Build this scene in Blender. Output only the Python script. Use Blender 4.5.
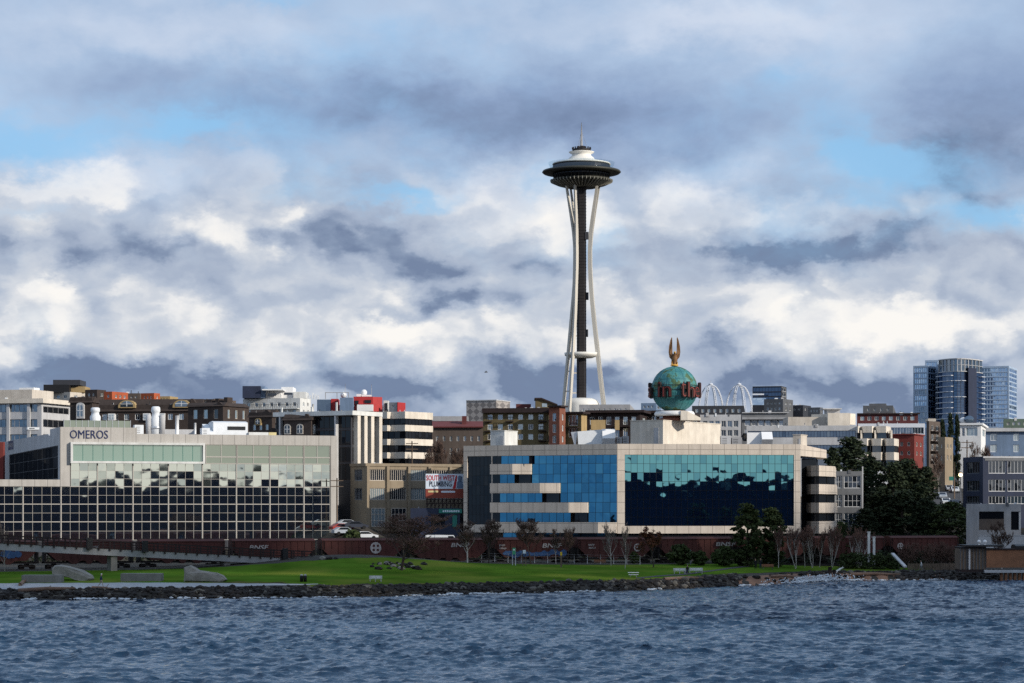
import bpy, bmesh, math, random
import numpy as np
from mathutils import Vector, Matrix

for o in list(bpy.data.objects):
    bpy.data.objects.remove(o)
S = bpy.context.scene
COL = S.collection
R = math.radians
rng = random.Random(7)

# ------------------------------------------------------------------ camera
F = 2400.0          # focal length in pixels of a 1024 px wide frame
H = 12.0            # eye height above the water
YH = 508.0          # the row of the horizon
cd = bpy.data.cameras.new('camera')
cam = bpy.data.objects.new('camera', cd)
COL.objects.link(cam)
cam.location = (0, 0, H)
cam.rotation_euler = (R(90), 0, 0)
cd.sensor_width = 36
cd.lens = 36 * F / 1024
cd.shift_y = (YH - 341.5) / 1024
cd.clip_start = 1
cd.clip_end = 60000
S.camera = cam
S.view_settings.view_transform = 'Standard'
S.view_settings.look = 'None'
S.view_settings.gamma = 1
S.view_settings.use_curve_mapping = False
S.view_settings.exposure = 0.0
S.render.engine = 'CYCLES'
S.cycles.max_bounces = 5
S.cycles.diffuse_bounces = 2
S.cycles.glossy_bounces = 3
S.cycles.transmission_bounces = 3
S.cycles.use_denoising = False

# ------------------------------------------------------------------ sun
SUN_EL = 23.0
sv = Vector((0.86, -0.51)).normalized()
sun_vec = Vector((sv.x * math.cos(R(SUN_EL)), sv.y * math.cos(R(SUN_EL)), math.sin(R(SUN_EL))))
ld = bpy.data.lights.new('sun', 'SUN')
ld.energy = 4.5
ld.angle = R(0.6)
ld.color = (1.0, 0.92, 0.80)
sun = bpy.data.objects.new('sun', ld)
COL.objects.link(sun)
sun.rotation_euler = sun_vec.to_track_quat('Z', 'Y').to_euler()

# ------------------------------------------------------------------ sky with broken cloud
W = bpy.data.worlds.new('World')
S.world = W
W.use_nodes = True
nt = W.node_tree
nt.nodes.clear()
NN, LL = nt.nodes, nt.links

def val(n, x):
    if isinstance(x, (int, float)):
        n.default_value = x
    else:
        LL.new(x, n)

def mth(op, a, b=0.0, c=None, clamp=False):
    n = NN.new('ShaderNodeMath'); n.operation = op; n.use_clamp = clamp
    val(n.inputs[0], a); val(n.inputs[1], b)
    if c is not None:
        val(n.inputs[2], c)
    return n.outputs[0]

def comb(a, b, c):
    n = NN.new('ShaderNodeCombineXYZ')
    val(n.inputs[0], a); val(n.inputs[1], b); val(n.inputs[2], c)
    return n.outputs[0]

def noise(vec, scale, detail=5, rough=0.55, dist=0.0, lac=2.0):
    n = NN.new('ShaderNodeTexNoise')
    LL.new(vec, n.inputs['Vector'])
    n.inputs['Scale'].default_value = scale
    n.inputs['Detail'].default_value = detail
    n.inputs['Roughness'].default_value = rough
    n.inputs['Distortion'].default_value = dist
    n.inputs['Lacunarity'].default_value = lac
    return n.outputs['Fac']

def mixc(f, a, b):
    n = NN.new('ShaderNodeMix'); n.data_type = 'RGBA'
    val(n.inputs[0], f)
    for s, x in ((n.inputs[6], a), (n.inputs[7], b)):
        if isinstance(x, tuple):
            s.default_value = (*x, 1)
        else:
            LL.new(x, s)
    return n.outputs[2]

tc = NN.new('ShaderNodeTexCoord')
sx = NN.new('ShaderNodeSeparateXYZ'); LL.new(tc.outputs['Generated'], sx.inputs[0])
AZ = mth('ARCTAN2', sx.outputs[0], sx.outputs[1])
EL = mth('ARCSINE', sx.outputs[2])
ELs = mth('MULTIPLY', EL, 1.55)
base = comb(mth('MULTIPLY', AZ, 1.0), ELs, 0.37)
# warp so the placed cloud masses get ragged edges
w1 = mth('SUBTRACT', noise(base, 26, 6, 0.6), 0.5)
base2 = comb(AZ, ELs, 5.1)
w2 = mth('SUBTRACT', noise(base2, 26, 6, 0.6), 0.5)
AZw = mth('MULTIPLY_ADD', w1, 0.075, AZ)
ELw = mth('MULTIPLY_ADD', w2, 0.042, EL)

def blob(px, py, rx, ry, amp, a0=None):
    if a0 is None: a0 = math.atan((px - 512) / F)
    e0 = math.atan((YH - py) / F)
    da = mth('MULTIPLY', mth('SUBTRACT', AZw, a0), F / rx)
    de = mth('MULTIPLY', mth('SUBTRACT', ELw, e0), F / ry)
    q = mth('ADD', mth('MULTIPLY', da, da), mth('MULTIPLY', de, de))
    return mth('MULTIPLY', mth('EXPONENT', mth('MULTIPLY', q, -1.0)), amp)

def total(lst, start):
    t = start
    for b in lst:
        t = mth('ADD', t, blob(*b))
    return t

LIGHT = [(40, 300, 62, 34, 0.43), (55, 188, 80, 20, 0.39), (235, 232, 55, 28, 0.36), (200, 268, 60, 40, 0.26),
         (350, 285, 52, 22, 0.40), (430, 336, 190, 17, 0.24), (270, 300, 26, 50, 0.26), (770, 215, 105, 34, 0.19), (690, 205, 45, 22, 0.26),
         (830, 322, 150, 30, 0.30), (950, 275, 75, 32, 0.24), (985, 330, 90, 22, 0.19), (150, 35, 130, 34, 0.17), (690, 18, 190, 26, 0.22),
         (305, 210, 26, 12, 0.30), (480, 200, 60, 30, 0.26), (560, 260, 60, 60, 0.14), (20, 255, 60, 20, 0.13), (900, 330, 60, 22, 0.11), (640, 330, 70, 20, 0.11), (0, 460, 1500, 330, .55, 2.62), (0, 460, 700, 300, .3, 3.0)]
DARK = [(310, 105, 210, 42, -.27), (530, 120, 160, 40, -.26), (1000, 120, 110, 60, -.33), (985, 178, 70, 26, -.28), (850, 245, 75, 26, -.22),
        (405, 245, 80, 24, -.22), (110, 262, 90, 16, -.20), (250, 380, 360, 20, -.36), (820, 388, 330, 20, -.34), (590, 380, 210, 22, -.24),
        (60, 372, 160, 22, -.30), (440, 308, 70, 9, -.30), (270, 315, 24, 26, -.30), (700, 120, 120, 50, -.16), (130, 210, 70, 12, -.22), (740, 255, 90, 12, -.20), (640, 275, 60, 12, -.14)]
BLUE = [(150, 120, 200, 46, .30), (320, 132, 190, 26, .30), (800, 110, 150, 40, .22), (885, 190, 140, 60, .38), (560, 0, 300, 20, .18), (20, 150, 90, 26, .85), (190, 135, 60, 14, .6), (395, 189, 60, 13, 1.0), (290, 180, 40, 24, .45), (600, 235, 20, 26, .6), (543, 182, 22, 12, .5),
        (905, 165, 75, 20, .8), (855, 150, 36, 26, .5), (1005, 222, 60, 20, 1.0), (860, 205, 40, 14, .4), (270, 0, 50, 10, .6), (380, 55, 110, 34, .35),
        (780, 80, 40, 14, .25), (15, 215, 60, 8, .4), (0, 440, 1500, 330, .66, -2.15), (512, -900, 3600, 520, .62)]
n_big = mth('SUBTRACT', noise(comb(AZ, ELs, 1.7), 15, 7, 0.54, 0.3), 0.5)
n_mid = mth('SUBTRACT', noise(comb(AZ, ELs, 8.3), 46, 7, 0.6, 0.4), 0.5)
low = NN.new('ShaderNodeMapRange'); low.interpolation_type = 'SMOOTHSTEP'
LL.new(mth('ADD', EL, mth('MULTIPLY', n_big, .06)), low.inputs[0]); low.inputs[1].default_value = .165; low.inputs[2].default_value = .105; low.inputs[3].default_value = 0; low.inputs[4].default_value = 1
low = low.outputs[0]                     # 1 where the heaped cumulus is, 0 in the smooth sheet above it
def heap(z, sc, dx=0.0, dy=0.0):
    """rounded heads of cumulus: smooth cells in warped sky directions"""
    v = NN.new('ShaderNodeTexVoronoi'); v.voronoi_dimensions = '2D'; v.feature = 'SMOOTH_F1'; v.inputs['Scale'].default_value = sc; v.inputs['Smoothness'].default_value = .55
    v.inputs['Detail'].default_value = 1.6; v.inputs['Roughness'].default_value = .45; v.inputs['Lacunarity'].default_value = 2.3
    LL.new(comb(mth('ADD', mth('MULTIPLY_ADD', w1, .050, AZ), dx + z), mth('ADD', mth('MULTIPLY_ADD', w2, .050, ELs), dy + z * .7), 0.0), v.inputs['Vector'])
    return v.outputs['Distance']
def lit(z, sc, dx, dy, gain):
    """sunlit side minus shaded side of the heads"""
    h0 = heap(z, sc)
    return mth('MULTIPLY', mth('SUBTRACT', heap(z, sc, dx, dy), h0), gain), h0
e1, h1 = lit(3.3, 13, .014, .024, .52); e2, h2 = lit(6.1, 30, .006, .011, .40)
emb = mth('ADD', mth('ADD', e1, e2), mth('MULTIPLY', mth('SUBTRACT', .48, h1), .26))
emb = mth('MULTIPLY', emb, mth('MULTIPLY_ADD', low, .92, .08))
fine = mth('MULTIPLY', n_mid, mth('MULTIPLY_ADD', low, .20, .12))
B = total(LIGHT + DARK, mth('ADD', 0.485, mth('ADD', mth('MULTIPLY', n_big, 0.46), mth('ADD', fine, emb))))
G = total(BLUE, mth('MULTIPLY', mth('ADD', n_big, n_mid), 0.8))
def ramp_of(fac, pts):
    r = NN.new('ShaderNodeValToRGB'); LL.new(fac, r.inputs[0]); el = r.color_ramp.elements
    el[0].position, el[0].color = pts[0][0], (*pts[0][1], 1)
    el[1].position, el[1].color = pts[-1][0], (*pts[-1][1], 1)
    for p, c in pts[1:-1]:
        e = el.new(p); e.color = (*c, 1)
    return r.outputs[0]
hi_col = ramp_of(B, [(0.0, (.17, .235, .38)), (.2, (.275, .375, .57)), (.45, (.405, .53, .725)), (.69, (.62, .70, .84)), (.89, (.82, .85, .90)), (1.0, (.94, .93, .92))])
lo_col = ramp_of(B, [(0.0, (.18, .24, .37)), (.11, (.25, .32, .455)), (.26, (.375, .445, .575)), (.46, (.48, .545, .655)), (.66, (.63, .67, .735)), (.84, (.86, .86, .86)), (1.0, (.97, .945, .905))])
ramp = mixc(low, hi_col, lo_col)
sky = NN.new('ShaderNodeTexSky')
sky.sky_type = 'NISHITA'; sky.sun_disc = False
sky.sun_elevation = R(SUN_EL)
sky.sun_rotation = math.atan2(sv.x, sv.y)
sky.air_density = 1.0; sky.dust_density = 0.6; sky.ozone_density = 1.5
STR = 0.1
skyc = NN.new('ShaderNodeVectorMath'); skyc.operation = 'MULTIPLY'
LL.new(sky.outputs[0], skyc.inputs[0]); skyc.inputs[1].default_value = (0.75, 1.0, 1.15)
cl = NN.new('ShaderNodeVectorMath'); cl.operation = 'SCALE'
LL.new(ramp, cl.inputs[0]); cl.inputs['Scale'].default_value = 1 / STR
gm = NN.new('ShaderNodeMapRange'); gm.interpolation_type = 'SMOOTHSTEP'
LL.new(G, gm.inputs[0]); gm.inputs[1].default_value = .0; gm.inputs[2].default_value = 1.2; gm.inputs[4].default_value = .88
bl = mixc(0.70, skyc.outputs[0], (3.1, 6.2, 9.7))
gfac = mth('MULTIPLY', gm.outputs[0], mth('SUBTRACT', 1.0, mth('MULTIPLY', mth('SUBTRACT', B, .55), 1.6, clamp=True), clamp=True))
col = mixc(gfac, cl.outputs[0], bl)
bg = NN.new('ShaderNodeBackground'); LL.new(col, bg.inputs[0]); bg.inputs[1].default_value = STR
wo = NN.new('ShaderNodeOutputWorld'); LL.new(bg.outputs[0], wo.inputs[0])
W.cycles.sampling_method = 'MANUAL'; W.cycles.sample_map_resolution = 1024

# ------------------------------------------------------------------ materials
# (the unseen cloud added to shade the park is built with the setting)
def new_mat(name):
    m = bpy.data.materials.new(name); m.use_nodes = True
    t = m.node_tree
    return m, t, t.nodes['Principled BSDF']

def mat(name, rgb, rough=.85, var=.18, scale=.35, bump=0.0, bscale=4.0, metal=0.0, spec=.3, rgb2=None, thr=(.45, .6), stretch=None):
    """matt surface whose own colour is mottled a little; rgb2 adds a second colour in patches"""
    m, t, p = new_mat(name)
    c = t.nodes.new('ShaderNodeTexCoord')
    src = c.outputs['Object']
    if stretch:
        mp = t.nodes.new('ShaderNodeMapping'); mp.inputs['Scale'].default_value = stretch
        t.links.new(src, mp.inputs[0]); src = mp.outputs[0]
    n = t.nodes.new('ShaderNodeTexNoise'); n.inputs['Scale'].default_value = scale; n.inputs['Detail'].default_value = 6
    n.inputs['Roughness'].default_value = .65
    t.links.new(src, n.inputs['Vector'])
    r = t.nodes.new('ShaderNodeValToRGB')
    r.color_ramp.elements[0].position = .25; r.color_ramp.elements[1].position = .75
    r.color_ramp.elements[0].color = (*[x * (1 - var) for x in rgb], 1)
    r.color_ramp.elements[1].color = (*[min(1, x * (1 + var)) for x in rgb], 1)
    t.links.new(n.outputs['Fac'], r.inputs[0])
    out = r.outputs[0]
    if rgb2:
        n2 = t.nodes.new('ShaderNodeTexNoise'); n2.inputs['Scale'].default_value = scale * .6; n2.inputs['Detail'].default_value = 5
        t.links.new(src, n2.inputs['Vector'])
        mr = t.nodes.new('ShaderNodeMapRange'); mr.inputs[1].default_value = thr[0]; mr.inputs[2].default_value = thr[1]
        t.links.new(n2.outputs['Fac'], mr.inputs[0])
        mx = t.nodes.new('ShaderNodeMix'); mx.data_type = 'RGBA'
        t.links.new(mr.outputs[0], mx.inputs[0]); t.links.new(out, mx.inputs[6]); mx.inputs[7].default_value = (*rgb2, 1)
        out = mx.outputs[2]
    if rough >= .7 and bump == 0:
        mp2 = t.nodes.new('ShaderNodeMapping'); mp2.inputs['Scale'].default_value = (.9, .9, .09); t.links.new(c.outputs['Object'], mp2.inputs[0])
        n3 = t.nodes.new('ShaderNodeTexNoise'); n3.inputs['Scale'].default_value = 1.0; n3.inputs['Detail'].default_value = 5; n3.inputs['Roughness'].default_value = .7
        t.links.new(mp2.outputs[0], n3.inputs['Vector'])
        m3 = t.nodes.new('ShaderNodeMapRange'); m3.inputs[1].default_value = .42; m3.inputs[2].default_value = .72; m3.inputs[3].default_value = 0; m3.inputs[4].default_value = .42
        t.links.new(n3.outputs['Fac'], m3.inputs[0])
        x3 = t.nodes.new('ShaderNodeMix'); x3.data_type = 'RGBA'; t.links.new(m3.outputs[0], x3.inputs[0]); t.links.new(out, x3.inputs[6]); x3.inputs[7].default_value = (rgb[0] * .52, rgb[1] * .50, rgb[2] * .46, 1)
        out = x3.outputs[2]
    t.links.new(out, p.inputs['Base Color'])
    p.inputs['Roughness'].default_value = rough
    p.inputs['Metallic'].default_value = metal
    p.inputs['Specular IOR Level'].default_value = spec
    if bump:
        nb = t.nodes.new('ShaderNodeTexNoise'); nb.inputs['Scale'].default_value = bscale; nb.inputs['Detail'].default_value = 5
        t.links.new(src, nb.inputs['Vector'])
        b = t.nodes.new('ShaderNodeBump'); b.inputs['Strength'].default_value = 1; b.inputs['Distance'].default_value = bump
        t.links.new(nb.outputs['Fac'], b.inputs['Height']); t.links.new(b.outputs[0], p.inputs['Normal'])
    return m

def panel_mat(name, rgb, pw, ph, joint=.5, rough=.7, var=.06):
    """stone or metal panels with thin darker joints (object space, any upright face)"""
    m = mat(name, rgb, rough, .08, .5)
    t = m.node_tree; p = t.nodes['Principled BSDF']
    src = p.inputs['Base Color'].links[0].from_socket
    c = t.nodes.new('ShaderNodeTexCoord'); s = t.nodes.new('ShaderNodeSeparateXYZ'); t.links.new(c.outputs['Object'], s.inputs[0])
    def line(sock, period, wd):
        a = t.nodes.new('ShaderNodeMath'); a.operation = 'DIVIDE'; t.links.new(sock, a.inputs[0]); a.inputs[1].default_value = period
        b = t.nodes.new('ShaderNodeMath'); b.operation = 'FRACT'; t.links.new(a.outputs[0], b.inputs[0])
        d = t.nodes.new('ShaderNodeMath'); d.operation = 'LESS_THAN'; t.links.new(b.outputs[0], d.inputs[0]); d.inputs[1].default_value = wd / period
        return d.outputs[0]
    mx = t.nodes.new('ShaderNodeMath'); mx.operation = 'MAXIMUM'
    t.links.new(line(s.outputs[0], pw, .1), mx.inputs[0]); t.links.new(line(s.outputs[2], ph, .1), mx.inputs[1])
    q = t.nodes.new('ShaderNodeMix'); q.data_type = 'RGBA'
    t.links.new(mx.outputs[0], q.inputs[0]); t.links.new(src, q.inputs[6]); q.inputs[7].default_value = (*[x * joint for x in rgb], 1)
    t.links.new(q.outputs[2], p.inputs['Base Color'])
    return m

def glass(name, tint, refl=.6, under=(.01, .013, .018), rough=.015, wav=.02, wscale=.6):
    """mirror-like coated glass over a dark room"""
    m, t, p = new_mat(name)
    t.nodes.remove(p)
    d = t.nodes.new('ShaderNodeBsdfDiffuse'); d.inputs[0].default_value = (*under, 1)
    g = t.nodes.new('ShaderNodeBsdfGlossy'); g.inputs['Color'].default_value = (*tint, 1); g.inputs['Roughness'].default_value = rough
    x = t.nodes.new('ShaderNodeMixShader'); x.inputs[0].default_value = refl
    t.links.new(d.outputs[0], x.inputs[1]); t.links.new(g.outputs[0], x.inputs[2])
    t.links.new(x.outputs[0], t.nodes['Material Output'].inputs[0])
    if wav:
        c = t.nodes.new('ShaderNodeTexCoord')
        n = t.nodes.new('ShaderNodeTexNoise'); n.inputs['Scale'].default_value = wscale; n.inputs['Detail'].default_value = .6
        t.links.new(c.outputs['Object'], n.inputs['Vector'])
        b = t.nodes.new('ShaderNodeBump'); b.inputs['Distance'].default_value = wav; b.inputs['Strength'].default_value = 1
        t.links.new(n.outputs['Fac'], b.inputs['Height']); t.links.new(b.outputs[0], g.inputs['Normal'])
    return m

M = dict(
    cream=mat('cream_stone', (.50, .45, .39)), creamw=mat('warm_white_concrete', (.62, .56, .48)),
    omer=panel_mat('pale_stone_panel', (.42, .395, .365), 2.2, 40), tile=panel_mat('beige_stone_panel', (.54, .47, .40), 2.15, 1.9),
    white=mat('white_paint', (.72, .72, .72), .6, .08), offw=mat('off_white_render', (.62, .62, .60)),
    grey=mat('grey_concrete', (.30, .30, .31)), lgrey=mat('light_grey_concrete', (.46, .46, .47)), dgrey=mat('dark_grey_cladding', (.10, .105, .115)),
    mgrey=mat('mid_grey_render', (.17, .175, .185)), charcoal=mat('charcoal_cladding', (.035, .037, .045), .6), black=mat('black_metal', (.012, .012, .014), .5),
    brown=mat('brown_shingle', (.048, .036, .032), .9, .3, 1.2), olive=mat('olive_render', (.125, .098, .05)), oltan=mat('tan_render', (.36, .26, .13)),
    rust=mat('rust_brick', (.19, .075, .05), .9, .25, 1.5), maroon=mat('maroon_brick', (.10, .03, .03), .9, .25, 1.5), mroof=mat('maroon_roof', (.13, .035, .035)),
    redp=mat('red_panel', (.36, .028, .03), .6), redb=mat('red_brick', (.17, .036, .03), .9, .22, 1.3), orange=mat('orange_render', (.36, .085, .035)),
    tan=mat('tan_concrete', (.26, .21, .15), .9, .15), tand=mat('brown_brick', (.10, .078, .066), .9, .2),
    navy=mat('navy_paint', (.022, .03, .06), .7), bluegrey=mat('blue_grey_siding', (.14, .20, .30)), slab=mat('pale_slab', (.6, .62, .66), .6, .06),
    steel=mat('galvanised_steel', (.55, .57, .60), .38, .12, .8, metal=.75), steelw=mat('white_sheet_metal', (.66, .68, .70), .45, .1, .6),
    ybox=mat('yellowed_panel', (.55, .47, .25)), copper=mat('weathered_roof', (.10, .14, .11)),
    conc=mat('path_concrete', (.33, .34, .36), .9, .12, .5), concd=mat('weathered_concrete', (.20, .19, .175), .9, .2, .7), asphalt=mat('asphalt', (.05, .05, .053), .9, .2, .3),
    soil=mat('bare_soil', (.035, .03, .024), .95, .3, .2), grass=mat('lawn_grass', (.066, .130, .015), .95, .45, .10, .08, 2.5, spec=.0, rgb2=(.15, .175, .03), thr=(.5, .72)),
    rock=mat('dark_basalt', (.022, .018, .016), .85, .55, 1.1, .08, 5), rockp=mat('pale_riprap', (.11, .10, .085), .9, .35, .9, .06, 3), rockl=mat('pale_granite', (.24, .22, .19), .85, .35, .9, .08, 3), sand=mat('reddish_sand', (.20, .11, .07), .95, .25, .5, .03, 6),
    drift=mat('driftwood', (.17, .11, .08), .9, .3, 1.5), wood=mat('weathered_timber', (.13, .095, .07), .9, .3, 1, .03, 5), redwood=mat('brown_timber', (.21, .10, .055), .9, .3, .8, .03, 5),
    dwood=mat('dark_timber', (.028, .018, .018), .85, .3), rail=mat('oxide_red_steel', (.078, .023, .019), .75, .28, .6, rgb2=(.07, .025, .02)), raild=mat('dirty_black_steel', (.018, .014, .013), .8, .3),
    verge=mat('worn_grass', (.105, .10, .035), .95, .4, .5, .06, 3, spec=.0, rgb2=(.07, .11, .02)), letter=mat('white_lettering', (.42, .38, .36), .7), blueg=mat('blue_spray_paint', (.035, .09, .21), .7, .3), navyl=mat('navy_lettering', (.012, .022, .085), .5),
    red_l=mat('red_lettering', (.42, .02, .03), .6), blk_l=mat('black_lettering', (.02, .022, .04), .6), board=mat('billboard_paper', (.60, .66, .74), .6, .05), redboard=mat('red_billboard_strip', (.22, .045, .03), .6),
    teal=mat('teal_sign', (.02, .16, .13), .5), grnsign=mat('green_sign', (.05, .30, .16), .5), yellow=mat('yellow_paint', (.55, .38, .02), .6),
    bark=mat('dark_bark', (.055, .042, .035), .95, .3, 3), birch=mat('pale_bark', (.40, .37, .34), .9, .25, 3), bank_dark=mat('reflection_bank_dark', (.010, .014, .026), .95, .4, .2), twig=mat('brown_twigs', (.105, .068, .054), .95, .25, .8), twigp=mat('pale_twigs', (.19, .155, .135), .95, .25, .8),
    twigr=mat('reddish_twigs', (.14, .082, .066), .95, .25, .8),
    leafr=mat('rusty_leaves', (.13, .045, .02), .9, .4, .9), leafd=mat('dark_needles', (.020, .031, .013), .9, .5, .6), leafm=mat('evergreen_leaves', (.036, .052, .015), .9, .5, .7), leafg=mat('shrub_leaves', (.036, .055, .014), .9, .4, .8),
    needle=mat('tower_paint', (.50, .47, .415), .6, .08, .05), needled=mat('dark_tower_steel', (.017, .014, .015), .6, .3, .3), halo=mat('bronze_metal', (.042, .042, .034), .5, .15, .2, metal=.15),
    deckw=mat('tower_white', (.68, .66, .61), .5, .05, .1), ribs=mat('tower_ribs', (.27, .26, .22), .6), eag=mat('bronze_feathers', (.17, .085, .035), .6, .4, 1.4), gold=mat('gilded_metal', (.55, .30, .06), .4, .2, 1),
    neon=mat('red_tube_lettering', (.17, .032, .026), .5), towerw=mat('blue_grey_tower_panel', (.34, .43, .55), .5), grid=mat('beige_mullion', (.40, .375, .34), .6, .06), foam=mat('white_foam', (.60, .64, .68), .8, .1, 2), skin=mat('skin', (.40, .24, .17), .7, .05), denim=mat('navy_cloth', (.02, .03, .07), .9), coatw=mat('white_cloth', (.62, .62, .64), .9),
    coatk=mat('black_cloth', (.012, .012, .015), .9), tyre=mat('tyre_rubber', (.015, .015, .015), .9), carw=mat('white_car_paint', (.62, .64, .66), .25, .03, spec=.5), carr=mat('red_car_paint', (.25, .025, .02), .25, .03, spec=.5), card=mat('dark_car_paint', (.03, .035, .05), .25, .03, spec=.5),
    carg=mat('silver_car_paint', (.33, .36, .40), .25, .03, spec=.5), arch=mat('white_arch_paint', (.58, .60, .64), .6, .05, .1), check=None,
)
M['g_omer'] = glass('silver_coated_glass', (.80, .85, .76), .74, (.012, .016, .03), rough=.02, wav=.008, wscale=.45)
M['g_omer2'] = glass('silver_glass_over_blinds', (.70, .77, .70), .60, (.05, .06, .055), rough=.03, wav=.008, wscale=.45)
M['g_omer3'] = glass('silver_glass_duller', (.62, .70, .66), .62, (.014, .02, .032), rough=.02, wav=.008, wscale=.5)
M['g_green'] = glass('green_tinted_glass', (.58, .74, .66), .38, (.13, .195, .16), wav=.003)
M['g_olive'] = glass('olive_tinted_glass', (.58, .66, .56), .36, (.12, .14, .115), wav=.003)
M['g_blue'] = glass('blue_coated_glass', (.066, .235, .39), .84, (.01, .02, .05), wav=.004)
M['g_cyan'] = glass('turquoise_coated_glass', (.15, .40, .46), .80, (.005, .012, .045), wav=.010, wscale=.5)
M['g_cyan2'] = glass('turquoise_glass_duller', (.11, .31, .38), .80, (.006, .014, .05), wav=.010, wscale=.5)
M['g_blue2'] = glass('blue_glass_duller', (.060, .212, .355), .84, (.01, .02, .05), wav=.006)
M['g_blk'] = glass('black_glass', (.5, .55, .62), .05, (.008, .009, .012), wav=0)
M['g_dark'] = glass('dark_window_glass', (.7, .78, .9), .10, (.014, .017, .022), wav=.01)
M['g_mid'] = glass('blue_window_glass', (.55, .68, .85), .26, (.03, .045, .06), wav=.01)
M['g_pale'] = glass('curtained_window_glass', (.7, .8, .9), .25, (.22, .27, .29), wav=.01)
M['g_tower'] = glass('pale_blue_tower_glass', (.50, .66, .88), .62, (.05, .08, .13), wav=.02)
def clear_glass():
    m, t, p = new_mat('clear_glass'); t.nodes.remove(p)
    a = t.nodes.new('ShaderNodeBsdfTransparent'); a.inputs[0].default_value = (.86, .92, .94, 1); g = t.nodes.new('ShaderNodeBsdfGlossy'); g.inputs['Roughness'].default_value = .05
    x = t.nodes.new('ShaderNodeMixShader'); x.inputs[0].default_value = .14; t.links.new(a.outputs[0], x.inputs[1]); t.links.new(g.outputs[0], x.inputs[2]); t.links.new(x.outputs[0], t.nodes['Material Output'].inputs[0])
    return m
M['g_clear'] = clear_glass()
M['g_towd'] = glass('deep_blue_tower_glass', (.26, .38, .58), .30, (.012, .022, .05), wav=.02)

def lamp_mat():
    m, t, p = new_mat('lit_lamp')
    p.inputs['Base Color'].default_value = (1, .8, .5, 1); p.inputs['Emission Color'].default_value = (1, .72, .4, 1); p.inputs['Emission Strength'].default_value = 3
    return m
M['lamp'] = lamp_mat()

def globe_mat():
    m, t, p = new_mat('relief_globe_paint')
    c = t.nodes.new('ShaderNodeTexCoord'); n = t.nodes.new('ShaderNodeTexNoise')
    n.inputs['Scale'].default_value = .27; n.inputs['Detail'].default_value = 6; n.inputs['Roughness'].default_value = .58; n.inputs['Distortion'].default_value = .2
    mp = t.nodes.new('ShaderNodeMapping'); mp.inputs['Location'].default_value = (3.2, 1.1, 1.9); t.links.new(c.outputs['Object'], mp.inputs[0]); t.links.new(mp.outputs[0], n.inputs['Vector'])
    r = t.nodes.new('ShaderNodeValToRGB'); r.color_ramp.interpolation = 'LINEAR'
    e = r.color_ramp.elements; e[0].position = .49; e[0].color = (.030, .16, .175, 1); e[1].position = .70; e[1].color = (.07, .12, .035, 1)
    a = e.new(.535); a.color = (.055, .22, .21, 1); b = e.new(.555); b.color = (.045, .10, .045, 1)
    t.links.new(n.outputs['Fac'], r.inputs[0])
    n2 = t.nodes.new('ShaderNodeTexNoise'); n2.inputs['Scale'].default_value = 1.1; n2.inputs['Detail'].default_value = 6; t.links.new(c.outputs['Object'], n2.inputs['Vector'])
    mr = t.nodes.new('ShaderNodeMapRange'); mr.inputs[1].default_value = .62; mr.inputs[2].default_value = .85; t.links.new(n2.outputs['Fac'], mr.inputs[0])
    q = t.nodes.new('ShaderNodeMix'); q.data_type = 'RGBA'; t.links.new(mr.outputs[0], q.inputs[0]); t.links.new(r.outputs[0], q.inputs[6]); q.inputs[7].default_value = (.10, .085, .06, 1)
    t.links.new(q.outputs[2], p.inputs['Base Color']); p.inputs['Roughness'].default_value = .6
    bu = t.nodes.new('ShaderNodeBump'); bu.inputs['Distance'].default_value = .5; t.links.new(n.outputs['Fac'], bu.inputs['Height']); t.links.new(bu.outputs[0], p.inputs['Normal'])
    return m
M['globe'] = globe_mat()

def water_mat():
    m, t, p = new_mat('sea_water')
    p.inputs['Base Color'].default_value = (.008, .032, .070, 1); p.inputs['Roughness'].default_value = .03; p.inputs['IOR'].default_value = 1.333
    c = t.nodes.new('ShaderNodeTexCoord'); mp = t.nodes.new('ShaderNodeMapping'); mp.inputs['Scale'].default_value = (.8, 1.0, 1)
    t.links.new(c.outputs['Object'], mp.inputs[0])
    n = t.nodes.new('ShaderNodeTexNoise'); n.inputs['Scale'].default_value = 3.0; n.inputs['Detail'].default_value = 4; n.inputs['Roughness'].default_value = .62; n.inputs['Distortion'].default_value = .4
    t.links.new(mp.outputs[0], n.inputs['Vector'])
    b = t.nodes.new('ShaderNodeBump'); b.inputs['Distance'].default_value = .10; b.inputs['Strength'].default_value = 1
    t.links.new(n.outputs['Fac'], b.inputs['Height']); t.links.new(b.outputs[0], p.inputs['Normal'])
    return m
M['water'] = water_mat()

def check_mat():
    m, t, p = new_mat('checkered_cladding')
    c = t.nodes.new('ShaderNodeTexCoord'); mp = t.nodes.new('ShaderNodeMapping'); mp.inputs['Rotation'].default_value = (0, R(45), 0)
    t.links.new(c.outputs['Object'], mp.inputs[0])
    k = t.nodes.new('ShaderNodeTexChecker'); k.inputs['Scale'].default_value = .72; k.inputs[1].default_value = (.34, .31, .29, 1); k.inputs[2].default_value = (.17, .155, .15, 1)
    s = t.nodes.new('ShaderNodeSeparateXYZ'); t.links.new(mp.outputs[0], s.inputs[0])
    q = t.nodes.new('ShaderNodeCombineXYZ'); t.links.new(s.outputs[0], q.inputs[0]); t.links.new(s.outputs[2], q.inputs[1]); q.inputs[2].default_value = .5
    t.links.new(q.outputs[0], k.inputs[0]); t.links.new(k.outputs[0], p.inputs['Base Color']); p.inputs['Roughness'].default_value = .8
    return m
M['check'] = check_mat()

# ------------------------------------------------------------------ projection helpers: photo position + real distance -> world
def P(px, D):
    return Vector(((px - 512) / F * D, D))
def Z(py, D):
    return H + (YH - py) / F * D
def W3(px, py, D):
    p = P(px, D); return Vector((p.x, p.y, Z(py, D)))

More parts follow.
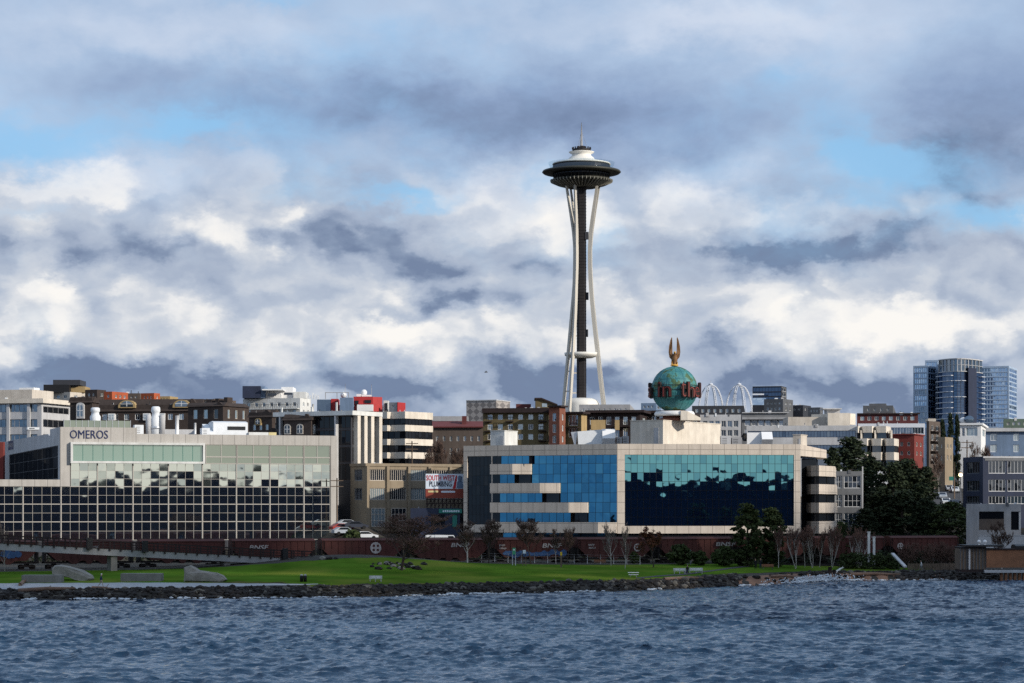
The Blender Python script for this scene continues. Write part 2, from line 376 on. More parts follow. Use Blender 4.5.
# shoreline distance and ground height
_sx = [(-400, 300), (0, 313), (300, 320), (450, 331), (640, 350), (700, 361), (760, 373), (830, 396), (960, 402), (1500, 410)]
_SX = np.array([(a - 512) / F * d for a, d in _sx]); _SD = np.array([d for a, d in _sx])
def shore(x):
    return np.interp(x, _SX, _SD) + 0.5 * np.sin(x * .9) + .35 * np.sin(x * 2.3 + 1)
_ps = np.array([-60, -6, 0, 2, 4.8, 20, 60, 75]); _pz = np.array([-6, -1.5, -.1, .75, 1.35, 1.9, 2.9, 2.9])
def gz(x, y):
    x = np.asarray(x, float); y = np.asarray(y, float)
    s = y - shore(x)
    k = np.interp(x, [-90, -60, -20, 15, 45, 62, 85, 200], [.80, .88, 1, .95, .96, .85, .8, .8])
    a = np.interp(s, _ps, _pz) * k
    a = a + 1.7 * np.exp(-((x + 27) / 17) ** 2 - ((y - 384) / 15) ** 2)
    lot = np.clip((x + 38) / 3, 0, 1) * np.clip((-2 - x) / 3, 0, 1)
    b = np.interp(y, [0, 435, 440, 446, 500, 560, 750, 1300, 4000], [-9, -9, 4.9, 5.4, 12.6, 15.5, 22, 36, 40]) * lot + (1 - lot) * np.interp(y, [0, 428, 434, 470, 500, 560, 750, 1300, 4000], [-9, -9, 2.0, 7.5, 12.6, 15.5, 22, 36, 40]) + 3.0 * np.exp(-((x + 29.5) / 4.5) ** 2) * np.clip((y - 438) / 4, 0, 1) * np.clip((470 - y) / 20, 0, 1)
    r = np.maximum(a, b)
    r = np.where((s > 20) & (y > 433), np.maximum(r, 2.4), r)
    return r
def gzf(x, y):
    return float(gz(x, y))
def ong(px, py, d0=305, d1=None):
    """the first point of the ground seen at this photo position"""
    d1 = d1 or min(470, 368 + (px + 60) / 1040 * 63 - 3)      # never behind the railway
    for D in np.arange(d0, d1, .25):
        p = P(px, D)
        if gzf(p.x, p.y) >= Z(py, D):
            return Vector((p.x, p.y, gzf(p.x, p.y)))
    p = P(px, d1); return Vector((p.x, p.y, gzf(p.x, p.y)))

# ------------------------------------------------------------------ mesh building
ORG = {}
class Fr:
    """an upright facade from A to B (plan points, left to right as seen): u along it, v up (world z), w outwards"""
    def __init__(s, A, B):
        s.A = Vector(A); s.B = Vector(B); d = s.B - s.A; s.L = d.length; s.t = d / s.L; s.n = Vector((s.t.y, -s.t.x))
    def pt(s, u, v, w=0.0):
        p = s.A + s.t * u + s.n * w
        return (p.x, p.y, v)
    def u(s, px):
        k = (px - 512) / F
        return (k * s.A.y - s.A.x) / (s.t.x - k * s.t.y)
    def z(s, px, py):
        return Z(py, s.A.y + s.t.y * s.u(px))

class MB:
    def __init__(s):
        s.v = []; s.f = []; s.m = []; s.sm = []
    def add(s, vs, fs, m=0, smooth=False):
        b = len(s.v); s.v.extend([tuple(x) for x in vs])
        for f in fs:
            s.f.append(tuple(b + i for i in f)); s.m.append(m); s.sm.append(smooth)
    def hexa(s, p, m=0):
        s.add(p, [(0, 3, 2, 1), (4, 5, 6, 7), (0, 1, 5, 4), (1, 2, 6, 5), (2, 3, 7, 6), (3, 0, 4, 7)], m)
    def box(s, x0, x1, y0, y1, z0, z1, m=0):
        s.hexa([(x0, y0, z0), (x1, y0, z0), (x1, y1, z0), (x0, y1, z0), (x0, y0, z1), (x1, y0, z1), (x1, y1, z1), (x0, y1, z1)], m)
    def fbox(s, fr, u0, u1, v0, v1, w0, w1, m=0):
        q = [fr.pt(u0, v0, w1), fr.pt(u1, v0, w1), fr.pt(u1, v0, w0), fr.pt(u0, v0, w0)]
        s.hexa(q + [(a, b, v1) for a, b, c in q], m)
    def prism(s, plan, z0, z1, m=0):
        n = len(plan)
        zz0 = z0 if isinstance(z0, (list, tuple)) else [z0] * n
        zz1 = z1 if isinstance(z1, (list, tuple)) else [z1] * n
        vs = [(p[0], p[1], zz0[i]) for i, p in enumerate(plan)] + [(p[0], p[1], zz1[i]) for i, p in enumerate(plan)]
        s.add(vs, [tuple(range(n - 1, -1, -1)), tuple(range(n, 2 * n))] + [(i, (i + 1) % n, n + (i + 1) % n, n + i) for i in range(n)], m)
    def fprism(s, fr, prof, u0, u1, m=0):
        """a profile (w, v) swept along the facade"""
        n = len(prof)
        vs = [fr.pt(u0, v, w) for w, v in prof] + [fr.pt(u1, v, w) for w, v in prof]
        s.add(vs, [tuple(range(n)), tuple(range(2 * n - 1, n - 1, -1))] + [(i, n + i, n + (i + 1) % n, (i + 1) % n) for i in range(n)], m)
    def fpoly(s, fr, pts, w0, w1, m=0):
        """an outline (u, v) on the facade with thickness"""
        n = len(pts)
        vs = [fr.pt(u, v, w1) for u, v in pts] + [fr.pt(u, v, w0) for u, v in pts]
        s.add(vs, [tuple(range(n)), tuple(range(2 * n - 1, n - 1, -1))] + [(i, n + i, n + (i + 1) % n, (i + 1) % n) for i in range(n)], m)
    def tube(s, pts, rad, sides=6, m=0, smooth=True, cap=True):
        pts = [Vector(p) for p in pts]
        if not isinstance(rad, (list, tuple)):
            rad = [rad] * len(pts)
        vs = []; fs = []; k = len(pts)
        for i, p in enumerate(pts):
            d = (pts[min(i + 1, k - 1)] - pts[max(i - 1, 0)]).normalized()
            a = d.cross(Vector((0, 0, 1)) if abs(d.z) < .9 else Vector((1, 0, 0))).normalized(); b = d.cross(a)
            for j in range(sides):
                t = 2 * math.pi * j / sides
                vs.append(p + (a * math.cos(t) + b * math.sin(t)) * rad[i])
        for i in range(k - 1):
            for j in range(sides):
                j2 = (j + 1) % sides
                fs.append((i * sides + j, i * sides + j2, (i + 1) * sides + j2, (i + 1) * sides + j))
        if cap:
            fs.append(tuple(range(sides))); fs.append(tuple(range(k * sides - 1, (k - 1) * sides - 1, -1)))
        s.add(vs, fs, m, smooth)
    def bar(s, a, b, w, h, m=0):
        """a square bar from a to b"""
        a = Vector(a); b = Vector(b); d = (b - a).normalized()
        x = d.cross(Vector((0, 0, 1)) if abs(d.z) < .95 else Vector((0, 1, 0))).normalized() * w / 2; y = d.cross(x).normalized() * h / 2
        q = [a - x - y, a + x - y, a + x + y, a - x + y, b - x - y, b + x - y, b + x + y, b - x + y]
        s.hexa(q, m)
    def lathe(s, prof, c, n=32, m=0, smooth=True):
        vs = []; fs = []
        for r, z in prof:
            for j in range(n):
                t = 2 * math.pi * j / n
                vs.append((c[0] + r * math.cos(t), c[1] + r * math.sin(t), c[2] + z))
        for i in range(len(prof) - 1):
            for j in range(n):
                j2 = (j + 1) % n
                fs.append((i * n + j, i * n + j2, (i + 1) * n + j2, (i + 1) * n + j))
        fs.append(tuple(range(n - 1, -1, -1))); k = (len(prof) - 1) * n; fs.append(tuple(range(k, k + n)))
        s.add(vs, fs, m, smooth)
    def ball(s, c, r, sub=2, m=0, jit=0.0, rnd=None, smooth=True):
        bm = bmesh.new(); bmesh.ops.create_icosphere(bm, subdivisions=sub, radius=1)
        rx, ry, rz = (r, r, r) if isinstance(r, (int, float)) else r
        vs = []
        for v in bm.verts:
            k = 1 + (rnd.uniform(-jit, jit) if rnd else 0)
            vs.append((c[0] + v.co.x * rx * k, c[1] + v.co.y * ry * k, c[2] + v.co.z * rz * k))
        s.add(vs, [tuple(q.index for q in f.verts) for f in bm.faces], m, smooth); bm.free()
    def build(s, name, mats, parent=None):
        me = bpy.data.meshes.new(name)
        o0 = ORG.get(parent.name, Vector((0, 0, 0))) if parent else Vector((0, 0, 0))
        v = np.array(s.v, float).reshape(-1, 3) - np.array(o0)
        me.from_pydata(v.tolist(), [], s.f)
        ms = mats if isinstance(mats, (list, tuple)) else [mats]
        for q in ms:
            me.materials.append(M[q] if isinstance(q, str) else q)
        if len(ms) > 1:
            me.polygons.foreach_set('material_index', s.m)
        me.polygons.foreach_set('use_smooth', s.sm)
        me.update()
        o = bpy.data.objects.new(name, me); COL.objects.link(o)
        if parent:
            o.parent = parent; ORG[o.name] = o0
        return o

def tag(o, label=None, cat=None, group=None, kind=None):
    if label: o['label'] = label
    if cat: o['category'] = cat
    if group: o['group'] = group
    if kind: o['kind'] = kind
    return o
def thing(name, label, cat, loc=(0, 0, 0), group=None):
    o = bpy.data.objects.new(name, None); COL.objects.link(o); o.location = loc; o.empty_display_size = .5
    ORG[o.name] = Vector(loc)
    return tag(o, label, cat, group)
def single(mb, name, mats, label, cat, group=None, base=None):
    """a thing that is one mesh, its origin at its base"""
    v = np.array(s0 := mb.v, float)
    b = Vector(base) if base is not None else Vector((v[:, 0].mean(), v[:, 1].mean(), v[:, 2].min()))
    mb.v = [tuple(Vector(p) - b) for p in mb.v]
    o = mb.build(name, mats); o.location = b
    return tag(o, label, cat, group)
def copy_tree(o, parent=None):
    c = o.copy(); COL.objects.link(c)
    if parent: c.parent = parent
    ORG[c.name] = ORG.get(o.name, Vector((0, 0, 0)))
    for ch in list(o.children):
        copy_tree(ch, c)
    return c

_tcache = {}
def text_geo(s, bold=0.0):
    if (s, bold) in _tcache:
        return _tcache[(s, bold)]
    cu = bpy.data.curves.new('t', 'FONT'); cu.body = s; cu.extrude = .5; cu.resolution_u = 3; cu.offset = bold
    o = bpy.data.objects.new('t', cu); COL.objects.link(o)
    dg = bpy.context.evaluated_depsgraph_get()
    me = bpy.data.meshes.new_from_object(o.evaluated_get(dg))
    v = np.array([p.co[:] for p in me.vertices]); f = [tuple(p.vertices) for p in me.polygons]
    bpy.data.objects.remove(o); bpy.data.curves.remove(cu); bpy.data.meshes.remove(me)
    lo, hi = v.min(0), v.max(0)
    v = (v - lo) / (hi - lo)
    _tcache[(s, bold)] = (v, f)
    return v, f
def add_text(mb, s, fr, u0, u1, v0, v1, w=0.0, depth=.15, slant=0.0, m=0, bold=0.0):
    v, f = text_geo(s, bold)
    mb.add([fr.pt(u0 + (u1 - u0) * p[0] + slant * (p[1]) * (v1 - v0), v0 + (v1 - v0) * p[1], w + depth * p[2]) for p in v], f, m)

def panes(mb, fr, u0, u1, v0, v1, nx, ny, w, jit, rnd=rng, m=0, kinds=1):
    du = (u1 - u0) / nx; dv = (v1 - v0) / ny
    for i in range(nx):
        for j in range(ny):
            tx = rnd.gauss(0, jit) * du / 2; ty = rnd.gauss(0, jit) * dv / 2
            a, b, c, d = u0 + i * du, u0 + (i + 1) * du, v0 + j * dv, v0 + (j + 1) * dv
            mb.add([fr.pt(a, c, w - tx - ty), fr.pt(b, c, w + tx - ty), fr.pt(b, d, w + tx + ty), fr.pt(a, d, w - tx + ty)], [(0, 1, 2, 3)], m if kinds == 1 else rnd.choice([0, 0] + list(range(kinds))))
def window(fr, u0, u1, v0, v1, nx, ny, par, gl, frm='white', w=-.2, fw=.09, mw=.06, jit=.003, proud=.07, name='window', rowv=None):
    kinds = 1
    if isinstance(gl, str) and '+' in gl:
        gl = gl.split('+'); kinds = len(gl)
    elif isinstance(gl, (list, tuple)):
        gl = rng.choice(gl)
    g = MB(); panes(g, fr, u0 + fw * .5, u1 - fw * .5, v0 + fw * .5, v1 - fw * .5, nx, ny, w, jit, kinds=kinds); o = g.build(name, gl, par)
    f = MB()
    f.fbox(fr, u0, u1, v0, v0 + fw, w - .03, w + proud); f.fbox(fr, u0, u1, v1 - fw, v1, w - .03, w + proud)
    f.fbox(fr, u0, u0 + fw, v0 + fw, v1 - fw, w - .03, w + proud); f.fbox(fr, u1 - fw, u1, v0 + fw, v1 - fw, w - .03, w + proud)
    for i in range(1, nx):
        u = u0 + (u1 - u0) * i / nx; f.fbox(fr, u - mw / 2, u + mw / 2, v0 + fw, v1 - fw, w - .02, w + proud - .01)
    for j in range(1, ny):
        v = v0 + (v1 - v0) * j / ny; f.fbox(fr, u0 + fw, u1 - fw, v - mw / 2, v + mw / 2, w - .02, w + proud - .015)
    f.build('frame', frm, o)
    return o

class Bld:
    """a city block: left face pl..pc, right face pc..pr (photo columns) with its corner at distance D, top at row pyt"""
    def __init__(s, name, label, pl, pc, pr, pyt, D, wall, th=28, dl=14, dr=16, pyb=None, cat='building', group=None, core=None, roof='grey', top_open=.5):
        s.D = D; s.C = P(pc, D); th = R(th)
        tl = Vector((-math.cos(th), math.sin(th))); tr = Vector((math.sin(th), math.cos(th)))
        def length(px, t, dflt):
            if px is None: return dflt
            k = (px - 512) / F
            return (k * s.C.y - s.C.x) / (t.x - k * t.y)
        s.Ll = max(.5, length(pl, tl, dl)); s.Lr = max(.5, length(pr, tr, dr))
        s.Lr = min(s.Lr, 70); s.Ll = min(s.Ll, 90)
        s.L = Fr(s.C + tl * s.Ll, s.C); s.Rt = Fr(s.C, s.C + tr * s.Lr)
        s.pl = s.C + tl * s.Ll; s.pr = s.C + tr * s.Lr; s.pb = s.C + tl * s.Ll + tr * s.Lr
        s.zt = Z(pyt, D)
        s.z0 = min(gzf(p.x, p.y) for p in (s.C, s.pl, s.pr)) - .6 if pyb is None else Z(pyb, D)
        s.root = thing(name, label, cat, (s.C.x, s.C.y, s.z0), group)
        s.wall = MB(); s.wallmat = wall; s.k = .4; s.roofmat = roof; s.core = core
        i = s.k
        # solid body inside the facades
        c2 = s.C + tl * i + tr * i
        s.body = [s.pl + tr * i, c2, s.pr + tl * i, s.pb]
        s.done = set()
    def z(s, py): return Z(py, s.D)
    def face(s, side, rows=(), cols=1, fill=.6, gl=('g_dark', 'g_mid', 'g_pale'), frm='white', nx=2, ny=1, ribbon=False, end=.5, wd=-.22, jit=.003, fw=.1, rows_z=None, colsu=None, mw=.06):
        fr = s.L if side == 'L' else s.Rt
        a = 0.0 if side == 'L' else s.k; b = fr.L
        rz = rows_z or [(s.z(q1), s.z(q0)) for q0, q1 in rows]
        rz = sorted(rz); s.done.add(side)
        if colsu: cu = colsu
        elif ribbon: cu = [(a + end, b - end)]
        else:
            st = (b - a - end * 2) / cols
            cu = [(a + end + st * (i + .5 - fill / 2), a + end + st * (i + .5 + fill / 2)) for i in range(cols)]
        edges = [s.z0] + [x for r_ in rz for x in r_] + [s.zt]
        for i in range(0, len(edges), 2):
            if edges[i + 1] - edges[i] > .01:
                s.wall.fbox(fr, a, b, edges[i], edges[i + 1], -s.k, 0)
        for v0, v1 in rz:
            e = [a] + [x for c in cu for x in c] + [b]
            for i in range(0, len(e), 2):
                if e[i + 1] - e[i] > .01:
                    s.wall.fbox(fr, e[i], e[i + 1], v0, v1, -s.k, 0)
            for u0, u1 in cu:
                window(fr, u0, u1, v0, v1, nx, ny, s.root, gl, frm, wd, fw, mw, jit)
        return fr
    def cornice(s, py0, py1, out=.25, m=None, part='cornice'):
        c = MB(); z0, z1 = s.z(py1), s.z(py0)
        c.fbox(s.L, 0, s.L.L, z0, z1, .002, out); c.fbox(s.Rt, -out, s.Rt.L, z0, z1, .002, out)
        c.build(part, m or s.wallmat, s.root)
    def penthouse(s, l0, l1, r1, py0, mt, name='penthouse', lift=0):
        """box on the roof: fractions along the left face, depth along the right one"""
        m = MB(); C = s.C; tl = (s.pl - s.C); tr = (s.pr - s.C)
        q = [C + tl * l0 + tr * r1[0], C + tl * l0 + tr * r1[1], C + tl * l1 + tr * r1[1], C + tl * l1 + tr * r1[0]]
        m.prism([(p.x, p.y) for p in q][::1], s.zt - .45 + lift, s.z(py0)); return m.build(name, mt, s.root)
    def finish(s):
        for side in 'LR':
            if side not in s.done: s.face(side)
        s.wall.build('wall', s.wallmat, s.root)
        b = MB(); b.prism([(p.x, p.y) for p in s.body], s.z0, s.zt - .5); b.build('structure_core', s.core or s.wallmat, s.root)
        r = MB(); r.prism([(p.x, p.y) for p in s.body], s.zt - .496, s.zt - .45); r.build('roof', s.roofmat, s.root)
        if s.D < 720 and s.Ll > 4:
            r2 = random.Random(int(s.D * 7 + s.zt * 13)); k = s.D / F
            for q in range(min(7, 2 + int(s.Ll / 4))):
                a = r2.uniform(.08, .9); d = r2.uniform(.12, .5); p = s.C + (s.pl - s.C) * a + (s.pr - s.C) * d; hh = r2.uniform(1.2, 3.2) * k; w = r2.uniform(.5, 1.6) * k
                m = MB()
                if r2.random() < .45: m.tube([(p.x, p.y, s.zt - .46), (p.x, p.y, s.zt + hh)], .09 + .05 * k, 6); nm = 'vent_pipe'
                else: m.box(p.x - w, p.x + w, p.y - w, p.y + w, s.zt - .448, s.zt + hh * .55); nm = 'roof_unit'
                m.build(nm, r2.choice(['steelw', 'lgrey', 'grey', 'dgrey']), s.root)
        return s.root
# ================================================================== the setting
def ground_sheet():
    xs = np.concatenate([[-16000, -8000, -4000, -2000, -1000, -600, -350, -220, -150], np.arange(-110, 111, 1.5), [150, 220, 350, 600, 1000, 2000, 4000, 8000, 16000]])
    ys = np.concatenate([np.arange(292, 470, 1.0), np.arange(470, 600, 6.0), [620, 700, 750, 850, 1000, 1300, 2000, 4000, 9000, 20000]])
    X, Y = np.meshgrid(xs, ys); Zz = gz(X, Y)
    n = len(xs); b = MB()
    b.v = list(zip(X.ravel(), Y.ravel(), Zz.ravel()))
    for j in range(len(ys) - 1):
        for i in range(n - 1):
            b.f.append((j * n + i, j * n + i + 1, (j + 1) * n + i + 1, (j + 1) * n + i)); b.m.append(0); b.sm.append(True)
    return tag(b.build('ground', 'soil'), kind='structure')
ground_sheet()

def drape(name, mt, px0, px1, s0, s1, lift, step=1.0, kind='structure', ymax=None, wob=.0):
    """a sheet lying on the ground between two distances from the shoreline"""
    x0, x1 = (px0 - 512) / F * 350, (px1 - 512) / F * 350
    xs = np.arange(x0, x1 + .01, step); b = MB(); m = 40
    for x in xs:
        sh = float(shore(x)); a = (s0(x) if callable(s0) else s0) + wob * math.sin(x * 1.7) * .6 + wob * math.sin(x * .63 + 2); c = s1(x) if callable(s1) else s1
        for j in range(m + 1):
            y = sh + a + (c - a) * j / m
            if ymax: y = min(y, ymax)
            b.v.append((x, y, gzf(x, y) + lift))
    for i in range(len(xs) - 1):
        for j in range(m):
            q = i * (m + 1) + j
            b.f.append((q, q + m + 1, q + m + 2, q + 1)); b.m.append(0); b.sm.append(True)
    return tag(b.build(name, mt), kind=kind)
lawn_front = lambda x: float(np.interp(x, [-90, -32, -28, 10, 24, 36, 60], [19, 13.5, 5.2, 5.2, 6, 12, 8]))
drape('lawn', 'grass', -120, 1010, lawn_front, lambda x: float(np.interp(x, [-90, 0, 30, 45, 60, 80], [54, 56, 46, 38, 20, 18])), .03, .9, wob=.4)
drape('grass_verge', 'verge', 200, 760, lambda x: lawn_front(x) - .3, lambda x: lawn_front(x) + 2.2 + .8 * math.sin(x * .8) + .6 * math.sin(x * 2.1), .05, .5, wob=.5)
drape('paved_path', 'conc', -60, 330, lambda x: float(np.interp(x, [-90, -45, -27], [5.0, 5.2, 8.5])), lambda x: float(np.interp(x, [-90, -50, -26], [20, 16.5, 9.5])), .06, .7)
drape('footpath', 'asphalt', 640, 790, lambda x: float(np.interp(x, [18, 28, 40], [8.5, 14, 30])), lambda x: float(np.interp(x, [18, 28, 40], [10.5, 17, 34])), .07, .7)
drape('beach', 'sand', 752, 1010, -1.5, lambda x: float(np.interp(x, [34, 38, 60, 80], [1.5, 5.5, 4.2, 3.8])), .03, .5, wob=.5)

def sea():
    r = np.random.default_rng(5)
    xs = np.concatenate([[-16000, -6000, -2500, -1000, -400, -200, -120], np.arange(-86, 86.1, .22), [120, 200, 400, 1000, 2500, 6000, 16000]])
    yf = [100.0]
    while yf[-1] < 404: yf.append(yf[-1] + .15 * (yf[-1] / 200) ** .8 + .05)
    ys = np.concatenate([[-20000, -8000, -3000, -1200, -500, -150, 0, 50, 80], yf, [450]])
    X, Y = np.meshgrid(xs, ys); gust = .92 + .11 * np.sin(X * .045 + Y * .071 + 1.3 * np.sin(Y * .031)) + .10 * np.sin(X * .11 - Y * .16 + 2 * np.sin(X * .05 + 1)); Zz = np.zeros_like(X); DX = np.zeros_like(X); DY = np.zeros_like(X)
    for i in range(96):
        lam = math.exp(r.uniform(math.log(.55), math.log(3.6))) if i > 9 else r.uniform(4, 9)
        th = R(-118) + r.normal(0, .55); k = 2 * math.pi / lam
        amp = .0150 * min(lam, 3.2) ** .92 * r.uniform(.5, 1.2)
        ph = k * (X * math.cos(th) + Y * math.sin(th)) + r.uniform(0, 6.28)
        g = gust * (.65 + .45 * np.sin(X * r.uniform(.01, .05) + Y * r.uniform(.01, .05) + r.uniform(0, 6)))
        Zz += amp * g * np.cos(ph); DX -= 1.0 * amp * g * math.cos(th) * np.sin(ph); DY -= 1.0 * amp * g * math.sin(th) * np.sin(ph)
    fade = np.clip((88 - np.abs(X)) / 4, 0, 1) * np.clip((Y - 92) / 12, 0, 1) * np.clip((440 - Y) / 20, 0, 1)
    calm = np.clip((shore(X) - Y) / 12, .35, 1)
    V = np.stack([X + DX * fade * calm, Y + DY * fade * calm, Zz * fade * calm], -1).reshape(-1, 3)
    n = len(xs); J, I = np.meshgrid(np.arange(len(ys) - 1), np.arange(n - 1), indexing='ij'); q = (J * n + I).ravel()
    Fc = np.stack([q, q + 1, q + n + 1, q + n], -1)
    me = bpy.data.meshes.new('water')
    me.vertices.add(len(V)); me.vertices.foreach_set('co', V.ravel())
    me.loops.add(Fc.size); me.loops.foreach_set('vertex_index', Fc.ravel())
    me.polygons.add(len(Fc)); me.polygons.foreach_set('loop_start', np.arange(len(Fc)) * 4); me.polygons.foreach_set('loop_total', np.full(len(Fc), 4))
    me.update(calc_edges=True); me.validate()
    me.polygons.foreach_set('use_smooth', np.ones(len(me.polygons), bool))
    me.materials.append(M['water'])
    o = bpy.data.objects.new('water', me); COL.objects.link(o); tag(o, kind='structure')
sea()

def reflection_bank():
    """unseen dark bank added behind the camera to darken reflections in the lower glass"""
    b = MB(); r = random.Random(3); prev = None; n = 520
    for i in range(n + 1):
        x = -330 + 1400 * i / n
        y = -45 - .00012 * (x - 60) ** 2 + 6 * math.sin(i * .07)
        h = 20.5 + (x > 215) * 1.2 + (-60 < x < 215) * (2.6 + 2.2 * math.sin(x * .21) * math.sin(x * .083 + 1)) + 1.8 * math.sin(i * .13) + 1.3 * math.sin(i * .41) + r.uniform(-.8, 1.2) + (r.random() < .08) * 1.8
        cur = [(x, y, -1), (x, y, h), (x, y - 25, h + 1), (x, y - 60, -1)]
        if prev:
            b.add(prev + cur, [(0, 4, 5, 1), (1, 5, 6, 2), (2, 6, 7, 3)])
        prev = cur
    tag(b.build('added_reflection_bank', 'bank_dark'), kind='structure')  # out of view, added only for its dark reflection
reflection_bank()
def shade_cloud():
    """unseen cloud of balls added between the sun and the park to shade it"""
    b = MB(); r = random.Random(8)
    def put(x, y, rad):
        t = 760 + r.uniform(-40, 40) + 300 * r.random() ** 3; c = Vector((x, y, 2)) + sun_vec * t
        b.ball(c, (rad * r.uniform(.8, 1.3), rad * r.uniform(.8, 1.3), rad * r.uniform(.7, 1.1)), 2, 0, .08, r)
    for x in np.arange(-125, 122, 13):
        for y in np.arange(262, 424, 11.0): put(x + r.uniform(-5, 5), y + r.uniform(-5, 5), 5.6)
    for x in np.arange(45, 122, 12):
        for y in np.arange(420, 478, 10.0): put(x + r.uniform(-4, 4) + (y - 416) * .05, y + r.uniform(-4, 4), 5.6)
    tag(b.build('added_shade_cloud', 'white'), kind='structure')  # out of view, added for the shade it casts
shade_cloud()

# ------------------------------------------------------------------ riprap, boulders, foam
def rockshape(mb, c, r, rnd, m=0, sub=1):
    mb.ball(c, (r * rnd.uniform(.7, 1.3), r * rnd.uniform(.7, 1.3), r * rnd.uniform(.5, .85)), sub, m, .28, rnd, False)
def riprap():
    b = MB(); r = random.Random(11)
    for i in range(3600):
        px = r.uniform(-40, 765); x = (px - 512) / F * 335
        s = r.uniform(-.8, 4.9); y = float(shore(x)) + s
        if 690 < px: s2 = r.uniform(-.5, 4.9 + (px - 690) * .09); y = float(shore(x)) + s2
        rad = r.uniform(.14, .38) if r.random() < .9 else r.uniform(.35, .55)
        rockshape(b, (x, y, gzf(x, y) + rad * .18), rad, r, 1 if r.random() < .1 else 0)
    for i in range(260):
        px = r.uniform(765, 1010); x = (px - 512) / F * 392; y = float(shore(x)) + r.uniform(1.5, 5.5) * (1 if px > 905 else .8) + (2.2 if px < 905 else 0)
        rad = r.uniform(.15, .45); rockshape(b, (x, y, gzf(x, y) + rad * .2), rad, r, 1 if r.random() < .12 else 0)
    for i in range(420):
        px = r.uniform(905, 1012); x = (px - 512) / F * 392; y = float(shore(x)) + r.uniform(-.6, 5.5)
        rad = r.uniform(.2, .6); rockshape(b, (x, y, gzf(x, y) + rad * .2), rad, r, 1 if r.random() < .1 else 0)
    tag(b.build('riprap', ['rock', 'rockp']), 'dark broken rock armouring the waterline', 'riprap', kind='stuff')
riprap()
r_ = random.Random(12)
for i in range(90):
    px = -10 + i * 11 + r_.uniform(-4, 4); x = (px - 512) / F * 340; s = r_.uniform(.3, 4.2); y = float(shore(x)) + s; rad = r_.uniform(.42, .62)
    b = MB(); rockshape(b, (x, y, gzf(x, y) + rad * .25), rad, r_, 0, 2)
    single(b, 'boulder', 'rock' if i % 7 else 'rockp', 'pale grey boulder wedged among the dark shoreline riprap' if i % 7 == 0 else 'large dark boulder standing proud of the shoreline riprap', 'boulder', 'pale boulders in the shoreline riprap' if i % 7 == 0 else 'large dark boulders in the shoreline riprap')
def foam():
    b = MB(); r = random.Random(21)
    spots = [(60, 6, .5, 9), (113, 13, .55, 20), (150, 12, .4, 12), (210, 10, .6, 14), (270, 30, .35, 16), (330, 25, .3, 14), (452, 8, .7, 16), (478, 10, .6, 16), (505, 12, .5, 12), (560, 25, .35, 14), (592, 10, .5, 10), (660, 6, .6, 12), (735, 8, .5, 12), (757, 6, .5, 10), (800, 22, .9, 40), (828, 24, 1.1, 60), (862, 10, .5, 16), (905, 25, .35, 14), (950, 20, .4, 14), (420, 18, .3, 9), (15, 14, .3, 8)]
    for px, wd, hh, n in spots:
        for i in range(int(n * 2.2)):
            q = r.gauss(px, wd * .6); x = (q - 512) / F * (335 if q < 700 else 385); y = float(shore(x)) - r.uniform(.0, 1.3) - (r.uniform(0, 2.5) if hh > .8 else 0)
            rr = r.uniform(.06, .2)
            b.ball((x, y, r.uniform(.05, .35) * hh), (rr * 1.9, rr, rr * .55 * (1 + hh * .5)), 1, 0, .35, r, True)
            if hh > .8 and r.random() < .5:
                for k in range(5): b.ball((x + r.gauss(0, .5), y + r.uniform(0, .6), r.uniform(.2, 1.0) * hh), r.uniform(.05, .13), 1, 0, .2, r)
    r2 = random.Random(4)
    tag(b.build('foam', 'foam'), 'white foam where small waves break on the rocks', 'foam', kind='stuff')
foam()

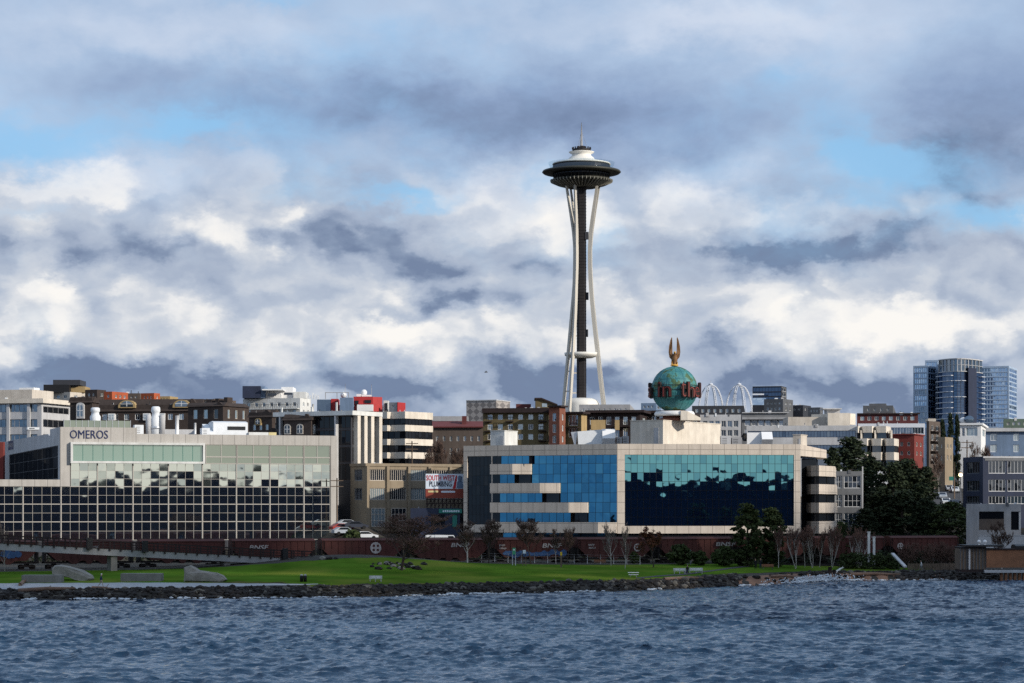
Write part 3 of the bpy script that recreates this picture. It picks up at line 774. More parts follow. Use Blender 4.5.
# ================================================================== railway
TA, TB = P(-60, 371), P(985, 434)
TR = Fr(TA, TB)
tb = MB()
zt0 = 2.15
tb.fprism(TR, [(-2.6, -1), (-2.0, zt0), (2.0, zt0), (2.6, -1)], -5, TR.L + 5)
tag(tb.build('track_bed', 'rock'), kind='structure')
rb = MB()
for w in (-.72, .72): rb.fbox(TR, -5, TR.L + 5, zt0 + .002, zt0 + .17, w - .04, w + .04)
tag(rb.build('railway_track', 'raild'), kind='structure')
CL, GAP = 13.9, 1.0
def hopper_car():
    L0 = Fr((0, 0), (CL, 0))
    root = thing('rail_car', 'rail car', 'rail car', (0, 0, 0), 'covered hopper cars in the freight train')
    b = MB(); t = 1.48
    out = [(.1, 2.75), (1.9, 1.15), (3.6, 1.15), (4.3, .62), (4.9, .62), (5.6, 1.15), (6.3, 1.15), (6.7, .62), (7.2, .62), (7.6, 1.15), (8.3, 1.15), (9.0, .62), (9.6, .62), (10.3, 1.15), (CL - 1.9, 1.15), (CL - .1, 2.75), (CL - .1, 4.12), (.1, 4.12)]
    b.fpoly(L0, [(u, v + .25) for u, v in out], -t, t)
    b.fprism(L0, [(-t, 4.372), (-.7, 4.72), (.7, 4.72), (t, 4.372)], .1, CL - .1)
    b.build('body', 'rail', root)
    s = MB()
    for k in range(12):
        u = .6 + (CL - 1.2) * k / 11
        v0 = 1.5 if 1.9 < u < CL - 1.9 else 3.0
        for sg in (1,): s.fbox(L0, u - .05, u + .05, v0, 4.3, t + .002, t + .09)
    s.fbox(L0, .05, CL - .05, 4.302, 4.40, t + .002, t + .12)
    s.build('side_rib', 'rail', root)
    f = MB(); f.fbox(L0, -.25, CL + .25, 1.0, 1.28, -.35, .35); f.fbox(L0, .0, .25, 1.02, 2.9, -1.4, 1.4); f.fbox(L0, CL - .25, CL, 1.02, 2.9, -1.4, 1.4); f.fbox(L0, .3, CL - .3, .98, 1.18, t - .22, t - .08)
    f.build('underframe', 'raild', root)
    w = MB()
    w.fbox(L0, .3, CL - .3, 4.76, 4.82, -.35, .35); w.build('roof_walkway', 'raild', root)
    for u in (.18, CL - .18):
        l = MB()
        for q in (-.22, .22): l.fbox(L0, u + q - .025, u + q + .025, 1.1, 4.4, t + .13, t + .18)
        for k in range(8): l.fbox(L0, u - .2, u + .2, 1.3 + k * .4, 1.34 + k * .4, t + .13, t + .17)
        l.build('ladder', 'raild', root)
    for u in (1.6, CL - 1.6):
        g = MB(); g.fbox(L0, u - 1.2, u + 1.2, .45, .75, .95, 1.1); g.fbox(L0, u - 1.2, u + 1.2, .45, .75, -1.1, -.95); g.fbox(L0, u - .3, u + .3, .5, .95, -.94, .94); g = g.build('bogie', 'raild', root)
        for du in (-.85, .85):
            for w_ in (-.72, .72):
                ww = MB(); c = Vector((u + du, -w_, .43)); ww.tube([c + Vector((0, -.06, 0)), c + Vector((0, .06, 0))], .42, 12, smooth=False); ww.build('wheel', 'raild', g)
    return root
proto = hopper_car()
u572 = TR.u(571.5)
first = u572 - GAP / 2 - CL
n_back = int((first) // (CL + GAP))
lab = ['oxide red hopper rail car farthest along under the footbridge, at the photo edge', 'oxide red hopper rail car with large white slanted letters, seen under the footbridge', 'oxide red hopper rail car behind the pale bridge pier',
       'oxide red hopper rail car behind the large angular standing rock', 'oxide red hopper rail car behind the low end of the footbridge ramp', 'oxide red hopper rail car with a round white emblem, behind the spreading bare tree',
       'oxide red hopper rail car with faint white letters, behind two slim brown bare trees', 'oxide red hopper rail car with blue spray paint, behind the green and blue signs', 'oxide red hopper rail car with white numbers, behind two pale slender trees',
       'oxide red hopper rail car behind round shrubs and the rusty leaved tree', 'oxide red hopper rail car behind the pair of dark evergreens', 'oxide red hopper rail car behind the white stemmed birches', 'oxide red hopper rail car at the end of the train, with a round white emblem']
ang = math.atan2(TR.t.y, TR.t.x)
cars = []
k = 0
for i in range(-n_back, 20):
    u = first + i * (CL + GAP)
    if u + CL > TR.u(978): break
    o = proto if not cars else copy_tree(proto)
    p = TR.pt(u, zt0 + .17); o.location = p; o.rotation_euler = (0, 0, ang); o['label'] = lab[min(k, len(lab) - 1)]
    cars.append((o, u)); k += 1
L0 = Fr((0, 0), (CL, 0))
def car_text(car, s, px0, px1, z0, z1, slant=.25, m='letter', name='lettering', bold=.02):
    o, u = car; b = MB(); a = TR.u(px0) - u; c = TR.u(px1) - u
    add_text(b, s, L0, a, c, z0, z1, 1.575, .03, slant, 0, bold); b.build(name, m, o)
def car_at(px):
    q = TR.u(px)
    for c in cars:
        if c[1] <= q <= c[1] + CL: return c
    return min(cars, key=lambda c: abs(c[1] + CL / 2 - q))
car_text(car_at(44), 'BNSF', 33, 55, 2.9, 3.75)
car_text(car_at(95), '4657', 90, 99, 2.9, 3.3, 0); car_text(car_at(95), 'BNSF', 90, 97, 3.45, 3.8, 0)
car_text(car_at(252), 'BNSF', 247, 265, 3.0, 3.7)
car_text(car_at(456), 'BNSF', 448, 466, 3.2, 3.9)
car_text(car_at(550), 'BNSF', 539, 558, 3.0, 3.75)
car_text(car_at(500), 'BNSF', 496, 502, 3.3, 3.6, 0); car_text(car_at(500), '43068', 496, 503, 2.8, 3.1, 0)
car_text(car_at(588), 'BNSF', 585, 591, 3.3, 3.6, 0); car_text(car_at(588), '46521', 585, 592, 2.8, 3.1, 0)
car_text(car_at(715), 'BNSF', 712, 731, 3.1, 3.8)
def emblem(px, zc, rad):
    o, u = car_at(px); b = MB(); c = TR.u(px) - u
    b.fpoly(L0, [(c + rad * math.cos(t), zc + rad * math.sin(t)) for t in np.linspace(0, 2 * math.pi, 17)[:-1]], 1.572, 1.60)
    e = b.build('emblem', 'letter', o); k = MB(); q = rad * .66
    for sx_ in (-1, 1):
        for sz in (-1, 1): k.fbox(L0, c + sx_ * q * .55 - q * .3, c + sx_ * q * .55 + q * .3, zc + sz * q * .55 - q * .3, zc + sz * q * .55 + q * .3, 1.602, 1.62)
    k.build('cross', 'rail', e)
emblem(373, 3.15, .95); emblem(634, 2.95, .7); emblem(896, 2.9, .6)
def graffiti(px0, px1, z0, z1, seed):
    o, u = car_at((px0 + px1) / 2); b = MB(); r = random.Random(seed)
    for i in range(16):
        c = TR.u(px0 + (px1 - px0) * (i + .5) / 16) - u; rr = r.uniform(.35, .6); zc = (z0 + z1) / 2 + r.uniform(-.2, .2)
        b.fpoly(L0, [(c + rr * 1.3 * math.cos(t) * r.uniform(.7, 1.2), zc + rr * math.sin(t) * r.uniform(.7, 1.2)) for t in np.linspace(0, 2 * math.pi, 9)[:-1]], 1.572 + .001 * i, 1.585 + .001 * i)
    b.build('graffiti', 'blueg', o)
graffiti(501, 562, 1.7, 2.5, 3); graffiti(2, 18, 1.8, 3.0, 5)

# ================================================================== the pale building with the glass wall (left)
def omeros():
    D0 = 440.0
    C = P(60, D0); th = R(18)
    t = Vector((math.cos(th), math.sin(th))); tl = Vector((-math.sin(th), math.cos(th)))
    k = (337 - 512) / F; Lf = (k * C.y - C.x) / (t.x - k * t.y)
    fr = Fr(C, C + t * Lf)
    z = fr.z; u = fr.u
    root = thing('office_building', 'long pale stone office block with a gridded glass wall and dark blue parapet letters', 'building', (C.x, C.y, gzf(C.x, C.y) - 1))
    z0 = gzf(C.x, C.y) - 1
    zt = z(200, 434.5); zs = z(100, 427.3)
    wall = MB()
    uL = u(-60); uR = fr.L
    g0, g1 = u(70), u(330.5)
    zb = z(200, 540)
    z487, z463, z445 = z(200, 486.8), z(200, 463.6), z(200, 444.5)
    wall.fbox(fr, g1, uR, z0, zt, -.5, 0)                         # right pier
    wall.fbox(fr, g0, g1, z445, zt, -.5, 0)                       # parapet band
    wall.fbox(fr, 0, u(137), zt + .002, zs, -.5, 0)               # raised corner
    wall.fbox(fr, 0, g0, z487, zt, -.5, 0)                        # corner pier
    wall.fbox(fr, uL, 0 - .002, z487, z(30, 479.5), -.5, 0)       # band over the low wing
    base = MB(); base.fbox(fr, uL, g1, z0, zb, -.5, -.05); base.build('ground_floor', 'charcoal', root)
    wall.build('wall', 'omer', root)
    # left flank of the raised corner
    k2 = (4 - 512) / F; Ll = (k2 * C.y - C.x) / (tl.x - k2 * tl.y)
    fl = Fr(C + tl * Ll, C)
    side = MB(); zz = lambda py: Z(py, D0)
    a0, a1 = fl.u(5.5), fl.u(58)
    zg1, zg0 = fl.z(58, 445.3), fl.z(58, 479)
    side.fpoly(fl, [(0, zg1), (0, fl.z(6, 441)), (fl.u(48), fl.z(48, 434)), (fl.u(49), zt), (fl.L - .5, zt), (fl.L - .5, zg1)], -.5, 0)
    side.fpoly(fl, [(fl.u(50), zt + .002), (fl.u(50), zs), (fl.L - .5, zs), (fl.L - .5, zt + .002)], -.5, 0)
    side.fbox(fl, 0, a0, zg0 - 4, zg1, -.5, 0); side.fbox(fl, a1, fl.L - .5, zg0 - 4, zg1, -.5, 0)
    side.build('flank_wall', 'lgrey', root)
    window(fl, a0, a1, zg0, zg1, 11, 3, root, 'g_blk', 'dgrey', -.25, .15, .08, .002)
    q = MB(); q.fbox(fl, fl.u(5.2), fl.u(13.5), fl.z(9, 450), fl.z(9, 441.5), .003, .06); sg = q.build('name_board', 'navyl', root)
    q = MB(); add_text(q, 'OMEROS', fl, fl.u(5.8), fl.u(13), fl.z(9, 447.5), fl.z(9, 444), .065, .03); q.build('lettering', 'letter', sg)
    # body and roof
    bd = MB(); n = fr.n
    def off(p, w): return p + n * w
    A_, B_ = off(fr.A + t * uL, -.5), off(fr.B, -.5)
    bd.prism([A_, off(fr.A, -.5), off(fr.A, -34), off(fr.A + t * uL, -34)], z0, z487)
    bd.prism([off(fr.A + t * .7, -.52), B_ , off(fr.B, -34), off(fr.A + t * .7, -34)], z487 - .5, zt - .6)
    bd.build('inner_wall', 'grey', root)
    # glass: bays of four panes, two rows to a storey
    bays = [-52, -14, 23, 61, 97.5, 133, 168.5, 202.5, 236.5, 270, 304, 330.5]
    rows = [(540, 521.6), (521.6, 504.2), (504.2, 486.8)]
    for i in range(len(bays) - 1):
        b0, b1 = u(bays[i]) + .06, u(bays[i + 1]) - .06
        nx = 3 if i == len(bays) - 2 else 4
        for p0, p1 in rows:
            window(fr, b0, b1, z(200, p0), z(200, p1), nx, 2, root, 'g_omer+g_omer3', 'grid', -.2, .075, .055, .0021, .09)
    ub = [70.5, 97.5, 133, 168.5, 202.5, 236.5, 270, 304, 330.5]
    for i in range(len(ub) - 1):
        b0, b1 = u(ub[i]) + .06, u(ub[i + 1]) - .06
        window(fr, b0, b1, z487, z463, 3 if i in (0, 7) else 4, 3, root, 'g_omer+g_omer2+g_omer3', 'grid', -.2, .075, .055, .0022, .09)
    for a, b in ((205.5, 237), (237, 270), (270, 304), (304, 330.5)):
        window(fr, u(a) + .06, u(b) - .06, z(200, 456.8) + .01, z445, 2, 1, root, 'g_olive', 'grid', -.2, .1, .12, .003, .12)
        window(fr, u(a) + .06, u(b) - .06, z463 + .01, z(200, 456.8), 2, 1, root, 'g_olive', 'grid', -.2, .1, .12, .003, .12)
    mull = MB()
    for px in bays[1:-1]:
        for dx in (0,): mull.fbox(fr, u(px) - .05, u(px) + .05, zb, z487 if px < 70 else z463, -.45, -.02)
    mull.build('mullion', 'grid', root)
    # projecting framed ribbon window
    wb = MB(); b0, b1 = u(70.2), u(204.5); v0, v1 = z(136, 463.5), z(136, 442.6); fw = .42
    wb.fbox(fr, b0, b1, v1 - fw, v1, .003, .75); wb.fbox(fr, b0, b1, v0, v0 + fw, .003, .75); wb.fbox(fr, b0, b0 + fw, v0 + fw, v1 - fw, .003, .75); wb.fbox(fr, b1 - fw, b1, v0 + fw, v1 - fw, .003, .75)
    o = wb.build('window_surround', 'offw', root)
    bb = MB(); bb.fbox(fr, b0 + fw, b1 - fw, v0 + fw, v1 - fw, -.4, .1); bb.build('backing', 'dgrey', o)
    window(fr, b0 + fw, b1 - fw, v0 + fw, v1 - fw, 13, 1, root, ['g_green'], 'teal', .25, .06, .08, .004, .05)
    # letters
    tx = MB(); add_text(tx, 'OMEROS', fr, u(70), u(108), z(89, 438.6), z(89, 430.2), .01, .10, 0, 0, .0); tx.build('lettering', 'navyl', root)
    # terrace rail
    tr_ = MB(); tr_.fbox(fr, u(66), u(133), zs + .02, z(100, 420), -3.0, -2.94); gl_ = tr_.build('glass_railing', 'g_olive', root)
    tp = MB()
    for i in range(12):
        uu = u(66) + (u(133) - u(66)) * i / 11; tp.fbox(fr, uu - .04, uu + .04, zs - .3, z(100, 419.5), -2.92, -2.84)
    tp.build('post', 'steel', gl_)
    sk = MB(); sk.fprism(fr, [(-8, zt - .6), (-8, z(235, 421)), (-10, z(235, 419.5)), (-13, z(235, 421)), (-13, zt - .6)], u(221.5), u(256.5)); sk.fprism(fr, [(-7.9, z(235, 434.5)), (-7.9, z(235, 430.5)), (-8.05, z(235, 430.5)), (-8.05, z(235, 434.5))], u(221.5), u(221.6))
    s_ = sk.build('roof_lantern', 'steelw', root)
    kk = MB(); kk.fbox(fr, u(236), u(254), z(235, 428.5), z(235, 425), -7.99, -7.9); kk.build('louvre', 'black', s_)
    kk = MB(); kk.fprism(fr, [(-7.5, zt - .6), (-7.5, z(235, 431)), (-13, z(235, 422)), (-13, zt - .6)], u(215), u(221.3)); kk.build('sloping_end', 'steelw', s_)
    ye = MB(); ye.fbox(fr, u(257), u(277), zt - .6, z(265, 431), -9, -7.5); ye.build('screen_wall', 'offw', root)
    ye = MB(); ye.fbox(fr, u(277.3), u(285), zt - .6, z(265, 431), -9, -7.5); ye.build('screen_end', 'ybox', root)
    for px, py0, wd in ((186.5, 413.5, 1.0), (205, 421, .6)):
        v_ = MB(); c = fr.pt(u(px), 0, -10); v_.tube([(c[0], c[1], zt - .6), (c[0], c[1], z(px, py0))], wd * .35, 10); v_.build('flue', 'white', root)
    pl_ = MB(); pl_.fbox(fr, u(176), u(208), zt - .6, z(190, 427), -16, -14); pl_.build('plant_screen', 'lgrey', root)
    return fr, zt, zs
OF, OZT, OZS = omeros()
def cooling_tower(fr, px, w, zb, py_top, rad, label, extra=0):
    c = fr.pt(fr.u(px), 0, w); D = c[1]; zt = Z(py_top, D)
    root = thing('cooling_tower', label, 'cooling tower', (c[0], c[1], zb))
    h = zt - zb; b = MB(); b.lathe([(rad * .98, 0), (rad * 1.05, h * .62), (rad * .8, h * .70), (rad * .72, h * .80), (rad * .92, h * .84), (rad * .86, h * .97), (rad * .6, h)], (c[0], c[1], zb), 20); b.build('body', 'steelw', root)
    f = MB(); f.lathe([(rad * 1.1, h * .30), (rad * 1.12, h * .34), (rad * 1.1, h * .38)], (c[0], c[1], zb), 20); f.build('band', 'steel', root)
    for i in range(extra):
        s = MB(); sg = -1 if i % 2 else 1; s.lathe([(rad * .55, 0), (rad * .6, h * .5), (rad * .45, h * .62)], (c[0] + sg * rad * 1.35, c[1] - .4, zb + h * .12), 12); s.build('side_tank', 'lgrey', root)
    p = MB(); p.box(c[0] - rad * 1.4, c[0] + rad * 1.4, c[1] - rad * 1.3, c[1] + rad, zb - .02, zb + h * .14); p.build('plinth', 'lgrey', root)
cooling_tower(OF, 100, -6, OZS - .6, 407.5, .95, 'single squat silver cooling tower on the raised roof terrace above the blue letters')
cooling_tower(OF, 163, -8, OZT - .6, 406.5, .95, 'tall silver cooling tower with side tanks on the glass walled office roof', 2)
def hvac(name, fr, px0, px1, py0, zb, w0, w1, label, cat='roof unit', mt='steelw'):
    u0, u1 = fr.u(px0), fr.u(px1); c = fr.pt((u0 + u1) / 2, 0, w1); zt = fr.z((px0 + px1) / 2, py0)
    root = thing(name, label, cat, (c[0], c[1], zb)); b = MB(); b.fbox(fr, u0, u1, zb + .15, zt, w0, w1); b.build('casing', mt, root)
    s = MB(); n = max(2, int((zt - zb) / .35))
    for i in range(n): s.fbox(fr, u0 + .15 * (u1 - u0), u1 - .4 * (u1 - u0), zb + .3 + i * (zt - zb - .4) / n, zb + .36 + i * (zt - zb - .4) / n, w1 + .002, w1 + .05)
    s.build('louvre', 'dgrey', root)
    k = MB(); k.fbox(fr, u0 + .05, u1 - .05, zb, zb + .148, w0 + .05, w1 - .05); k.build('skid', 'grey', root)
    return root
hvac('air_handler', OF, 32, 44, 426, Z(432, 455), -9, -7, 'boxy white air handler on the low roof left of the raised stone corner')
hvac('air_handler', OF, 139, 148, 424, OZT - .6, -7, -5, 'small pale air handler at the step down of the stone parapet')
hvac('air_handler', OF, 208, 216, 427, OZT - .6, -8, -6, 'low white air handler beside the sloping roof lantern')
# ================================================================== the blue glass building in the middle
def blue_building():
    D0 = 430.0; C = P(617, D0); th = R(27)
    tl = Vector((-math.cos(th), math.sin(th)))
    k = (463.5 - 512) / F; Ll = (k * C.y - C.x) / (tl.x - k * tl.y)
    L = Fr(C + tl * Ll, C)
    tr = Vector((math.cos(R(5)), math.sin(R(5)))); k = (800.5 - 512) / F; Lr = (k * C.y - C.x) / (tr.x - k * tr.y)
    Q = Fr(C, C + tr * Lr)
    z0 = gzf(C.x, C.y) - 1.2
    root = thing('office_building', 'low office block clad in beige stone panels and mirrored blue and turquoise glass', 'building', (C.x, C.y, z0))
    zc = lambda py: Z(py, D0)
    zt, zcor, zgb, zband = zc(443.8), zc(454.6), zc(526), zc(533.5)
    wl = MB(); wq = MB(); E = .6
    # cornice / parapet, pilasters
    wl.fbox(L, 0, L.L, zcor, zt, -E, .0)
    wl.fbox(L, 0, L.u(467.2), z0, zcor - .002, -E, 0); wl.fbox(L, L.u(491.3), L.u(494.5), zc(533), zcor - .002, -E, 0)
    gf = MB(); gf.fbox(L, L.u(467.2), L.L, z0, zc(538.5), -E, -.05); gf.fbox(Q, 0.002, Q.L, z0, zc(538.5), -E, -.1); gf.build('ground_floor', 'charcoal', root)
    wl.fbox(L, L.u(467.2) + .002, L.u(494.5), zc(533), zc(525), -E, -.0)
    wq.fbox(Q, .002, Q.L, zcor, zt, -E, 0)
    wq.fbox(Q, .002, Q.u(624.8), zband, zcor - .002, -E, 0); wq.fbox(Q, Q.u(794), Q.L, zband, zcor - .002, -E, 0)
    wq.fbox(Q, Q.u(624.8) + .002, Q.u(794) - .002, zband, zgb, -E, 0)
    wl.build('left_wall', 'tile', root); wq.build('right_wall', 'tile', root)
    # black glazed bay
    window(L, L.u(467.4), L.u(491.2), zc(525), zcor, 6, 7, root, 'g_blk', 'black', -.3, .06, .05, .002, .04)
    # right-hand glass: nine bays of three panes, four storeys of two rows
    nb = 9; u0, u1 = Q.u(624.9), Q.u(793.9)
    ys = [454.7, 472.5, 490.3, 508.1, 526]
    for i in range(nb):
        a = u0 + (u1 - u0) * i / nb; b = u0 + (u1 - u0) * (i + 1) / nb
        for j in range(4):
            window(Q, a, b, zc(ys[j + 1]), zc(ys[j]), 3, 2, root, 'g_cyan+g_cyan2', 'g_blk', -.25, .03, .06, .0019, .03)
    # left-hand glass: tall wall of blue panes stepping down to the right, ribbons on the left of it
    steps = [(463.2, 473.6, 517, 531.5), (482.8, 492.8, 544.5, 560), (502.3, 512.6, 573, 588), (522.4, 533, 602.5, 616.8)]
    tops = [454.7, 473.6, 492.8, 512.6]; bots = [463.2, 482.8, 502.3, 522.4]
    for i, (p0, p1, e0, e1) in enumerate(steps):
        sp = MB(); a, b, c = L.u(494.7), L.u(e0), min(L.u(e1), L.L - .05); d = 1.9
        plan = [L.pt(a, 0, -.5)[:2], L.pt(a, 0, d)[:2], L.pt(b, 0, d)[:2], L.pt(c, 0, .2)[:2], L.pt(c, 0, -.5)[:2]]
        sp.prism(plan, zc(p1), zc(p0)); sp.build('balcony_band', 'tile', root)
    prev_end = 494.7
    for i in range(4):
        e1 = steps[i][3]
        edge = 494.7 if i == 0 else steps[i - 1][2]
        if i > 0:
            # ribbon between two bands, in the plane of the bands, with a dark return under the chamfer
            n = max(2, int((edge - 494.7) / 7))
            window(L, L.u(502), L.u(edge), zc(bots[i]), zc(tops[i]), n - 1, 1, root, 'g_blue+g_blue2', 'g_blk', .9, .05, .06, .008, .04)
            dk = MB(); dk.fbox(L, L.u(494.8), L.u(502) - .01, zc(bots[i]), zc(tops[i]), -.3, .85); dk.build('dark_return', 'g_blk', root); dk = MB(); dk.fbox(L, L.u(edge) + .01, min(L.u(steps[i - 1][3] - 1), L.L - .2), zc(bots[i]), zc(tops[i]), -.3, .05); dk.build('dark_return', 'g_blk', root)
        else:
            window(L, L.u(494.8), L.u(503.3), zc(bots[0]), zc(tops[0]), 2, 1, root, 'g_blk', 'black', .9, .05, .05, .003, .04)
            window(L, L.u(503.4), L.u(531.5), zc(bots[0]), zc(tops[0]), 4, 1, root, 'g_blue+g_blue2', 'g_blk', .9, .05, .06, .008, .04)
        # the big wall to the right of this step
        a = steps[i][3] if i < 4 else 0
        x0 = steps[i - 1][3] if i else 531.6
        top, bot = tops[i], bots[i]
        n = max(1, round((616.8 - x0) / 7.1))
        if n >= 1 and 616.8 - x0 > 4:
            # floor row at window height, in bays of up to five panes
            nb_ = max(1, round(n / 5)); 
            for q in range(nb_):
                ua = L.u(x0 + (616.8 - x0) * q / nb_); ub = L.u(x0 + (616.8 - x0) * (q + 1) / nb_)
                window(L, ua, min(ub, L.L - .02), zc(bot), zc(top), max(1, round(n / nb_)), 1, root, 'g_blue+g_blue2', 'g_blk', -.2, .03, .06, .008, .03)
        x1 = steps[i][3]
        if 616.8 - x1 > 4:
            n = max(1, round((616.8 - x1) / 7.1)); nb_ = max(1, round(n / 5))
            for q in range(nb_):
                ua = L.u(x1 + (616.8 - x1) * q / nb_); ub = L.u(x1 + (616.8 - x1) * (q + 1) / nb_)
                window(L, ua, min(ub, L.L - .02), zc(steps[i][1]), zc(steps[i][0]), max(1, round(n / nb_)), 1, root, 'g_blue+g_blue2', 'g_blk', -.2, .03, .06, .008, .03)
    window(L, L.u(502), L.L - .3, zc(538.5), zc(533.2), 12, 1, root, 'g_blue', 'black', -.4, .05, .06, .004, .03)
    window(Q, .3, Q.L - .3, zc(538.5), zband - .01, 18, 1, root, 'g_blk', 'black', -.5, .05, .06, .003, .03)
    # body
    bd = MB(); inn = lambda fr, u_, w: Vector(fr.pt(u_, 0, w)[:2])
    back = 24
    pb = [inn(L, 0, -.62), inn(L, L.L, -.62) + Vector((.2, .3)), inn(Q, Q.L, -.62), inn(Q, Q.L, -.62) + Vector((1.5, back)), inn(L, 0, -.62) + Vector((6, back))]
    bd.prism(pb, z0, zt - .7); bd.build('inner_wall', 'charcoal', root)
    # right flank: fascia, dark glass, stacked faceted bays
    e = Q.pt(Q.L, 0, 0); A = Vector(e[:2])
    fs = MB(); b2 = P(826, 454); plan = [A + Vector((.01, .1)), P(826.5, 452), P(826.5, 452) + Vector((1, 14)), A + Vector((.4, 16))]
    fs.prism(plan, zc(455.5), [zt, Z(450, 452), Z(450, 452), zt]); fs.build('fascia', 'tile', root)
    dg = MB(); plan = [P(801.5, 440), P(816, 447), P(818, 470), P(803, 470)]; dg.prism(plan, z0, zc(456)); dg.build('dark_glass_flank', 'g_dark', root)
    for p0, p1, x1 in ((465.6, 476.2, 835), (484.2, 494, 836.2), (502.6, 513, 836.2), (521.3, 533.5, 836)):
        ft = MB(); Dm = 438
        plan = [P(803.5, 445.5), P(811, 437.5), P(819, 436), P(x1, 446), P(x1 + 1, 466), P(804, 466)]
        ft.prism(plan, Z(p1, Dm), Z(p0, Dm)); ft.build('bay_band', 'tile', root)
    for p0, p1 in ((476.4, 484), (494.2, 502.4), (513.2, 521.1)):
        ft = MB(); plan = [P(805, 446.5), P(811.5, 438.8), P(819, 437.5), P(834.5, 447), P(835, 465), P(805, 465)]
        ft.prism(plan, Z(p1, 438) + .01, Z(p0, 438) - .01); o = ft.build('bay_window', 'g_dark', root)
        mm = MB()
        for px, D in ((815, 436.9), (827, 441.9)):
            a = P(px, D); mm.box(a.x - .05, a.x + .05, a.y - .1, a.y + .1, Z(p1, 438) + .02, Z(p0, 438) - .02)
        mm.build('frame', 'black', o)
    return L, Q, zt, root
BL, BQ, BZT, _ = blue_building()
def roof_box(name, label, pl, pc, pr, pyt, D, zb, mt, dr=8, th=28, cat='roof box', base_extra=None):
    th = R(th); C = P(pc, D); tl = Vector((-math.cos(th), math.sin(th))); tr = Vector((math.sin(th), math.cos(th)))
    def ln(px, t):
        k = (px - 512) / F; return (k * C.y - C.x) / (t.x - k * t.y)
    l, r = ln(pl, tl), ln(pr, tr); zt = Z(pyt, D)
    root = thing(name, label, cat, (C.x, C.y, zb)); b = MB(); b.prism([C + tl * l, C, C + tr * r, C + tl * l + tr * r], zb, zt); b.build('wall', mt, root)
    c = MB(); g = .08; o_ = [C + tl * (l + g) - tr * g, C - tr * g - tl * g, C + tr * (r + g) - tl * g, C + tl * (l + g) + tr * (r + g)]; c.prism(o_, zt + .002, zt + .14); c.build('coping', mt, root)
    Lf = Fr(C + tl * l, C); d = MB(); d.fbox(Lf, Lf.L * .72, Lf.L * .72 + min(1.0, Lf.L * .2), zb + .02, zb + (zt - zb) * .75, .002, .05); d.build('door', 'lgrey', root)
    return root, C, tl, tr, l, r, zt
roof_box('stair_penthouse', 'plain white stair penthouse on the left end of the blue glass building roof', 490.5, 504.5, 517.5, 431, 448, BZT - .7, 'offw', cat='penthouse')
GP = roof_box('globe_pedestal', 'wide white box under the green globe sign on the blue glass building', 630.5, 663, 720.5, 420.5, 437, BZT - .7, 'creamw', cat='pedestal', th=30)
def big_unit():
    D = 446; zb = BZT - .7; b = MB(); fr = Fr(P(577, D), P(617, D))
    root = thing('air_handler', 'long galvanised air handler with a flared hood, mid roof of the blue glass building', 'roof unit', (P(597, D).x, D, zb))
    b.fpoly(fr, [(fr.u(578.5), zb + .3), (fr.u(577.5), Z(431.5, D)), (fr.u(602), Z(429.5, D)), (fr.u(602), zb + .3)], -3, 0); b.build('casing', 'steelw', root)
    f = MB(); f.fpoly(fr, [(fr.u(571), Z(432, D)), (fr.u(577.3), Z(431.5, D)), (fr.u(575.5), zb + .2)], -2.6, -.4); f.build('intake_wedge', 'steel', root)
    h = MB(); h.fprism(fr, [(-2.8, Z(429, D)), (-2.8, zb + .4), (.4, zb + .4), (1.5, Z(438.5, D)), (.3, Z(429, D))], fr.u(602.2), fr.u(615)); h.build('hood', 'white', root)
    k = MB(); k.fbox(fr, fr.u(580), fr.u(612), zb, zb + .29, -2.4, -.2); k.build('skid', 'grey', root)
big_unit()
BT = Fr(P(600, 447), P(780, 447))
hvac('air_handler', BT, 617, 622, 437, BZT - .7, -2, 0, 'narrow grey air handler squeezed against the white pedestal of the globe', mt='lgrey')
hvac('air_handler', BT, 623, 629, 436, BZT - .7, -2, 0, 'small grey air handler touching the left edge of the globe pedestal', mt='lgrey')
BT2 = Fr(P(715, 440), P(780, 440))
hvac('condenser_unit', BT2, 721, 731, 436, BZT - .7, -2, 0, 'pale condenser with pipes just right of the globe pedestal', mt='lgrey')
hvac('condenser_unit', BT2, 732, 742, 437.5, BZT - .7, -2, 0, 'low tangle of grey ducts between the condenser and the fan unit', mt='grey')
def fan_unit():
    D = 440; zb = BZT - .7; fr = BT2; root = thing('fan_unit', 'fan unit with a round black fan and a sloping white hood right of the globe', 'roof unit', (P(758, D).x, D, zb))
    b = MB(); b.fbox(fr, fr.u(747), fr.u(761), zb + .2, Z(432.5, D), -2.4, 0); b.build('casing', 'white', root)
    c = fr.pt(fr.u(746.2), Z(437, D), -.9); f = MB(); f.tube([Vector(c) + Vector((-.35, -.2, 0)), Vector(c) + Vector((.1, 0, 0))], .75, 16); f.build('fan', 'black', root)
    h = MB(); h.fprism(fr, [(-2, Z(431.8, D)), (-2, zb + .3), (.1, zb + .3), (1.6, Z(439.5, D)), (.1, Z(431.8, D))], fr.u(761.2), fr.u(772)); h.build('hood', 'white', root)
    k = MB(); k.fbox(fr, fr.u(748), fr.u(770), zb, zb + .19, -2, -.2); k.build('skid', 'grey', root)
fan_unit()
roof_box('lift_penthouse', 'low cream stair penthouse at the right end of the blue glass building roof', 793, 801, 807, 435, 441, BZT - .7, 'cream', cat='penthouse', th=20)
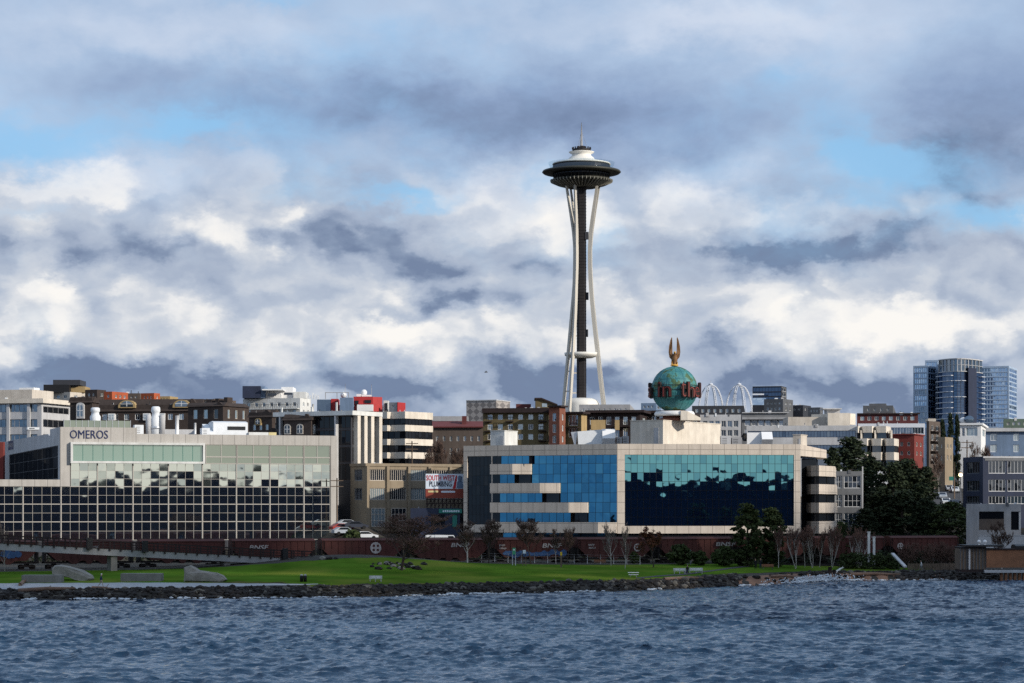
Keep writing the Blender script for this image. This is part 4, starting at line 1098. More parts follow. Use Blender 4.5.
# ------------------------------------------------------------------ globe sign
def globe_sign():
    D = 443.0; px = 674.5; k = D / F; c = W3(px, 389.5, D); rad = 22.9 * k; zb = GP[6] + .15
    root = thing('globe_sign', 'green and teal globe sign ringed by red words with a bronze eagle on top', 'globe sign', (c.x, c.y, zb))
    b = MB(); n = 48; prof = [(rad * math.sin(t), -rad * math.cos(t)) for t in np.linspace(.02, math.pi - .02, 32)]; b.lathe(prof, c, n); b.build('globe', 'globe', root)
    m = MB()
    for i in range(8):
        a = math.pi * i / 8; r2 = rad * 1.004
        m.tube([c + Vector((r2 * math.cos(a) * math.cos(t), r2 * math.sin(a) * math.cos(t), r2 * math.sin(t))) for t in np.linspace(0, 2 * math.pi, 37)], .035, 4)
    for lat in (-50, -25, 0, 25, 50):
        m.tube([c + Vector((rad * 1.004 * math.cos(R(lat)) * math.cos(t), rad * 1.004 * math.cos(R(lat)) * math.sin(t), rad * 1.004 * math.sin(R(lat)))) for t in np.linspace(0, 2 * math.pi, 49)], .03, 4)
    m.build('seam', 'globe', root)
    # words on a ring: "It's in the P-I", red tubes on dark backs; letters face outwards
    R_ = rad + .60; zl, zh = Z(397.8, D), Z(383.0, D)
    text = "It's in the P-I   "; N = len(text) + 3
    face_i = 7.12                           # position in the text that faces the camera
    step = 24.5
    back = MB(); front = MB()
    for i, ch in enumerate(text):
        if ch == ' ': continue
        a = R(-90 + (i - face_i) * step * .78)
        p = Vector((c.x + R_ * math.cos(a), c.y + R_ * math.sin(a))); t = Vector((-math.sin(a), math.cos(a)))
        wd = {'i': .5, 'I': .62, 't': .95, "'": .4, '-': .8}.get(ch, 1.55)
        f = Fr(p - t * wd / 2, p + t * wd / 2)
        hi = zh if ch in "IPthd" else (zh - .0 if ch == 'i' else zl + (zh - zl) * .70)
        lo = zl if ch not in "'-" else (zh - .8 if ch == "'" else (zl + zh) / 2 - .2)
        if ch == "'": hi = zh
        if ch == '-': hi = lo + .4
        add_text(back, ch, f, -.09, wd + .09, lo - .08, hi + .08, -.45, .4, 0, 0, .05)
        add_text(front, ch, f, .04, wd - .04, lo + .05, hi - .05, -.04, .09, 0, 0, -.018)
    back.build('letter_back', 'dwood', root); front.build('lettering', 'neon', root)
    ring = MB()
    for zz in (zl + .15, (zl + zh) / 2, zh - .5):
        ring.tube([(c.x + (rad + .12) * math.cos(t), c.y + (rad + .12) * math.sin(t), zz) for t in np.linspace(0, 2 * math.pi, 61)], .045, 5, cap=False)
    ring.build('ring', 'needled', root)
    # cradle
    q = MB(); q.lathe([(2.9, zb), (2.9, zb + .35), (2.2, zb + .5), (2.0, c.z - rad * .93)], (c.x, c.y, 0), 20); q.build('pedestal_drum', 'rust', root)
    q = MB(); q.lathe([(3.6, Z(416, D)), (3.75, Z(414, D)), (3.5, Z(411.6, D)), (2.2, Z(411, D))], (c.x, c.y, 0), 24); q.build('collar', 'white', root)
    q = MB(); q.prism([(c.x + .9, c.y - 3.9), (c.x + 2.1, c.y - 3.9), (c.x + 4.6, c.y - 3.2), (c.x + 4.6, c.y), (c.x + .9, c.y)], zb - .01, [Z(411.5, D), Z(412, D), Z(418.5, D), Z(418.5, D), Z(411.5, D)]); q.build('access_hood', 'creamw', root)
    # eagle: upright body, raised wings, head turned, gilded perch
    e = MB(); bz = c.z + rad
    y = c.y
    e.tube([(c.x, y, Z(364.5, D)), (c.x - .02, y, Z(361, D)), (c.x, y - .1, Z(357, D)), (c.x + .05, y - .15, Z(353.5, D))], [.3, .58, .55, .25], 10)
    e.tube([(c.x - .3, y, Z(362, D)), (c.x - .45, y + .15, Z(366, D))], [.2, .3], 6); e.tube([(c.x + .3, y, Z(362, D)), (c.x + .42, y + .15, Z(366, D))], [.2, .28], 6)
    ea = e.build('eagle', 'eag', root)
    for sg in (-1, 1):
        w = MB(); pts = [(.35, 361), (.95, 357), (1.08, 352), (1.0, 346), (.72, 339.5), (.5, 337), (.42, 338.5), (.50, 344), (.46, 349), (.36, 353), (.22, 356)]
        f = Fr((c.x - 5, y + .1), (c.x + 5, y + .1)); ol = [(5 + sg * a, Z(p, D)) for a, p in pts]
        if sg < 0: ol = ol[::-1]
        w.fpoly(f, ol[::-1], -.16, .16)
        for j in range(5):
            a0 = Vector((c.x + sg * (.45 + .1 * j), y - .1, Z(356 - j * .5, D))); a1 = Vector((c.x + sg * (.45 + .09 * j), y - .08, Z(340 + 2.2 * j, D))); w.tube([a0, a1], [.09, .03], 5)
        w.build('wing', 'eag', ea)
    hd = MB(); hd.ball((c.x + .05, y - .2, Z(352.6, D)), (.24, .28, .24), 2); hd.tube([(c.x + .05, y - .4, Z(352.6, D)), (c.x + .16, y - .62, Z(353.2, D))], [.1, .02], 6); hd.build('head', 'gold', ea)
    g = MB(); g.ball((c.x, y, Z(365.3, D)), (.75, .6, .28), 2); g.tube([(c.x - .5, y - .3, Z(366, D)), (c.x - .55, y - .35, Z(361.5, D))], [.13, .1], 6); g.tube([(c.x + .45, y - .3, Z(366, D)), (c.x + .5, y - .35, Z(362, D))], [.13, .1], 6); g.build('perch', 'gold', ea)
globe_sign()

# ================================================================== the tall observation tower
def needle():
    D = 1300.0; k = D / F; c0 = P(581.5, D); zg = Z(464, D) - 1
    root = thing('observation_tower', 'tall white observation tower with a saucer top and tapering legs on the skyline', 'tower', (c0.x, c0.y, zg))
    c = (c0.x, c0.y, 0)
    def lat(name, prof, mt, n=64):
        b = MB(); b.lathe([(r * k, Z(py, D)) for r, py in prof], c, n); return b.build(name, mt, root)
    prof = [(187, 16.6), (200, 14.6), (215, 12.2), (232, 9.8), (250, 8.6), (268, 8.8), (285, 9.6), (300, 10.8), (320, 12.8), (345, 15.6), (370, 18.4), (404, 22.4), (440, 27), (465, 30)]
    sep = [(187, 5.6), (215, 3.2), (232, 1.6), (245, .8), (285, .8), (297, 1.2), (320, 2.1), (350, 2.9), (404, 4.2), (465, 6)]
    pys = np.linspace(187, 465, 60)
    for az in (228, 348, 108):
        a = R(az); rad = Vector((math.cos(a), math.sin(a), 0)); tan = Vector((-math.sin(a), math.cos(a), 0))
        lg = MB()
        for sg in (-1, 1):
            pts = []
            for py in pys:
                r = np.interp(py, [p[0] for p in prof], [p[1] for p in prof]); s = np.interp(py, [p[0] for p in sep], [p[1] for p in sep])
                pts.append(Vector(c) + Vector((0, 0, Z(py, D))) + rad * r * k + tan * sg * s * k)
            for i in range(len(pts) - 1):
                w = np.interp(pys[i], [187, 240, 290, 404], [.62, .95, .95, .82])
                dr = np.interp(pys[i], [187, 230, 300, 404], [.8, 1.25, 1.25, 1.0]); 
                x, y = tan * w / 1.5, rad * dr / 1.2
                q0, q1 = pts[i], pts[i + 1]
                lg.hexa([q1 - x - y, q1 + x - y, q1 + x + y, q1 - x + y, q0 - x - y, q0 + x - y, q0 + x + y, q0 - x + y])
        l = lg.build('leg', 'needle', root)
        for py in (303, 318, 335, 372, 392, 415, 440):
            r = np.interp(py, [p[0] for p in prof], [p[1] for p in prof]); s = np.interp(py, [p[0] for p in sep], [p[1] for p in sep])
            p0 = Vector(c) + Vector((0, 0, Z(py, D))) + rad * r * k; rg = MB(); rg.bar(p0 - tan * s * k, p0 + tan * s * k, .55, .6); rg.build('cross_tie', 'needle', l)
    co = MB(); co.lathe([(5.0 * k, Z(466, D)), (4.7 * k, Z(300, D)), (4.6 * k, Z(187, D))], c, 6, smooth=False); core = co.build('lift_core', 'needled', root)
    br = MB()
    for i in range(70):
        z0 = Z(404 - i * 3.1, D)
        for a in range(0, 360, 60):
            p = Vector((c0.x + 4.75 * k * math.cos(R(a)), c0.y + 4.75 * k * math.sin(R(a)), z0)); p2 = Vector((c0.x + 4.75 * k * math.cos(R(a + 60)), c0.y + 4.75 * k * math.sin(R(a + 60)), z0))
            br.bar(p, p2, .22, .3)
    br.build('lattice', 'needled', core)
    for a, py in ((30, 333), (20, 296), (335, 236)):
        e = MB(); p = Vector((c0.x + 5.6 * k * math.cos(R(a)), c0.y + 5.6 * k * math.sin(R(a)), Z(py, D))); e.box(p.x - 1.0, p.x + 1.0, p.y - 1.0, p.y + 1.0, p.z - 2, p.z + 2); e.build('lift_car', 'charcoal', core)
    lat('lower_platform', [(6, 358.2), (11, 358), (16.6, 355.8), (17.2, 352.8), (6, 352.6)], 'deckw', 36)
    lat('base_pavilion', [(18, 466), (18, 404), (16, 400.5), (12, 398.6), (7, 398.0)], 'deckw')
    # saucer, from the bottom up
    lat('underside', [(11, 187.6), (16, 187), (24, 184.2), (30.6, 181.4), (30.9, 180.4), (27, 178.5)], 'halo')
    rb = MB()
    for i in range(48):
        a = 2 * math.pi * i / 48; d = Vector((math.cos(a), math.sin(a), 0)); o = Vector((c0.x, c0.y, 0))
        pts = [(14, 187.6), (24, 184.9), (30.8, 181.9), (31.0, 180.0)]
        for q in range(3):
            rb.bar(o + d * pts[q][0] * k + Vector((0, 0, Z(pts[q][1], D))), o + d * pts[q + 1][0] * k + Vector((0, 0, Z(pts[q + 1][1], D))), .42, .55)
    rb.build('rib', 'ribs', root)
    lat('restaurant_level', [(27.4, 179), (28.6, 174.6), (28, 172.8)], 'g_blk')
    mm = MB()
    for i in range(48):
        a = 2 * math.pi * i / 48; d = Vector((math.cos(a), math.sin(a), 0)); o = Vector((c0.x, c0.y, 0)); mm.bar(o + d * 27.6 * k + Vector((0, 0, Z(179, D))), o + d * 28.8 * k + Vector((0, 0, Z(174.6, D))), .22, .3)
    mm.build('restaurant_mullion', 'halo', root)
    lat('halo_ring', [(30.2, 173.8), (38.0, 173.6), (39.5, 172.3), (38.6, 170.9), (32, 169.8), (30.2, 170.2)], 'halo')
    sp = MB()
    for i in range(24):
        a = 2 * math.pi * i / 24; d = Vector((math.cos(a), math.sin(a), 0)); o = Vector((c0.x, c0.y, 0)); sp.bar(o + d * 27 * k + Vector((0, 0, Z(172.4, D))), o + d * 31 * k + Vector((0, 0, Z(172.2, D))), .5, .6)
    sp.build('halo_bracket', 'needled', root)
    lat('observation_deck', [(28.4, 172), (30.0, 170.6), (29.4, 168.6), (28.2, 164.6), (26.5, 163.2)], 'g_dark')
    gp = MB(); n = 48
    for i in range(n):
        a0, a1 = 2 * math.pi * i / n, 2 * math.pi * (i + .93) / n
        vs = []
        for r, py in ((30.6, 169.6), (33.4, 163.0)):
            for a in (a0, a1): vs.append((c0.x + r * k * math.cos(a), c0.y + r * k * math.sin(a), Z(py, D)))
        gp.add(vs + [(x * 1, y * 1, z + .0) for x, y, z in []], [(0, 1, 3, 2)])
    gp.build('glass_barrier', 'g_clear', root)
    lat('roof', [(29.2, 164.6), (28.6, 163.4), (22, 161.9), (16.5, 160.8), (13.4, 159.6), (12.0, 157.6), (9.6, 155.8), (9.4, 154.4), (12.4, 152.7), (12.8, 152.0), (10.5, 151.6), (8.6, 151.5)], 'deckw')
    lat('crown', [(9.2, 151.8), (9.3, 149.3), (8.4, 149.0), (5.2, 148.8), (4.6, 146.4), (2.2, 145.9)], 'needled')
    cr = MB()
    for i in range(16):
        a = 2 * math.pi * i / 16; cr.box(c0.x + 9 * k * math.cos(a) - .35, c0.x + 9 * k * math.cos(a) + .35, c0.y + 9 * k * math.sin(a) - .35, c0.y + 9 * k * math.sin(a) + .35, Z(149.4, D), Z(147.4, D))
    cr.build('beacon_box', 'needled', root)
    sp = MB(); sp.tube([(c0.x, c0.y, Z(146.5, D)), (c0.x, c0.y, Z(134, D)), (c0.x, c0.y, Z(122.5, D))], [.8, .45, .14], 6); sp.build('spire', 'grey', root)
    gu = MB()
    for a in (0, 120, 240): gu.tube([(c0.x + 6 * k * math.cos(R(a + 10)), c0.y + 6 * k * math.sin(R(a + 10)), Z(148, D)), (c0.x, c0.y, Z(131, D))], .07, 4)
    gu.build('guy_wire', 'grey', root)
needle()
# ================================================================== the city behind
def slabbox(root, name, mt, px0, px1, py0, py1, D, depth=4, th=0):
    """a box given by its front face in the photo at distance D"""
    A = P(px0, D); B = P(px1, D + math.tan(R(th)) * (px1 - px0) / F * D)
    f = Fr(A, B); b = MB(); b.fbox(f, 0, f.L, Z(py1, D), Z(py0, D), -depth, 0); return b.build(name, mt, root), f
def railing(root, fr, u0, u1, z0, h=1.0, w=.3, mt='black'):
    m = MB(); m.fbox(fr, u0, u1, z0 + h - .08, z0 + h, w, w + .08)
    n = max(2, int((u1 - u0) / .45))
    for i in range(n + 1):
        u = u0 + (u1 - u0) * i / n; m.fbox(fr, u - .03, u + .03, z0, z0 + h - .08, w, w + .06)
    return m.build('railing', mt, root)
def balcony(B, side, u0, u1, zf, mt='dwood', depth=1.2):
    fr = B.L if side == 'L' else B.Rt; m = MB(); m.fbox(fr, u0, u1, zf - .18, zf, .003, depth); s = m.build('balcony', mt, B.root)
    railing(s, fr, u0, u1, zf, 1.0, depth - .1)

# 1 banded office at the far left
b = Bld('banded_office', 'pale concrete office with long dark ribbon windows at the far left edge', -40, 41.5, 70, 398.3, 520, 'lgrey', th=16)
rows = [(404, 412), (419, 427), (434, 441.5)]
b.face('L', rows, ribbon=True, nx=16, gl=['g_mid'], frm='grey', end=1.0); b.face('R', [(406, 412.5), (419, 427), (434, 441)], ribbon=True, nx=5, gl=['g_blk'], frm='grey', end=.4)
b.cornice(398.5, 403, .8, 'creamw'); pr_ = MB()
for f_ in (.1, .35, .6, .85): u_ = b.L.L * f_; pr_.fbox(b.L, u_ - .35, u_ + .35, b.z0, b.z(403.2), .003, .35)
pr_.build('pier', 'lgrey', b.root)
b.penthouse(.17, 1, (.15, .9), 388.8, 'cream'); b.penthouse(.2, .38, (.3, .5), 386.4, 'white', 'vent_housing'); b.finish()
# 1b house with black flat roof boxes
b = Bld('hilltop_house', 'cream hilltop house under stacked black flat roofs, behind the banded office', 46, 70, 88, 392, 640, 'cream', th=30)
b.face('L', [(395, 398)], cols=3, fill=.5); b.face('R', [(395, 398)], cols=2, fill=.4)
slabbox(b.root, 'roof_terrace', 'black', 43.5, 69, 384.6, 392.6, 641, 10); slabbox(b.root, 'flat_roof', 'charcoal', 53, 80, 379.8, 385.0, 643, 9); slabbox(b.root, 'attic', 'dgrey', 56, 78, 384.9, 387, 644, 8); slabbox(b.root, 'attic_wall', 'oltan', 69.5, 85, 386.4, 392.5, 644, 8); b.finish()
# 2 brown mansard houses
def mansard(B, pyr, pye, m='brown', back=2.2):
    """steep shingled roof skirt round the top of the block"""
    q = MB(); z0, z1 = B.z(pye), B.z(pyr)
    q.fprism(B.L, [(.35, z0), (-back, z1), (-back - .5, z1), (-back - .5, z0)], -.3, B.L.L + .34); q.fprism(B.Rt, [(.35, z0), (-back, z1), (-back - .5, z1), (-back - .5, z0)], .002, B.Rt.L)
    q.build('mansard_roof', m, B.root)
def dormer(B, side, px, w, py0, py1, wallm='cream', gl='g_mid', arch=True, out=.5, gw=.68):
    fr = B.L if side == 'L' else B.Rt; u = fr.u(px); z0, z1 = B.z(py1), B.z(py0); D = B.D; hw = w * D / F / 2
    pts = [(u - hw, z0), (u + hw, z0), (u + hw, z1 - hw * .7)] + ([(u + hw * math.cos(t), z1 - hw * .7 + hw * .7 * math.sin(t)) for t in np.linspace(.25, math.pi - .25, 7)] if arch else [(u + hw, z1), (u - hw, z1)]) + [(u - hw, z1 - hw * .7)]
    d = MB(); d.fpoly(fr, pts, -2.4, out); o = d.build('dormer', wallm, B.root)
    g = MB(); cz = (z0 + z1) / 2; g.fpoly(fr, [(u + (p - u) * gw, cz + (q - cz) * gw * 1.05) for p, q in pts], out + .003, out + .04); gg = g.build('window', gl, o)
    f = MB(); f.fbox(fr, u - .05, u + .05, z0 + .3, z1 - .3, out + .045, out + .09); f.fbox(fr, u - hw * gw, u + hw * gw, cz - .05, cz + .05, out + .045, out + .09); f.build('frame', 'white', gg)
b = Bld('shingled_house', 'dark brown shingled house with a tall arched blue window, right of the banded office', 70, 92, 99, 397.5, 505, 'brown', th=14)
b.face('L', [], 1); b.face('R', [(410, 418)], cols=1, fill=.4, gl=['g_dark']); mansard(b, 396.5, 402.5, back=.9)
dormer(b, 'L', 81, 8.2, 402.5, 418.5, 'lgrey', 'g_mid'); b.finish()
b = Bld('shingled_terrace', 'long dark brown shingled terrace with cream arched dormers behind the silver cooling towers', 97, 200, 204, 404.5, 520, 'brown', th=8)
b.face('L', [(413.5, 419.5)], cols=9, fill=.45, gl=['g_pale', 'g_mid', 'g_dark']); b.face('R', [(413, 419)], cols=1, fill=.3); mansard(b, 398.6, 411, back=1.6)
for px in (127.5, 182): dormer(b, 'L', px, 18, 399.6, 407.6, 'oltan', 'g_mid', gw=.72)
for px in (112, 147, 162): dormer(b, 'L', px, 7, 413.2, 420, 'white', 'g_pale', False, gw=.7)
b.finish()
b = Bld('shingled_house', 'dark brown house with tall white framed windows, just above the white roof lantern', 188, 223, 249, 404.5, 500, 'brown', th=26)
b.face('L', [(409, 418.5)], cols=3, fill=.42, gl=['g_dark', 'g_pale'], frm='cream', nx=1); b.face('R', [(409, 418)], cols=3, fill=.36, gl=['g_pale'], frm='cream', nx=1); mansard(b, 402, 406, back=.9)
for k_, (l0, l1) in enumerate(((.1, .2), (.35, .45), (.55, .7))): b.penthouse(l0, l1, (.3, .5), 396.5 + k_, 'brown', 'chimney')
b.finish()
b = Bld('shingled_house', 'low brown shingled house with cream gables, between the dark house and the fin fronted tower', 249, 272, 283, 412, 492, 'brown', th=28)
b.face('L', [(424, 430)], cols=3, fill=.5, gl=['g_pale'], frm='cream', nx=1); b.face('R', [(422, 430)], cols=2, fill=.5, frm='cream', nx=1); mansard(b, 409.5, 417, back=1.2); dormer(b, 'R', 277, 6, 415.5, 423, 'cream', 'g_pale', True); dormer(b, 'L', 259, 7, 418, 425, 'oltan', 'g_dark', True); b.finish()
b = Bld('shingled_house', 'dark turret house with arched white windows just above the stone parapet', 284, 311, 320, 417.5, 478, 'brown', th=24)
b.face('L', [], 1); b.face('R', [], 1); mansard(b, 413.8, 420, back=.9)
for px in (287.5, 300): dormer(b, 'L', px, 7.5, 423.6, 434, 'cream', 'g_dark', True, .12, .75)
dormer(b, 'R', 314, 5, 424, 434, 'cream', 'g_pale', True, .12, .75)
c_ = P(313, 480); m_ = MB(); m_.tube([(c_.x, c_.y, Z(420, 480)), (c_.x, c_.y, Z(404, 480))], .2, 8); m_.build('flue', 'offw', b.root); b.finish()
# blocks seen above the terrace
def far_block(name, label, pl, pc, pr, pyt, D, wall, rows=(), colsL=3, colsR=2, th=25, fill=.5, gl=('g_dark', 'g_mid'), frm='offw', ribbon=False, pyb=None, nx=2):
    b = Bld(name, label, pl, pc, pr, pyt, D, wall, th=th)
    b.face('L', rows, colsL, fill, gl, frm, nx if not ribbon else max(3, colsL), 1, ribbon); b.face('R', rows, colsR, fill, gl, frm, nx if not ribbon else max(2, colsR), 1, ribbon)
    return b
far_block('apartment_house', 'small dark and grey block with a red sunlit end, above the brown terrace roof', 85, 97, 106, 389.5, 600, 'brown', [(393, 396)], 2, 1).finish()
far_block('apartment_house', 'red and cream block with a slanting cream parapet, above the left arched dormer', 104, 112, 128, 391.5, 590, 'orange', [(394.5, 397.5)], 1, 3).finish()
far_block('apartment_house', 'grey brown block with a long flat parapet left of the orange block', 119, 140, 143, 393.2, 600, 'tand', [(396, 398)], 4, 1, th=8).finish()
far_block('apartment_house', 'orange red block on the skyline above the brown terrace', 141, 154, 160, 393, 585, 'orange', [(396, 398.5)], 3, 1).finish()
far_block('apartment_house', 'low cream block on the skyline right of the orange block', 158, 170, 178, 396.2, 600, 'oltan', [(398.5, 400.5)], 3, 1, th=12).finish()
far_block('apartment_house', 'low brown block with small chimneys at the skyline above the dark house', 192, 214, 236, 399, 610, 'tand', [(401, 403.5)], 4, 3).finish()
# 3 white apartment building with dark cube
b = Bld('apartment_building', 'white stepped apartment building carrying a dark blue rooftop cube', 243, 300, 311, 398, 575, 'offw', th=20)
b.face('L', [(402, 406), (409.5, 414)], 7, .42, ('g_dark', 'g_pale', 'g_mid')); b.face('R', [(402, 406), (409.5, 414)], 2, .4)
slabbox(b.root, 'rooftop_cube', 'navy', 242.5, 260.5, 386, 398, 577, 9); slabbox(b.root, 'cube_side', 'bluegrey', 260.6, 265, 386.3, 398, 578, 7)
slabbox(b.root, 'penthouse', 'white', 266, 281, 389.4, 398.2, 580, 8); slabbox(b.root, 'stair_tower', 'white', 281.3, 293, 387, 398.2, 582, 8); slabbox(b.root, 'penthouse', 'offw', 293.3, 306, 391.8, 398.2, 581, 8); slabbox(b.root, 'canopy', 'white', 262, 283, 389, 390.2, 576, 6)
for px, y0 in ((288, 392.5), (272, 393.5)): slabbox(b.root, 'penthouse_window', 'g_dark', px - 4, px + 4, y0, y0 + 2.4, 575.5 + 4, .2)
for i in range(6): slabbox(b.root, 'chimney', 'steelw', 304 + i * 2.7, 305.3 + i * 2.7, 392.8 + (i % 3) * 1.2, 399, 583, .8)
for i in range(4): u0 = b.L.L * (.12 + .22 * i); balcony(b, 'L', u0, u0 + 3.2, b.z(408.2), 'offw')
b.finish()
# 4 dark glass building with white fins
b = Bld('fin_fronted_office', 'dark glass office with tall white fins under a thin white roof slab', 276, 351, 378, 411.2, 475, 'charcoal', th=30)
b.face('L', [(416, 428), (430, 445), (447, 462), (464, 480)], ribbon=True, nx=14, gl=['g_blk'], frm='brown', end=.1, wd=-.1); b.face('R', [(416, 428), (430, 445), (447, 462), (464, 480)], ribbon=True, nx=8, gl=['g_blk'], frm='brown', end=.1, wd=-.1)
b.cornice(410.8, 415.2, 1.1, 'offw', 'roof_slab')
for px in (282.5, 310, 337.8): f_ = MB(); u_ = b.L.u(px); f_.fbox(b.L, u_ - .16, u_ + .16, b.z0, b.z(415.3) if px > 330 else b.z(415.3), .003, 1.0); f_.build('fin', 'lgrey', b.root)
for px in (355, 361.8, 368.6, 376.6): f_ = MB(); u_ = min(b.Rt.u(px), b.Rt.L - .3); f_.fbox(b.Rt, u_ - .55, u_ + .55, b.z0, b.z(415.3), .003, 1.0); f_.build('fin', 'creamw', b.root)
for px in (283, 313, 337.8): f_ = MB(); u_ = b.L.u(px); f_.fbox(b.L, u_ - .14, u_ + .14, b.z(410.7), b.z(402 if px > 330 else 406), .3, .6); f_.build('roof_post', 'offw', b.root)
b.finish()
# 5 red and white penthouses
b = Bld('apartment_building', 'white apartment building topped by red and pale blue penthouses', 317, 374, 389, 404.5, 560, 'offw', th=18)
b.face('L', [(406.5, 410)], 8, .5); b.face('R', [(406, 410)], 2, .5)
slabbox(b.root, 'glazed_penthouse', 'g_mid', 317, 330.5, 399.5, 411, 555, 5); slabbox(b.root, 'red_wall', 'redp', 331, 338, 398.8, 411, 556, 5); slabbox(b.root, 'blue_screen', 'bluegrey', 340, 353, 397.6, 411, 553, 4)
slabbox(b.root, 'red_penthouse', 'redp', 353.5, 372.8, 396.6, 404.4, 556, 6); rp, rf = slabbox(b.root, 'red_penthouse', 'redp', 372.9, 382.2, 396.8, 411.4, 556.2, 7, 40); slabbox(b.root, 'white_penthouse', 'offw', 383.5, 388.3, 400.5, 411.2, 560, 5); slabbox(b.root, 'dark_window', 'g_blk', 385, 387.4, 403, 410, 559.8, .4)
slabbox(b.root, 'dark_window', 'g_blk', 364.5, 371, 400, 403.2, 555.8, .4); slabbox(b.root, 'dark_window', 'g_blk', 355, 358.5, 400.5, 404, 555.8, .4); slabbox(b.root, 'white_terrace', 'white', 357, 373, 404.6, 411, 554.6, 4)
slabbox(b.root, 'white_housing', 'white', 356.5, 361, 394, 396.5, 557.5, 2); slabbox(b.root, 'white_housing', 'white', 361.5, 371, 394.8, 396.5, 557.5, 3)
for px, py in ((343.5, 395), (364, 392.6)): q = MB(); c_ = W3(px, py, 559); q.ball(c_, .75, 2); q.tube([c_, c_ - Vector((0, 0, 1.2))], .12, 6); q.build('radome', 'white', b.root)
q = MB(); f_ = Fr(P(325, 557), P(382, 557)); q.fbox(f_, f_.u(325), f_.u(349), Z(392.9, 557), Z(392.3, 557), 0, .15)
for px in (325.5, 337, 348.5): q.fbox(f_, f_.u(px) - .08, f_.u(px) + .08, Z(399, 557), Z(392.95, 557), 0, .15)
q.build('pergola', 'grey', b.root)
for px, p0 in ((345.3, 384), (371.5, 384.5)): q = MB(); c_ = W3(px, p0, 558); q.tube([c_, c_ - Vector((0, 0, 2.9))], .045, 5); q.build('mast', 'lgrey', b.root)
b.finish()
far_block('penthouse_block', 'small grey cube with a bright red sunlit side, right of the red penthouses', 389, 397, 405, 402.3, 555, 'grey', [(405, 408)], 1, 1).finish()
bb = [o for o in bpy.data.objects if o.name.startswith('penthouse_block')][0]
q = MB(); C_ = P(397, 555); f_ = Fr(C_ + Vector((.05, -.12)), C_ + Vector((math.sin(R(25)), math.cos(R(25)))) * ((lambda k: (k * C_.y - C_.x) / (math.sin(R(25)) - k * math.cos(R(25))))((405 - 512) / F))); q.fbox(f_, 0, f_.L, Z(412, 555), Z(402.2, 555), 0, .12); q.build('red_side', 'redp', bb)
# 6 cream banded office
b = Bld('banded_office', 'cream office with thick pale bands and black ribbon windows, sunlit on its right side', 376, 405, 433, 411.4, 505, 'creamw', th=36)
rows = [(418.4, 424.8), (431, 438.6), (445, 452), (458.4, 465)]
b.face('L', rows, ribbon=True, nx=5, gl=['g_blk'], frm='black', end=.0, wd=-.3); b.face('R', rows, ribbon=True, nx=8, gl=['g_blk'], frm='black', end=.0, wd=-.3)
for p0, p1 in ((411.6, 418.2), (425, 430.8), (438.8, 444.8), (452.2, 458.2)):
    q = MB(); q.fbox(b.L, 0, b.L.L * .52, b.z(p1), b.z(p0), .003, 1.3); q.build('balcony_band', 'creamw', b.root)
b.finish()
# 7 tan warehouse office
b = Bld('warehouse_office', 'old tan concrete warehouse with tall thin paned windows behind the billboard', 350.5, 366, 464, 463.4, 455, 'tan', th=58)
fr = b.Rt; cols = [(368.5, 385), (389.5, 406.5), (410.5, 427), (430.5, 448.5), (451.5, 462)]
cu = [(fr.u(a), fr.u(c)) for a, c in cols]
b.face('R', [(469.2, 480.6), (488, 500)], colsu=cu, nx=8, gl=['g_dark', 'g_pale', 'g_dark'], frm='cream', jit=.01, mw=.08)
b.face('L', [(469.2, 480.6), (488, 500)], 1, .6, ['g_dark'], 'grey', 5, 1)
q = MB()
for px in (366.9, 387.3, 408.5, 428.8, 450): u_ = fr.u(px) if px > 367 else .3; q.fbox(fr, u_ - .28, u_ + .28, b.z0, b.z(466.2), .003, .4)
q.build('pilaster', 'tan', b.root)
b.cornice(463.2, 466, .18)
for a, c in ((371, 385), (391, 406)):
    window(fr, fr.u(a), fr.u(c), b.z(527), b.z(508), 4, 3, b.root, 'g_pale' if a < 380 else 'g_dark', 'cream', .06, .12, .08, .004, .06)
b.finish()
